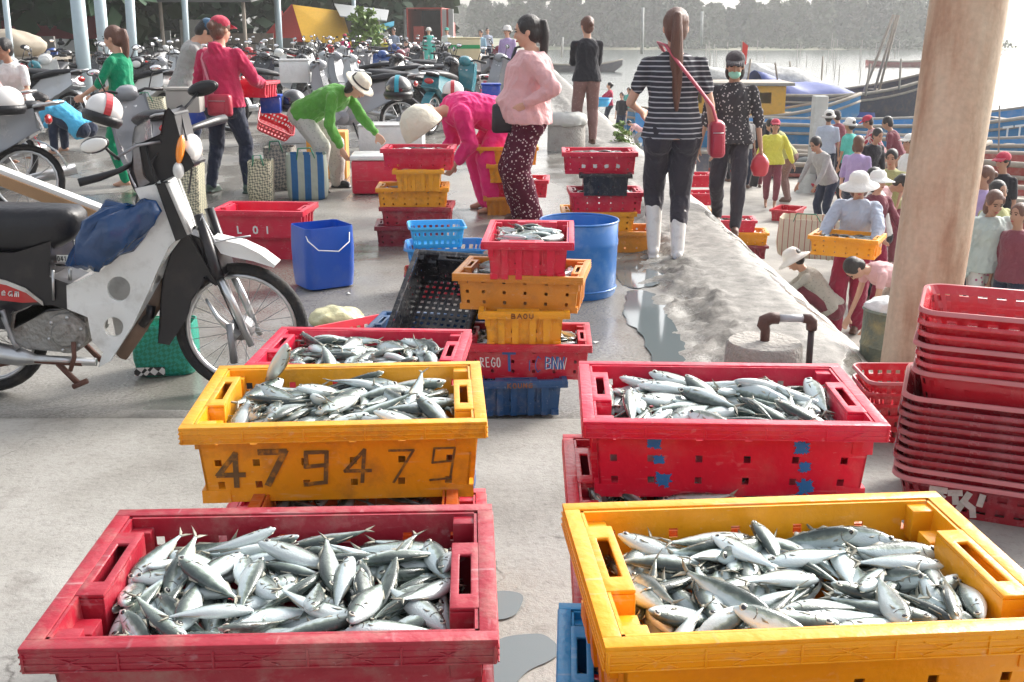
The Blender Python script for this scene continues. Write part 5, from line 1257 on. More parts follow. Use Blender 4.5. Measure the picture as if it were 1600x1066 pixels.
for cx, cy, y, m, m2, rx in ((187, 216, -.28, BPL, LENSW, .06), (292, 143, .24, BPL, BPL, .07)):
    x, z = B(cx, cy); t = MB().ell((x, y, z + ZO), (rx, .02, .032), rotm(-.25, 'Y'), 18, 10).build('mirror', m, bike, smooth=True); MB().ell((x, y - .012, z + ZO), (rx * .92, .012, .026), rotm(-.25, 'Y'), 18, 8).build('mirror_glass', m2, t, smooth=True)
mb = MB(); x, z = B(300, 232); mb.ell((x + .0, .0, z + ZO), (.04, .085, .06), n=16, m=10); mb.build('headlight', LENSW, bike, smooth=True)
tb_('wire_basket_edge', [(318, 352), (326, 332), (336, 352), (346, 372), (372, 366), (400, 362)], -.1, .004, CHROME, 6)
tb_('cable', [(268, 215), (250, 250), (268, 300), (300, 350), (340, 420)], [-.04, -.12, -.11, -.1, -.09], .004, BPL, 6); tb_('cable', [(240, 225), (252, 262), (275, 320), (312, 372), (352, 440), (378, 512)], [-.1, -.13, -.12, -.11, -.1, -.05], .0035, BPL, 6); tb_('cable', [(283, 180), (298, 215), (308, 262), (300, 300)], [.0, -.06, -.08, -.05], .004, BPL, 6)
# blue plastic bag hanging in the step-through
BB = mat('blue_polythene', (.004, .045, .15), .25, var=.35, scale=9, coat=.5, bump=.6, bscale=22)
mb = MB(); rs = []
for i, (px, py, w) in enumerate(((224, 300, .03), (214, 312, .07), (200, 330, .105), (190, 350, .125), (178, 372, .125), (168, 392, .11), (160, 408, .075), (156, 414, .03))):
    x, z = B(px + 10, py); c = V((x, -.17, z + ZO))
    rs.append([c + V((w * 1.38 * math.cos(a) + .004 * math.sin(9 * a + i), w * .55 * math.sin(a), w * .25 * math.cos(a))) for a in [2 * pi * j / 40 for j in range(40)]])
mb.rings(rs); me_o = mb.build('plastic_bag', BB, smooth=True, wr=.05, loc=(bx0, YB, -.03)); tag(me_o, 'dark blue plastic bag hanging in front of the saddle of the white motorbike', 'bag')
mb = MB(); rs = []
for i, (px, py, w) in enumerate(((150, 365, .04), (146, 385, .05), (142, 405, .045), (142, 425, .02))):
    x, z = B(px + 6, py); rs.append([V((x, -.1, z + ZO)) + V((w * math.cos(a), w * .5 * math.sin(a), 0)) for a in [2 * pi * j / 20 for j in range(20)]])
mb.rings(rs); o = mb.build('plastic_bag', BB, smooth=True, wr=.02, loc=(bx0, YB + .1, -.03)); tag(o, 'smaller dark blue bag tucked behind the hanging blue bag', 'bag')

# ================================================================ other motorbikes
nb_ = 0
def place_bike(px, py, rz, col, label, lean=.1, Y=None, z=-.03, sc=1.05):
    q = P(px, py, z) if Y is None else V((PY(px, 300, Y).x, Y, z))
    b_ = motorbike(label, (q.x, q.y, z), R(rz), col, lean=lean); b_.scale = (sc,) * 3; return b_
place_bike(243, 316, 122, 'grey', 'parked motorbike behind the white one, its big front wheel turned to the left', sc=1.0, lean=-.06)
place_bike(-85, 345, 196, 'grey', 'grey motorbike cut by the left edge behind the foam board', sc=1.1)
place_bike(-100, 300, 200, 'red', 'red motorbike cut by the left edge, beside the crouching figure', sc=1.1)
place_bike(555, 222, 176, 'grey', 'grey motorbike behind the person in the green jumper', sc=1.1)
place_bike(655, 205, 20, 'black', 'black motorbike behind the straw hat of the person in green', sc=1.1)
place_bike(700, 205, 70, 'teal', 'dark teal motorbike beyond the bent woman in pink', sc=1.1)
protos = {}
rnd = random.Random(21)
rows = [(430, 160, 'white'), (470, 172, 'silver'), (510, 150, 'black'), (560, 178, 'grey'), (595, 170, 'blue'), (640, 165, 'maroon'), (668, 178, 'black'), (705, 168, 'silver'), (735, 150, 'grey'),
        (455, 138, 'black'), (490, 132, 'red'), (520, 140, 'silver'), (545, 130, 'black'), (575, 138, 'grey'), (600, 128, 'blue'), (630, 140, 'black'), (655, 132, 'maroon'), (690, 140, 'black'),
        (470, 118, 'white'), (500, 115, 'black'), (530, 118, 'grey'), (555, 114, 'red'), (585, 116, 'black'), (612, 113, 'silver'), (640, 118, 'grey'), (480, 105, 'black'), (510, 103, 'blue'), (540, 104, 'silver'), (565, 102, 'black'), (595, 103, 'maroon'), (625, 104, 'black'), (655, 106, 'silver'), (690, 108, 'black'),
        (100, 185, 'white'), (130, 172, 'black'), (180, 190, 'grey'), (245, 200, 'black'), (120, 150, 'blue'), (260, 165, 'silver'), (290, 180, 'grey'), (240, 140, 'black'), (385, 180, 'black'), (395, 150, 'red'), (410, 120, 'silver'), (330, 130, 'black'), (190, 148, 'maroon'), (270, 138, 'white')]
for i, (px, py, col) in enumerate(rows):
    q = P(px, py, -.03); rz = R(rnd.choice([60, 75, 100, 120, 250, 280, 20, 150]) + rnd.uniform(-12, 12)); grp = 'motorbikes parked in the crowd'
    lab = '%s motorbike parked in the crowded rows behind the sellers' % col
    if col not in protos:
        protos[col] = motorbike(lab, (q.x, q.y, -.03), rz, col, group=grp); protos[col].scale = (1.1,) * 3
    else:
        c_ = copy_tree(protos[col]); c_.location = (q.x, q.y, -.03); c_.rotation_euler = (.1, 0, rz); c_['label'] = lab
for i, (px, py, rz, col) in enumerate([(60, 205, 160, 'silver'), (120, 200, 30, 'black'), (215, 205, 145, 'white'), (20, 190, 20, 'teal'), (300, 205, 170, 'grey'), (430, 190, 20, 'black'), (590, 190, 165, 'silver'), (655, 188, 150, 'black'), (740, 185, 30, 'grey'), (715, 125, 90, 'black'), (760, 140, 60, 'maroon'), (85, 165, 80, 'black'), (35, 160, 100, 'red'), (350, 150, 70, 'silver'), (375, 125, 110, 'black')]):
    q = P(px, py, -.03)
    if col not in protos: protos[col] = motorbike('%s motorbike parked in the crowded rows behind the sellers' % col, (q.x, q.y, -.03), R(rz), col, group='motorbikes parked in the crowd')
    else:
        c_ = copy_tree(protos[col]); c_.location = (q.x, q.y, -.03); c_.rotation_euler = (.1, 0, R(rz)); c_['label'] = '%s motorbike parked in the crowded rows behind the sellers' % col
# helmets and loads on the bikes
def helmet(label, loc, m, m2=None, s=1.0, rz=0):
    t = thing('helmet', label, 'helmet', loc, rz); mb = MB(); mb.ell((0, 0, 0), (.13 * s, .155 * s, .12 * s), n=24, m=14); mb.build('shell', m, t, smooth=True)
    mb = MB(); mb.lathe([(.132 * s, -.03 * s), (.14 * s, -.06 * s), (.12 * s, -.1 * s)], n=24, sy=1.15); mb.build('padding', SEATM, t, smooth=True, solid=.01)
    if m2:
        mb = MB(); n = 12
        for i in range(n):
            a0, a1 = [R(-15 + 150 * (i + k) / n) for k in (0, 1)]; f = lambda a, x: V((x, -.158 * s * math.cos(a), .123 * s * math.sin(a)))
            mb.slab(f(a0, -.02), f(a0, .02), f(a1, .02), f(a1, -.02), (0, -.002, .003))
        mb.build('stripe', m2, t)
    return t
HW = mat('helmet_white', (.72, .70, .68), .25, coat=.6); HR = mat('helmet_red', (.5, .02, .03), .3, coat=.6); HK = mat('helmet_black', (.02, .02, .025), .15, coat=1); HT = mat('helmet_teal', (.02, .3, .4), .4)
q = PY(163, 172, 6.6); helmet('white helmet with a red stripe hanging on the rear motorbike', q, HW, HR, .82, .6).rotation_euler = (0, .35, .5); 
q = PY(622, 138, 10.8); helmet('black helmet with a blue band on the motorbike behind the straw hat', q, HK, HT, 1.0); q = PY(708, 142, 12); helmet('red and white helmet on the motorbike above the pink shirt', q, HW, HR, .9)
q = PY(458, 158, 11.5); helmet('dark grey helmet on the motorbike right of the red bag', q, HK, None, 1.0); q = PY(10, 158, 9); helmet('white helmet at the left edge above the red motorbike', q, HW, None, 1.0)
for i, (px, py, Y, w, h, m, lab) in enumerate([(462, 112, 16, .42, .3, WB, 'white foam box strapped on a motorbike in the crowd'), (725, 78, 22, .62, .42, mat('foam_cream', (.7, .62, .4), .6), 'cream foam box with a green stripe on a motorbike'),
                                            (290, 158, 10.2, .3, .2, mat('sack_grey', (.36, .34, .31), .8), 'grey crate strapped behind the black mirror'), (308, 184, 10.9, .2, .2, plastic('box_blue', (.01, .06, .42)), 'deep blue plastic box beside the red-hooded woman'),
                                            (767, 148, 13.5, .22, .22, plastic('box_blue', (.01, .06, .42)), 'blue box behind the shoulder of the woman in the pink jumper'), (424, 164, 11.3, .2, .16, plastic('box_blue', (.01, .06, .42)), 'blue lettered case on the motorbike by the red bag')]):
    q = PY(px, py, Y); t = thing('cargo_box', lab, 'box', q, R(4)); MB().box((0, 0, 0), (w, w * .8, h)).build('box_body', m, t, bevel=.015, auto=40); MB().box((0, 0, h / 2 + .013), (w + .02, w * .8 + .02, .024)).build('lid', m, t, bevel=.006, auto=40)
    if i == 1: MB().box((0, -w * .4 - .004, .06), (w - .01, .008, .07)).build('stripe', mat('stripe_green', (.03, .35, .12), .5), t)
# tipped red basket beside the red bag
q = P(428, 240); tray((q.x, q.y, .3), 0, REDB, 'red tray leaning against the woven bags behind the red-hooded woman', TR2, rot=(R(35), R(25), R(20)), sc=1.1)

# ================================================================ people
CR = cloth('knit_red', (.50, .022, .085)); JEAN = cloth('denim_dark', (.02, .028, .055)); GRN = cloth('jumper_green', (.10, .32, .05)); PALE = cloth_pat('trousers_pale', (.5, .49, .44), (.36, .36, .33), 'floral', 40, .3)
PINKH = cloth('shirt_magenta', (.78, .03, .20)); PINKP = cloth('jumper_pale_pink', (.72, .42, .42), var=.08); BLKC = cloth('jacket_black', (.022, .022, .028)); BRWN = cloth_pat('trousers_brown', (.22, .13, .12), (.3, .2, .17), 'floral', 30, .25)
FLO = cloth_pat('trousers_floral', (.085, .012, .03), (.62, .5, .5), 'floral', 40, .30); STR = cloth_pat('shirt_striped', (.045, .045, .055), (.42, .42, .44), 'hstripe', 9.5, w=.8); FLB = cloth_pat('blouse_flowered', (.055, .05, .055), (.5, .47, .45), 'floral', 36, .30)
LEG = cloth('leggings_charcoal', (.045, .040, .050)); YELC = cloth('shirt_yellow', (.62, .58, .08)); LBLU = cloth('shirt_light_blue', (.08, .42, .68)); WHT = cloth('cotton_white', (.72, .72, .7), var=.05); PBLU = cloth('shirt_pale_blue', (.42, .47, .58)); DKRED = cloth('trousers_dark_red', (.30, .02, .06))
EMER = cloth('shirt_emerald', (.0, .26, .12)); GREY = cloth('shirt_grey', (.36, .35, .34)); PUR = cloth('shirt_purple', (.42, .32, .55)); HOOD = cloth('hoodie_grey_green', (.44, .5, .47), var=.06); BEI = cloth('jacket_beige', (.5, .38, .25)); OLV = cloth('shirt_olive', (.36, .36, .16))
MAR = cloth('shirt_maroon', (.2, .05, .07)); TEAL = cloth('shirt_teal', (.1, .5, .42)); CHK = cloth_pat('shirt_check', (.5, .55, .6), (.06, .12, .25), 'hstripe', 12, w=.5); RSTR = cloth_pat('shirt_red_striped', (.6, .5, .5), (.4, .03, .06), 'vstripe', 8, w=.5)
HATW = cloth('hat_cream', (.72, .68, .55), var=.05); HATG = cloth('hat_white', (.78, .76, .72), var=.05); CAPR = cloth('cap_red', (.5, .04, .08)); CAPB = cloth('cap_blue', (.05, .12, .2)); CAPK = cloth('cap_dark', (.07, .06, .065)); MSK = cloth('mask_green', (.3, .6, .48)); MAGT = cloth('trousers_magenta', (.6, .04, .2)); FLP = cloth_pat('trousers_pale_floral', (.6, .58, .55), (.4, .1, .2), 'floral', 20, .3)
BAGR = mat('bag_red_leather', (.42, .02, .05), .4, var=.1, bump=.2, coat=.2); BAGK = mat('bag_black_leather', (.018, .018, .024), .4, bump=.2)
def shoulder_bag(label, root, pos, size, m, strap, rz=0, sm=None):
    w = wpt(root, pos); t = thing('shoulder_bag', label, 'bag', w, root.rotation_euler.z + rz)
    MB().box((0, 0, 0), size).build('bag_body', m, t, bevel=min(size) * .3, auto=60, wr=.006)
    mb = MB(); mb.box((0, -size[1] / 2 - .004, -size[2] * .12), (size[0] * .62, .012, size[2] * .5)); mb.build('pocket', m, t, bevel=.004, auto=50)
    MB().tube([(-size[0] * .35, -size[1] / 2 - .012, size[2] * .2), (size[0] * .35, -size[1] / 2 - .012, size[2] * .2)], .003, 5).build('zip', CHROME, t, smooth=True)
    iv = (Matrix.Translation(w) @ Matrix.Rotation(root.rotation_euler.z + rz, 4, 'Z')).inverted()
    MB().tube([iv @ wpt(root, p) for p in strap], .008, 6, flat=2.0).build('strap', sm or m, t, smooth=True)
    return t
# 1 woman in red hooded jumper
q = P(378, 303, -.03); p1, J = person('woman in a red hooded jumper and red cap, seen from behind with a red bag', (q.x - .13, q.y + .05, -.03), -14, 1.64, top=CR, bottom=JEAN, sleeve=1, hair='bun', hairm=HAIRB, hat='cap', hatm=CAPR, shoes=(RUBG, 'boot'), det=2, hood=True, loose=.014,
    feet={'L': (-.12, 0, 0), 'R': (.11, .02, 0)}, hands={'L': (-.12, .17, .60), 'R': (.15, .22, .62)}, elbowpole={'L': (-.7, -1, -.4), 'R': (.6, -1, -.5)}, nod=.15, turn=-.3, wid=1.12)
shoulder_bag('red shoulder bag with zip pocket at the back of the woman in the red jumper', p1, (.09, -.235, .86), (.24, .09, .20), BAGR, [(.0, -.19, .95), (-.06, -.16, 1.1), (-.14, -.1, 1.28), (-.17, .0, 1.37), (-.14, .08, 1.36)], 0, mat('strap_pink', (.6, .2, .25), .5))
crr = crate(wpt(p1, (.05, .42, .90)), -10, CRIM, 'red crate on a motorbike in front of the red-hooded woman', sc=1.0)
# 2 man with blue cap
person('man in a blue cap and grey shirt bending over, left of the red jumper', (-3.62, 12.2, -.03), -75, 1.72, top=GREY, bottom=JEAN, sleeve=.5, hair='short', hat='cap', hatm=CAPB, det=1, lean=.35, nod=.5, hands={'L': (-.1, .3, .5), 'R': (.1, .32, .5)})
person('woman in an emerald top with a ponytail, facing left', (-3.92, 11.2, -.03), 82, 1.56, top=EMER, bottom=EMER, sleeve=.5, hair='pony', hairm=HAIRB, det=1, hands={'L': (-.1, .22, .58), 'R': (.1, .22, .58)}, nod=.2)
person('seated man in a white T-shirt', (-5.75, 13, .1), 170, 1.62, top=WHT, bottom=JEAN, sleeve=.35, hair='short', skin=SKIND, det=1, lean=.25, pel=(0, 0, .34), feet={'L': (-.1, .28, 0), 'R': (.12, .3, 0)}, hands={'L': (-.12, .28, .42), 'R': (.15, .3, .40)}, turn=-.3)
person('person in a pink shirt at the left edge, looking right', (-5.98, 12.3, .1), -100, 1.6, top=PINKP, bottom=JEAN, sleeve=.5, hair='short', skin=SKIND, det=0, lean=.3, pel=(0, 0, .34), feet={'L': (-.1, .28, 0), 'R': (.12, .3, 0)}, hands={'L': (-.1, .3, .42), 'R': (.1, .3, .4)})
q = P(108, 240, -.03); person('crouching person in a light blue shirt and dark trousers beside the parked motorbikes', (q.x, q.y, -.03), 78, 1.6, top=LBLU, bottom=JEAN, sleeve=.7, hair='short', det=1, pel=(0, -.15, .2), lean=.95, loose=.02, feet={'L': (-.1, .06, 0), 'R': (.1, .1, 0)}, hands={'L': (-.1, .42, .1), 'R': (.1, .42, .1)}, nod=.3)
# 7 green jumper
q = P(505, 298, -.03); person('person in a green jumper and cream hat bending down to the red cooler', (q.x, q.y, -.03), -108, 1.58, top=GRN, bottom=PALE, sleeve=.95, hair='bob', hat='brim', hatm=HATW, shoes=(RUBK, 'boot'), det=2, loose=.012, wid=1.02,
    lean=1.0, curve=.25, nod=-.35, pel=(0, -.10, .47), feet={'L': (-.16, .02, 0), 'R': (.10, .0, 0)}, hands={'L': (-.03, .42, .29), 'R': (.12, .20, .28)}, kneepole={'L': (-.1, 1, 0), 'R': (.1, 1, 0)}, legloose=.03)
# 8 pink bent woman with hat towards the left
q = P(742, 345, -.03); person('bent woman in magenta with a big cream sun hat, reaching into the crates', (q.x + .03, q.y + .55, -.03), 112, 1.6, top=PINKH, bottom=PINKH, sleeve=.9, hair=None, det=2, loose=.03,
    lean=1.25, curve=.3, nod=.15, pel=(0, -.12, .5), feet={'L': (-.1, -.04, 0), 'R': (.08, -.06, 0)}, hands={'L': (-.04, .16, .26), 'R': (.1, .2, .27)}, legloose=.04, wid=1.1)
t = thing('sun_hat', 'large domed cream sun hat on the bent woman in magenta', 'hat', PY(660, 200, 9.15)); t.rotation_euler = (0, R(-35), R(10)); mb = MB(); mb.lathe([(.001, .20), (.07, .19), (.135, .14), (.17, .06), (.185, -.02), (.18, -.03), (.165, .05), (.12, .13), (.001, .18)], n=32); mb.build('crown', HATW, t, smooth=True)
# 9 woman in pale pink
p9, J = person('woman in a pale pink jumper and dark floral trousers, hand on hip, facing left', (.13, 8.86, -.03), 88, 1.63, top=PINKP, bottom=FLO, sleeve=.97, hair='pony', det=2, loose=.02, legloose=.05, belly=.07, bust=.03, wid=1.3, shoes=(SAND, 'shoe'),
    lean=-.05, nod=.22, hands={'L': (-.14, .01, .60), 'R': (.13, .08, .57)}, elbowpole={'L': (-.25, -1, .1), 'R': (.8, -1, 0)}, palms={'L': (1, .2, 0)}, feet={'L': (-.05, -.02, 0), 'R': (.06, .03, 0)})
shoulder_bag('black shoulder bag hanging in front of the woman in pale pink', p9, (-.06, .20, .86), (.17, .09, .23), BAGK, [(-.06, .19, .97), (-.08, .16, 1.1), (-.05, .15, 1.25), (.02, .1, 1.4), (.08, .02, 1.42), (.08, -.06, 1.38)], pi / 2)
# 10 black jacket
q = P(915, 217, .1); person('woman in a black jacket and brown trousers standing on the kerb looking at the river', (q.x, q.y, .03), 6, 1.63, top=BLKC, bottom=BRWN, sleeve=1, hair='bun', hairm=HAIRB, det=1, loose=.006, hem=-.05, flare=.012, wid=1.0, hands={'L': (.03, .15, .68), 'R': (-.03, .15, .66)}, elbowpole={'L': (-1, -.3, -.6), 'R': (1, -.3, -.6)}, legloose=.014, turn=.25, shoes=(SAND, 'shoe'))
# 11 striped shirt
p11, J = person('woman in a striped T-shirt and dark capri trousers with a very long ponytail', (1.075, 7.42, -.03), -4, 1.65, top=STR, bottom=LEG, sleeve=.3, hair='longpony', hairm=HAIRB, shoes=(RUBW, 'boot'), det=2, wid=1.1, loose=.003, pants=.74, legloose=.008,
    hem=-.02, feet={'L': (-.055, .03, 0), 'R': (.038, -.05, 0)}, hands={'L': (-.12, .17, .60), 'R': (.175, .05, .49)}, elbowpole={'L': (-.7, -1, -.3), 'R': (.3, -1, 0)}, kneepole={'L': (-.1, 1, 0), 'R': (0, 1, 0)})
shoulder_bag('dull red bag on a long strap at the right hip of the woman in stripes', p11, (.30, .02, .83), (.10, .22, .24), BAGR, [(.30, .0, .93), (.25, -.10, 1.05), (.14, -.17, 1.18), (.02, -.175, 1.32), (-.07, -.11, 1.44), (-.11, .0, 1.455), (-.07, .1, 1.40)], 0, mat('strap_red', (.5, .08, .12), .5))
# 12 flowered blouse
p12, J = person('woman in a black flowered blouse, cap and lowered green mask, walking up the slope', (1.98, 9.95, ter(1.98, 9.95)), 168, 1.58, skin=SKIND, top=FLB, bottom=LEG, sleeve=.6, hair='bob', hat='cap', hatm=CAPK, mask=MSK, det=2, wid=.96, loose=.012, hem=-.06, flare=.02,
    feet={'L': (-.05, .12, 0), 'R': (.06, -.1, .02)}, hands={'L': (-.17, .05, .47), 'R': (.18, .06, .47)}, shoes=(SAND, 'shoe'), nod=.2)
o = blob_bag('handbag', 'round red bag held beside the flowered blouse', 'bag', (2.22, 9.8, ter(1.98, 9.95) + .52), (.08, .07, .11), mat('bag_bright_red', (.5, .03, .05), .35, coat=.3), 9, .1)
# 13 yellow shirt and others down on the beach
def beach(label, px, topy, yaw, H=1.58, z=None, Y=None, **kw):
    """placed so that the head top lands at pixel px, topy on ground of its own height"""
    z0 = -1.7; k = kw.pop('topf', 1.0); kw.setdefault('shoes', (SAND, 'shoe'))
    for _ in range(6):
        q = P(px, topy, z0 + H * k); z0 = max(-2.0, ter(q.x, q.y)) if z is None else z
    return person(label, (q.x, q.y, z0), yaw, H, **kw)
beach('barefoot woman in a yellow shirt and red cap walking on the sand', 1212, 188, 172, 1.58, top=YELC, bottom=MAR, sleeve=.9, pants=.85, hair='bob', hat='cap', hatm=CAPR, det=1, loose=.02, flare=.02, shoes=None, hands={'L': (-.24, .02, .48), 'R': (.2, .04, .46)}, feet={'L': (-.04, .06, 0), 'R': (.05, -.05, 0)}, skin=SKIND)
beach('man in a dark T-shirt with white piping near the boats', 1187, 170, 170, 1.62, top=BLKC, bottom=MAR, sleeve=.35, hair='short', det=0, skin=SKIND); beach('man in a pale shirt partly behind the flowered blouse', 1166, 172, 190, 1.6, top=GREY, bottom=JEAN, sleeve=.5, hair='short', det=0, skin=SKIND)
p15, J = beach('woman in a floppy white hat and pale blue shirt carrying an orange crate', 1345, 270, 152, 1.70, top=PBLU, bottom=DKRED, sleeve=.9, hair='bob', hairm=HAIRB, hat='floppy', hatm=HATG, det=2, loose=.02, hands={'L': (-.17, .26, .58), 'R': (.17, .24, .58)}, elbowpole={'L': (-1, -.7, 0), 'R': (1, -.7, 0)}, nod=.3, turn=.3, legloose=.03, feet={'L': (-.04, -.05, 0), 'R': (.06, .1, 0)}, skin=SKIND)
kc = crate(wpt(p15, (0, .43, .93)), 152, ORG, 'orange crate of fish carried by the woman in the floppy white hat', sc=1.3); heap(kc, 24, CHT - .02, 77, indiv=False, sc=1.1)
beach('person in a second white floppy hat close behind the crate carrier', 1372, 270, -160, 1.55, top=MAR, bottom=DKRED, sleeve=.8, hair='bob', hat='floppy', hatm=HATG, det=1, z=-1.6, hands={'L': (-.1, .3, .5), 'R': (.1, .3, .5)})
beach('squatting person in a pale patterned shirt behind the kerb, below the carried crate', 1283, 392, 70, 1.55, z=-1.55, topf=.55, top=PALE, bottom=MAR, sleeve=.6, hair='short', det=1, pel=(0, -.1, .17), lean=.7, feet={'L': (-.1, .08, 0), 'R': (.1, .1, 0)}, hands={'L': (-.08, .35, .15), 'R': (.1, .35, .15)}, hat='floppy', hatm=HATG)
beach('bare-armed person bending to the ground right of the dark red trousers', 1408, 392, 100, 1.55, z=-1.5, topf=.62, top=PINKP, bottom=PALE, sleeve=.2, hair='short', det=1, pel=(0, -.1, .42), lean=1.3, hands={'L': (-.06, .25, .06), 'R': (.1, .3, .05)})
beach('woman in a purple shirt facing away behind the floppy hats', 1342, 215, -30, 1.58, top=PUR, bottom=JEAN, sleeve=.5, hair='bob', hairm=HAIRB, det=1)
beach('man in a white tank top and white cap, arm stretched left', 1424, 212, 110, 1.66, top=WHT, bottom=GREY, sleeve=-1, hair='short', hat='cap', hatm=HATG, det=1, skin=SKIND, hands={'L': (-.3, .25, .62), 'R': (.2, .2, .5)})
beach('person in a beige jacket and jeans half hidden by the round post', 1440, 245, -75, 1.66, z=-1.6, top=BEI, bottom=JEAN, sleeve=.9, hair='short', det=1, loose=.02)
beach('person in a red and white striped shirt and red cap by the blue boat', 1380, 178, 75, 1.6, top=RSTR, bottom=BLKC, sleeve=.4, hair='short', hat='cap', hatm=CAPR, det=0, lean=.4, hands={'L': (-.2, .4, .4), 'R': (.1, .4, .4)}, skin=SKIND)
beach('person in a maroon shirt behind the striped shirt', 1412, 180, 60, 1.64, top=MAR, bottom=JEAN, sleeve=.4, hair='short', det=0, lean=.4, skin=SKIND)
beach('person in a white shirt bent double in front of the blue boat', 1312, 212, -85, 1.6, topf=.66, top=WHT, bottom=JEAN, sleeve=.3, hair='short', det=0, lean=1.35, pel=(0, -.1, .5), hands={'L': (-.1, .3, .1), 'R': (.1, .3, .1)}, skin=SKIND)
beach('person in a blue-grey shirt and pale hat beside the concrete pillar', 1296, 174, -20, 1.64, top=PBLU, bottom=JEAN, sleeve=.4, hair='short', hat='bucket', hatm=HATG, det=0, skin=SKIND)
beach('person in an olive shirt leaning over the side of the boat', 1240, 178, 70, 1.64, top=OLV, bottom=BRWN, sleeve=.4, hair='short', det=0, lean=.6, hands={'L': (-.1, .45, .4), 'R': (.1, .45, .4)}, skin=SKIND)
p25, J = beach('person in a pale grey-green hooded top at the right edge', 1552, 298, 182, 1.6, z=-1.6, top=HOOD, bottom=FLP, sleeve=.95, hair='bob', hairm=HAIRB, det=2, hood=True, loose=.035, skin=SKIND, nod=.35)
beach('dark-haired person looking left just behind the hooded top', 1542, 262, 95, 1.6, z=-1.6, top=PUR, bottom=JEAN, sleeve=.5, hair='bun', hairm=HAIRB, det=1, skin=SKIND)
beach('person with brown hair at the right edge behind the hooded top', 1592, 345, 120, 1.5, z=-1.6, topf=.9, top=MAR, bottom=JEAN, sleeve=.5, hair='short', hairm=HAIRB, det=0, skin=SKIND)
# more people at the water's edge and in the boats
for i, (px, ty_, yaw, tp, bt, hat_, lab) in enumerate([(1300, 205, 120, GREY, JEAN, None, 'person in grey bending by the dark low boat'), (1330, 186, 40, TEAL, BLKC, HATG, 'person in teal with a pale hat by the blue boat'), (1360, 196, 200, BLKC, JEAN, None, 'person in black between the striped shirt and the pillar'), (1398, 232, 150, OLV, MAR, None, 'person in olive near the round post'), (1318, 172, 10, MAR, JEAN, CAPK, 'person in maroon with a dark cap at the side of the long blue boat'),
        (1345, 240, 250, PINKP, MAR, None, 'person in pink stooping behind the purple shirt'), (1384, 262, 100, WHT, BLKC, None, 'person in white right of the floppy hats'), (1575, 240, 120, BLKC, JEAN, CAPR, 'person in a red cap at the right edge by the red-brown boat'), (1560, 285, 200, OLV, BLKC, None, 'person in olive between the red-brown boats and the hooded top'), (1150, 168, 30, GREY, BLKC, CAPB, 'person in grey with a blue cap beyond the flowered blouse')]):
    beach(lab, px, ty_, yaw, 1.6, top=tp, bottom=bt, sleeve=.4 if i % 2 else .9, hair='short', hat='cap' if hat_ in (CAPK, CAPR, CAPB) else ('bucket' if hat_ else None), hatm=hat_, det=0, skin=SKIND, lean=(.5, 0, .3, .2, .4, .9, .2, .1, 0, .5)[i], hands={'L': (-.1, .35, .35), 'R': (.12, .35, .38)} if i % 3 == 0 else None)
for i, (px, py, m, lab) in enumerate([(1290, 300, RED, 'red crate standing on the sand left of the pillar foot'), (1330, 262, CRIM, 'crimson crate of fish on the sand below the striped shirt'), (1362, 305, OCH, 'ochre crate on the sand behind the floppy hats'), (1230, 345, RED, 'red crate lying on the sand near the striped sack'), (1390, 380, CRIM, 'red crate on the sand behind the bare-armed person'), (1300, 275, OCH, 'pale ochre crate by the dark low boat')]):
    q = P(px, py, -1.65); crate((q.x, q.y, ter(q.x, q.y) + .01), 20 * i, m, lab, sc=1.25)
# far along the left
def farp(label, px, foot, yaw, H=1.62, **kw):
    q = P(px, foot, -.03); kw.setdefault('det', 0); return person(label, (q.x, q.y, -.03), yaw, H, **kw)
farp('person in a blue checked shirt among the motorbikes', 617, 114, 160, top=CHK, bottom=JEAN, sleeve=.5, hair='short', skin=SKIND)
farp('woman in a teal shirt and pale hat beside the open truck', 671, 112, 175, top=TEAL, bottom=TEAL, sleeve=1, hair='short', hat='bucket', hatm=HATG)
farp('person in white with a teal cap left of the foam boxes', 699, 110, 180, top=WHT, bottom=GREY, sleeve=1, hair='short', hat='cap', hatm=cloth('cap_teal', (.05, .4, .33)))
farp('man in a light blue shirt on a motorbike right of the foam boxes', 752, 112, 150, top=cloth('shirt_sky', (.35, .55, .68)), bottom=JEAN, sleeve=.5, hair='short', pel=(0, 0, .48)); farp('man in blue behind the one in light blue', 762, 107, 190, top=PBLU, bottom=JEAN, sleeve=.5, hair='short')
farp('woman in a lilac blouse, white bucket hat and magenta trousers behind the pink jumper', 793, 152, 150, top=PUR, bottom=MAGT, sleeve=.9, hair='short', hat='bucket', hatm=HATG, det=1)
farp('seated person in pink among the motorbikes', 636, 126, 160, 1.5, top=PINKP, bottom=GREY, sleeve=.5, hair='short', pel=(0, 0, .35)); farp('person in yellow among the motorbikes', 603, 112, 160, 1.3, top=YELC, bottom=JEAN, sleeve=.5, hair='short'); farp('person in magenta behind the rows of motorbikes', 541, 116, 20, 1.4, top=PINKH, bottom=JEAN, sleeve=.9, hair='short', hat='cap', hatm=CAPR)
beach('person in a red shirt holding a blue basin on the bank', 953, 130, 95, 1.55, top=CR, bottom=JEAN, sleeve=.5, hair='bun', det=0, hands={'L': (-.1, .3, .6), 'R': (.1, .3, .6)}); beach('child in a pale green shirt on the bank', 983, 137, 150, 1.4, top=TEAL, bottom=WHT, sleeve=.5, hair='short', det=0)
beach('person in dark clothes between the red shirt and the green shirt', 972, 145, 150, 1.4, top=BLKC, bottom=JEAN, sleeve=.5, hair='short', det=0); beach('small child stooping at the foot of the bank', 998, 187, 100, 1.1, topf=.75, top=PINKP, bottom=GREY, sleeve=.5, hair='short', det=0, lean=1.0, pel=(0, -.1, .45), hands={'L': (-.1, .4, .2), 'R': (.1, .4, .2)})
q = P(937, 160, -.6); 
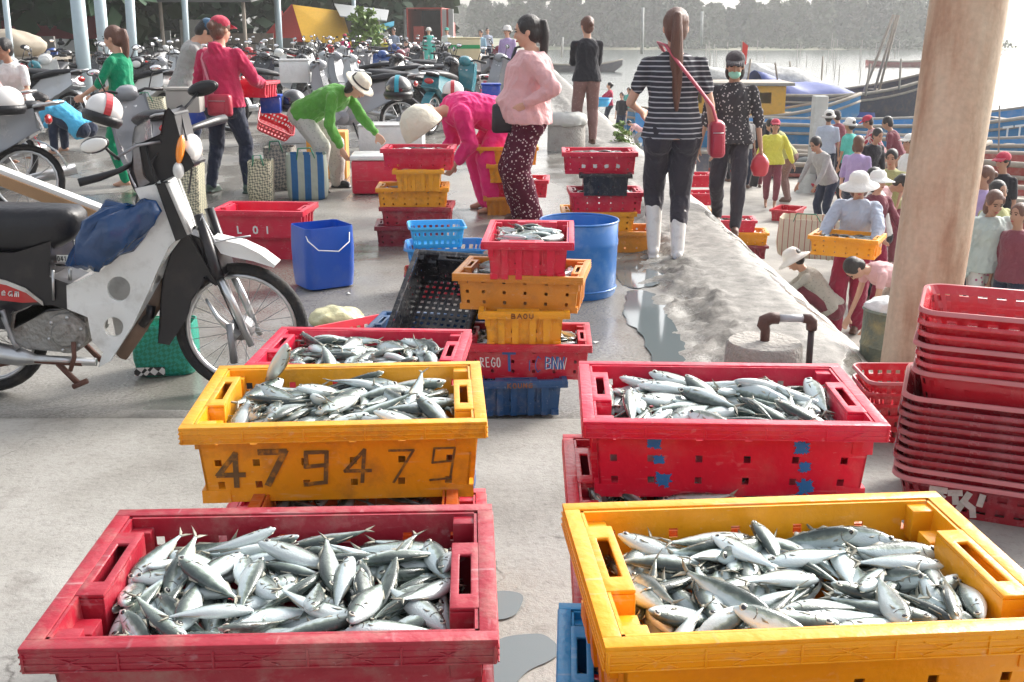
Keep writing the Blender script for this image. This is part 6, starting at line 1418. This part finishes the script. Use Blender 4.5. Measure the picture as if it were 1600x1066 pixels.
t = thing('basin', 'blue plastic basin held by the person in red on the bank', 'basin', PY(938, 160, 28.5)); MB().lathe([(.2, -.1), (.3, .1), (.29, .1), (.19, -.09), (.001, -.09)], n=24).build('basin_body', SKYB, t, smooth=True); MB().torus((0, 0, .1), .3, .012, 'z', 24, 6).build('rim', SKYB, t, smooth=True)
t = thing('black_bag', 'long dark bag carried by the woman in yellow', 'bag', PY(1180, 275, 21.3)); MB().box((0, 0, 0), (.16, .1, .42), rot=rotm(.15, 'Y')).build('bag_body', BAGK, t, bevel=.03, auto=50); MB().tube([(-.05, 0, .2), (-.04, 0, .34), (.04, 0, .34), (.05, 0, .2)], .01, 5).build('bag_handle', BAGK, t, smooth=True)
# ================================================================ boats
HB = mat('hull_blue', (.03, .20, .42), .5, var=.2, scale=3, dirt=(.3, .3, .28), dirtamt=.5, dscale=3); HD = mat('hull_dark', (.05, .05, .07), .6, var=.3, scale=3, dirt=(.2, .14, .1), dirtamt=.5); HRD = mat('hull_red_brown', (.30, .05, .04), .5, var=.2, scale=3, dirt=(.35, .3, .25), dirtamt=.5)
WOOD = mat('weathered_wood', (.33, .29, .24), .75, var=.3, scale=5, bump=.3); CABY = mat('cabin_yellow', (.72, .36, .03), .5, var=.12, dirt=(.3, .2, .1), dirtamt=.3); TARP = mat('tarp_blue', (.045, .08, .30), .6, var=.2, scale=2, bump=.5, bscale=4)
def boat(label, loc, rz, L_, bm, h, m, sheer=.8, stripe=None):
    t = thing('boat', label, 'boat', loc, rz); st = []; n = 18
    def stn(u):   # u -1 stern .. 1 bow
        w = bm / 2 * (1 - max(0, (u - .1) / .9) ** 2.2) * (1 - .35 * max(0, (-u - .5) / .5) ** 2) + .02
        zt = h + sheer * max(0, u) ** 2.2 + .3 * sheer * max(0, -u) ** 2; zb = -.25 + (h * .9 + sheer * .6) * max(0, (u - .65) / .35) ** 1.6
        return w, zt, zb
    rs = []
    for i in range(n + 1):
        u = -1 + 2 * i / n; w, zt, zb = stn(u); x = u * L_ / 2 + .35 * max(0, u) ** 3
        r_ = [V((x, y * w, zb + (zt - zb) * z)) for y, z in ((-1, 1), (-.97, .75), (-.85, .4), (-.5, .1), (0, 0), (.5, .1), (.85, .4), (.97, .75), (1, 1))]
        r_ += [V((x, y * w * .93, zb + (zt - zb) * z)) for y, z in ((1, 1), (.9, .7), (.4, .45), (-.4, .45), (-.9, .7), (-1, 1))]
        rs.append(r_)
    MB().rings(rs).build('hull', m, t, smooth=True, auto=40)
    mb = MB()
    for s in (-1, 1):
        pts = []
        for i in range(n + 1):
            u = -1 + 2 * i / n; w, zt, zb = stn(u); pts.append(V((u * L_ / 2 + .35 * max(0, u) ** 3, s * w, zt + .02)))
        mb.tube(pts, .06, 6)
    mb.build('gunwale', WOOD, t, smooth=True)
    if stripe:
        mb = MB()
        for s in (-1, 1):
            pts = []
            for i in range(n + 1):
                u = -1 + 2 * i / n; w, zt, zb = stn(u); pts.append(V((u * L_ / 2 + .35 * max(0, u) ** 3, s * (w * 1.0 + .005), zt - .22)))
            mb.tube(pts, .045, 6)
        mb.build('rubbing_strake', stripe, t, smooth=True)
    mb = MB()
    for u in (-.6, -.2, .2, .5): w, zt, zb = stn(u); mb.box((u * L_ / 2, 0, zt - .12), (.25, 2 * w * .95, .05))
    mb.build('thwart', WOOD, t)
    return t
b1 = boat('long blue wooden boat with a grey gunwale behind the people on the beach', (11.3, 33.5, -2.35), R(4), 15, 2.6, 1.15, HB, 1.0, WOOD)
strokes('registration', text_polys('TTH', 0, 0, .28, .3, .35), lambda u, v: (V((3.0 + u, -1.36 + .035 * (u), .82 + v + .10 * u)), V((0, -1, 0))), .06, INKW, b1)
b2 = boat('dark boat with a painted eye and high bow moored beyond the blue boat', (11.0, 41, -2.35), R(6), 11, 2.6, 1.6, HD, 1.1, WOOD)
mb = MB(); mb.ell((4.1, -.78, 1.75), (.28, .04, .13), rotm(-.15, 'Y')); e_ = mb.build('painted_eye', INKW, b2, smooth=True); MB().ell((4.1, -.82, 1.75), (.10, .03, .09)).build('pupil', INKK, e_, smooth=True)
MB().tube([(5.4, 0, 2.5), (7.2, 0, 3.0)], .06, 6).build('bowsprit', WOOD, b2, smooth=True)
mb = MB()
for dx in (-.45, .1, .35): mb.tube([(2.3 + dx, dx * .6, 1.5), (3.0 + dx * .25, 0, 4.4)], .05, 6)
mb.build('mast', WOOD, b2, smooth=True)
mb = MB(); nx_, ny_ = 14, 8; vs = []
for i in range(nx_ + 1):
    for j in range(ny_ + 1):
        u = i / nx_; v = j / ny_; vs.append(V((-2.2 + 4.2 * u, -1.35 + 2.7 * v, 2.35 - .75 * u - .5 * (2 * v - 1) ** 2 - .7 * (1 if j in (0, ny_) else 0) + .12 * math.sin(u * 9 + v * 4))))
mb.add(vs, [(i * (ny_ + 1) + j, (i + 1) * (ny_ + 1) + j, (i + 1) * (ny_ + 1) + j + 1, i * (ny_ + 1) + j + 1) for i in range(nx_) for j in range(ny_)]); mb.build('tarpaulin', TARP, b2, smooth=True, solid=.03)
b3 = boat('boat with a bright yellow cabin behind the woman in the flowered blouse', (7.6, 37.5, -2.45), R(-2), 7.5, 2.4, 1.2, HB, .7, WOOD)
cab = MB().holed((-2.8, -1.0, 1.2), (1.4, -1.0, 1.2), (1.4, -1.0, 2.2), (-2.8, -1.0, 2.2), cells([.12, .3, .48, .66, .84], .1), [0, .45, .8, 1], lambda i, j: i % 2 == 1 and j == 1, (0, .06, 0))
cab.slab((-2.8, 1.0, 1.2), (1.4, 1.0, 1.2), (1.4, 1.0, 2.2), (-2.8, 1.0, 2.2), (0, -.05, 0)); cab.slab((-2.8, -.93, 1.2), (-2.8, .93, 1.2), (-2.8, .93, 2.2), (-2.8, -.93, 2.2), (.05, 0, 0)); cab.slab((1.4, -.93, 1.2), (1.4, .93, 1.2), (1.4, .93, 2.2), (1.4, -.93, 2.2), (-.05, 0, 0)); cab.build('cabin', CABY, b3)
MB().box((-.7, 0, 2.27), (4.7, 2.4, .1)).build('cabin_roof', WOOD, b3, bevel=.02, auto=40)
t = thing('flag', 'small red flag on a pole above the yellow-cabin boat', 'flag', PY(1157, 112, 38)); MB().tube([(0, 0, -1), (0, 0, 1.0)], .02, 6).build('pole', WOOD, t); MB().slab((0, 0, .45), (0, 0, 1.0), (.22, .05, .85), (.18, .05, .2), (0, .01, 0)).build('cloth', mat('flag_red', (.6, .03, .02), .7), t)
boat('dark low boat with fishing gear beside the concrete pillar', (7.7, 25.8, -2.15), R(3), 6.5, 2.0, .7, HD, .4, HRD)
boat('red-brown boat at the right edge behind the round post', (12.6, 21.5, -2.15), R(3), 9, 2.4, 1.15, HRD, .6, WOOD); boat('second red-brown boat nearer the right edge', (9.9, 16.6, -2.0), R(-8), 6, 1.9, .95, HRD, .5, WOOD)
boat('small dark boat far across the river, left of the masts', (6.5, 105, -2.3), R(2), 7, 2, .7, HD, .5); boat('small pale boat far across the river, right', (42, 120, -2.3), R(-3), 8, 2, .6, HRD, .5)
boat('small blue boat between the long blue boat and the round post', (12.9, 29.5, -2.3), R(-5), 7, 1.9, .9, HB, .6, WOOD); boat('narrow grey wooden boat aground behind the person in red stripes', (8.6, 28.6, -2.1), R(6), 5.5, 1.5, .6, WOOD, .5, HRD)
for i, (px, y0, y1, Y) in enumerate([(1240, 150, 96, 44), (1282, 148, 88, 44), (1352, 150, 100, 36), (1405, 140, 92, 36), (1215, 126, 98, 40), (1168, 128, 92, 40)]):
    A, B_ = PY(px, y0, Y), PY(px + (-6, 4, 8, 3, -4, 5)[i], y1, Y); tag(MB().tube([A, B_], .035, 6).build('mast_pole', WOOD, smooth=True), 'thin bare mast pole rising from the moored boats', 'mast', 'mast poles of the moored boats')
# net floats and gear piled aft of the yellow cabin
o = blob_bag('net_heap', 'pale heap of nets and floats on the boats beyond the striped shirt', 'nets', (8.9, 43, -1.2), (2.9, .9, .75), mat('net_pale', (.48, .48, .46), .8, var=.5, scale=9, bump=1, bscale=12), 3, .35)
o = blob_bag('net_heap', 'dark bundle of nets in the low boat by the pillar', 'nets', (7.5, 25.6, -1.75), (1.1, .5, .25), mat('net_dark', (.07, .08, .08), .9, var=.5, scale=9, bump=1, bscale=12), 4, .35)
PIL = mat('pillar_grey', (.45, .46, .44), .7, var=.12, scale=4, dirt=(.6, .62, .6), dirtamt=.8, dscale=4)
t = thing('concrete_pillar', 'grey concrete pillar standing on the beach beside the boats', 'pillar', (6.15, 22.2, -1.8)); MB().box((0, 0, 1.0), (.27, .27, 2.1)).build('shaft', PIL, t, bevel=.02, auto=40); MB().lathe([(.45, -.05), (.38, .12), (.25, .3), (.16, .5)], n=14).build('base', PIL, t, smooth=True, wr=.08)
# fishing stakes in the river
rnd = random.Random(9); ST_ = mat('stake_wood', (.3, .28, .25), .8)
for i in range(34):
    px, py = rnd.uniform(1100, 1445), rnd.uniform(88, 128); q = P(px, py, -2.2); h = rnd.uniform(.5, 1.4) * (q.y / 60)
    o = MB().tube([(0, 0, -.4), (rnd.uniform(-.06, .06), 0, h)], .035, 5).build('fishing_stake', ST_, smooth=True, loc=q); tag(o, 'thin wooden fishing stake standing in the river', 'stake', 'stakes in the river')
for px, y0, y1, Y, lab, r in ((1003, 85, 12, 60, 'tall pale pole in the river left of the long ponytail', .09), (1096, 72, 18, 90, 'tall thin pole on the far bank right of the long ponytail', .1), (878, 90, 58, 70, 'short pale post beside the black jacket', .07), (1560, 245, 165, 19, 'thin dark pole at the right edge with a bird-shaped top', .015)):
    A, B_ = PY(px, y0, Y), PY(px + (1 if px < 1500 else 2), y1, Y); tag(MB().tube([A, B_], r, 8).build('pole', PIL if px < 1500 else ST_, smooth=True), lab, 'pole')
# left: lamp posts, stalls, shelters, truck
PALEB = mat('pole_pale_blue', (.42, .52, .56), .5, var=.1); 
def vpost(px0, px1, ybase, wpx, lab, m, Y, name='post'):
    A = PY(px1, ybase, Y); A.z = -.1; T = PY(px0, -40, Y); r = wpx / 1700 * Y / 2; t = thing(name, lab, 'post', (A.x, Y, 0))
    MB().tube([(0, 0, -.1), (T.x - A.x, 0, T.z)], r, 14).build('shaft', m, t, smooth=True); MB().lathe([(r * 1.7, -.05), (r * 1.7, .08), (r * 1.1, .12), (r, .3)], n=14).build('base', CONC, t, smooth=True); return t
vpost(117, 134, 140, 21, 'thick pale blue post left of the woman in emerald', PALEB, 22); vpost(152, 166, 120, 17, 'pale blue post with a brown wrapped foot', PALEB, 24); vpost(200, 203, 60, 14, 'pale post right of the brown wrapped one', PALEB, 27); vpost(286, 290, 70, 9, 'thin pale post behind the blue cap', PALEB, 34)
vpost(4, 18, 110, 9, 'thin pale post at the left edge', PALEB, 20); vpost(431, 437, 80, 10, 'pale lamp post behind the red-hooded woman', PALEB, 40, 'lamp_post'); vpost(551, 554, 62, 6, 'slim lamp post right of the yellow awning', PALEB, 55, 'lamp_post')
t = thing('wooden_drum', 'brown wooden drum at the foot of the wrapped post', 'drum', (PY(160, 110, 23.4).x, 23.4, 0)); MB().lathe([(.33, 0), (.36, .5), (.34, 1.0), (.33, 1.02), (.001, 1.0)], n=18).build('drum_body', mat('wood_brown', (.25, .16, .10), .7, var=.25, scale=8), t, smooth=True, auto=40)
ROOF = mat('shelter_roof', (.10, .10, .10), .8, var=.3, scale=2); WALLD = mat('shelter_wall', (.17, .16, .15), .8, var=.4, scale=1.5); BAN = mat('banner_dark_red', (.25, .04, .05), .7)
TINM = mat('board_tin', (.35, .38, .38), .6, var=.3); OLDW = mat('board_old', (.28, .24, .2), .8, var=.4)
def shelter(lab, x0, x1, Y, d, h, m_roof, m_wall, rise=.7):
    t = thing('market_shelter', lab, 'shelter', ((x0 + x1) / 2, Y, 0)); w = x1 - x0
    MB().slab((-w / 2 - .4, -.6, h), (w / 2 + .4, -.6, h), (w / 2 + .4, d, h + rise), (-w / 2 - .4, d, h + rise), (0, 0, .08)).build('roof', m_roof, t)
    MB().slab((-w / 2, d - .2, 0), (w / 2, d - .2, 0), (w / 2, d - .2, h * .52), (-w / 2, d - .2, h * .52), (0, .1, 0)).build('back_wall', m_wall, t)
    for i, (a, b_, c_, e_) in enumerate(((-.42, -.3, .9, 1.7), (-.1, .06, .8, 1.5), (.1, .2, .8, 1.9), (.26, .44, .7, 1.4))): MB().slab((w * a, d - .5 - .1 * i, c_ - .7), (w * b_, d - .5 - .1 * i, c_ - .7), (w * b_, d - .5 - .1 * i, e_), (w * a, d - .5 - .1 * i, e_), (0, .05, 0)).build('board', (WB, TINM, WB, OLDW)[i], t)
    for i in range(5): MB().tube([(-w / 2 + w * i / 4, 0, 0), (-w / 2 + w * i / 4, 0, h + .04)], .06, 8).build('post', WOOD, t)
    MB().slab((-w * .3, -.2, h - 1.1), (w * .1, -.2, h - 1.1), (w * .1, -.2, h - .4), (-w * .3, -.2, h - .4), (0, .03, 0)).build('banner', BAN, t)
    return t
shelter('dark open market shelter behind the woman in emerald', -19, -8.5, 36, 8, 2.35, ROOF, WALLD); shelter('low dark shelter at the far left under the trees', -19.5, -12.5, 26, 5, 2.6, mat('shelter_roof_old', (.18, .17, .15), .8, var=.4), WALLD)
blob_bag('sack_heap', 'beige heap of sacks under the shelter at the far left', 'sacks', (-10.6, 23.5, .95), (.85, .5, .3), mat('sack_beige', (.42, .36, .28), .85, var=.2), 8, .2)
t = thing('table', 'rough wooden table under the heap of sacks', 'table', (-10.6, 23.5, 0)); MB().box((0, 0, .95), (2.4, 1.1, .06)).build('tabletop', WOOD, t)
for sx in (-1, 1):
    for sy in (-1, 1): MB().box((sx * 1.1, sy * .45, .46), (.07, .07, .92)).build('leg', WOOD, t)
t = thing('awning_stall', 'stall with a yellow and red awning under the trees', 'stall', (PY(505, 70, 52).x, 52, 0)); YA = mat('awning_yellow', (.72, .40, .02), .7); RA = mat('awning_red', (.5, .04, .03), .7)
MB().slab((-.75, -.8, 1.0), (1.45, -.8, .85), (.65, 2, 2.35), (-1.7, 2, 2.65), (0, 0, .04)).build('awning', YA, t); MB().slab((-1.75, 1.95, 2.66), (-1.7, 1.95, 2.64), (-.77, -.8, 1.0), (-3.0, .3, 1.0), (0, 0, .04)).build('side_awning', RA, t)
MB().slab((.9, -.4, 2.1), (3, -.4, 1.9), (2.8, 2.5, 2.4), (.2, 2.5, 2.7), (0, 0, .05)).build('tin_roof', mat('tin', (.5, .52, .52), .4, metal=.5), t)
for x, y, h in ((-1.5, -.75, .95), (1.15, -.75, .9), (-2.2, 1.8, 2.4), (.6, 1.8, 2.4), (2.6, 0, 1.95)): MB().tube([(x, y, 0), (x, y, h)], .05, 6).build('post', RA if x < -1 else WOOD, t)
MB().slab((-2.2, 2, 0), (2.4, 2, 0), (2.4, 2, 1.9), (-2.2, 2, 1.9), (0, .08, 0)).build('back_wall', WALLD, t); MB().slab((2.4, -.2, 1.3), (3.3, -.2, 1.7), (3.2, 1, 1.9), (2.3, 1, 1.7), (0, 0, .03)).build('blue_flap', mat('flap_blue', (.05, .35, .5), .6), t)
# truck with open cargo box
t = thing('truck', 'red cargo truck seen from behind with its box open', 'truck', (PY(664, 85, 62).x, 62, -.1), R(-4), sc=.85); TB = mat('truck_red', (.45, .06, .04), .5); TI = mat('truck_inside', (.14, .13, .14), .7, var=.3, scale=2); TW = mat('truck_white', (.6, .6, .6), .5)
MB().box((0, 3, 1.0), (2.3, 6, .15)).build('floor', TI, t); MB().box((-1.1, 3, 2.15), (.08, 6, 2.15)).build('side_wall', TB, t); MB().box((1.1, 3, 2.15), (.08, 6, 2.15)).build('side_wall', TB, t); MB().box((0, 3, 3.26), (2.3, 6, .08)).build('roof', TB, t); MB().box((0, 5.95, 2.15), (2.1, .08, 2.1)).build('front_wall', TI, t)
MB().slab((1.16, -.05, 1.1), (1.95, -.7, 1.1), (1.95, -.7, 3.2), (1.16, -.05, 3.2), (.03, .05, 0)).build('door', TW, t); MB().slab((1.5, -.34, 1.1), (1.62, -.44, 1.1), (1.62, -.44, 3.2), (1.5, -.34, 3.2), (-.02, -.02, 0)).build('door_stripe', TB, t); MB().slab((-1.16, -.05, 1.1), (-1.4, .6, 1.1), (-1.4, .6, 3.2), (-1.16, -.05, 3.2), (-.03, 0, 0)).build('door', TW, t)
MB().box((-.5, 1.2, 1.6), (.7, .8, 1.1)).build('load', TB, t); MB().box((0, -.02, .8), (2.3, .1, .22)).build('bumper', STEEL, t); MB().box((0, 7, 1.5), (2.1, 1.8, 1.9)).build('cab', TB, t, bevel=.1, auto=40)
for x in (-.85, .85):
    for y in (1.2, 6.8): w_ = MB().torus((x, y, .45), .33, .13, 'x' if 0 else 'y', 20, 8, 1); 
for x in (-.95, .95):
    for y in (1.2, 6.8):
        o = MB().torus((0, 0, 0), .33, .13, 'y', 20, 8, 1).build('wheel', TYRE, t, smooth=True); o.location = (x, y, .45); o.rotation_euler[2] = pi / 2
# trees at the left, behind the stalls
for i, (px, Y, h, m) in enumerate([(-10, 34, 12, LEAF), (70, 40, 13, LEAF2), (150, 44, 14, LEAF), (230, 52, 14, LEAF2), (300, 56, 15, LEAF), (365, 58, 14, LEAF), (420, 62, 14, LEAF2), (475, 66, 13, LEAF), (530, 68, 13, LEAF), (575, 72, 12, LEAF2), (612, 80, 9, LEAF)]):
    tree(['dark casuarina tree at the far left edge', 'olive tree behind the pale blue post', 'dark tree behind the brown wrapped post', 'olive tree above the woman in emerald', 'tall dark tree behind the blue cap', 'dark tree behind the red cap', 'olive tree behind the lamp post', 'dark tree left of the yellow awning', 'dark tree right above the yellow awning', 'olive tree right of the slim lamp post', 'short dark tree left of the truck'][i], (PY(px, 60, Y).x, Y, 0), h, i + 1, m, 8500, .8, .36, 'trees behind the stalls', .12)
tree('bright green bush between the slim lamp post and the truck', (PY(572, 90, 44).x, 44, -.1), 2.5, 40, LEAFL, 1500, .2, .35, None, .1)
tree('yellow-green weeds at the kerb beside the black jacket', (1.5, 15.2, -.15), .32, 41, LEAFL, 900, .035, .6, None, .02); tree('green weeds on the bank below the black jacket', (1.75, 18.5, -.5), .5, 42, LEAFL, 1600, .045, .6, None, .02)
# far-off wood over the river
def wood(name, lab, x0, x1, Y0, Y1, hf, n, seed, size, m):
    rnd = random.Random(seed); mb = MB(); crowns = []
    for k in range(int((x1 - x0) / 1.0)):
        x = rnd.uniform(x0, x1); y = rnd.uniform(Y0, Y1); crowns.append((x, y, hf(x) * rnd.uniform(.5, 1.06), rnd.uniform(1.8, 3.8)))
    for x, y, h, r in crowns:
        mb.cur = rnd.choice((0, 0, 1, 2))
        mb.tube([(x, y, -2), (x + rnd.uniform(-.5, .5), y, h * .8)], [.22, .06], 5)
        for _ in range(n // len(crowns)):
            z = rnd.random() ** .8; rr = r * (1.1 - .75 * z) * rnd.random() ** .5; a = rnd.uniform(0, 6.28); p = V((x + rr * math.cos(a), y + rr * math.sin(a), -1.8 + (h + 1.8) * z))
            d1 = V((rnd.gauss(0, 1), rnd.gauss(0, 1), rnd.gauss(0, .8))).normalized() * size * rnd.uniform(.5, 1.4); d2 = d1.cross(V((rnd.gauss(0, 1), rnd.gauss(0, 1), rnd.gauss(0, 1)))).normalized() * size * .45
            mb.add([p, p + d1 * .5 + d2, p + d1, p + d1 * .5 - d2], [(0, 1, 2, 3)])
    o = mb.build(name, [m, LEAF2, mat('foliage_mid', (.075, .105, .05), .7, var=.5, scale=.3)]); return tag(o, lab, 'wood', kind='stuff')
def hf(x):   # height of the treetops along the far bank, falling away to the right
    px = 800 + x * 1700 / 262
    return 8.9 + 1.4 * noise.noise(V((x * .05, 1, 0))) + 1.6 * sstep(780, 870, px) * (1 - sstep(1040, 1110, px)) - 1.4 * sstep(1060, 1120, px) * (1 - sstep(1160, 1220, px)) - 7.5 * sstep(1408, 1466, px)
wood('far_wood', 'hazy grey-green wood along the far bank of the river', -8, 101, 236, 262, hf, 75000, 3, 1.35, LEAF)
wood('far_wood', 'pale distant line of trees beyond the truck', -75, 0, 330, 350, lambda x: 8.5, 16000, 4, 1.5, LEAF)
wood('river_scrub', 'low scrub on the sandbar at the foot of the far wood', 30, 100, 226, 232, lambda x: -.6, 5000, 6, .6, LEAF2)
# haze, camera
hz = MB().box((80, 330, 14), (900, 760, 36)); me_ = hz.mesh('haze', []); o = bpy.data.objects.new('haze', me_); C.objects.link(o); tag(o, 'thin pale morning haze over the market and the river', 'haze', kind='stuff')
hm = bpy.data.materials.new('haze_air'); N, L = nodes(hm); 
for n_ in list(N):
    if n_.type == 'BSDF_PRINCIPLED': N.remove(n_)
pv = N.new('ShaderNodeVolumePrincipled'); pv.inputs['Color'].default_value = (.95, .96, .97, 1); pv.inputs['Density'].default_value = .0008; pv.inputs['Anisotropy'].default_value = .3
L.new(pv.outputs[0], N['Material Output'].inputs['Volume']); o.data.materials.append(hm)
flush_stuff()
cam = bpy.data.cameras.new('camera'); cam.sensor_width = 36; cam.lens = 36 * FPX / 1600; cam.clip_end = 4000; cam.clip_start = .05
co_ = bpy.data.objects.new('camera', cam); C.objects.link(co_); co_.location = (0, 0, CH); co_.rotation_euler = (pi / 2 - TH, 0, 0)
S = bpy.context.scene; S.camera = co_
S.view_settings.view_transform = 'Standard'; S.view_settings.look = 'None'; S.view_settings.exposure = 1.22; S.view_settings.gamma = 1; S.view_settings.use_curve_mapping = False
S.render.engine = 'CYCLES'; S.cycles.use_denoising = True; S.cycles.max_bounces = 6; S.cycles.volume_bounces = 1; S.cycles.transparent_max_bounces = 4
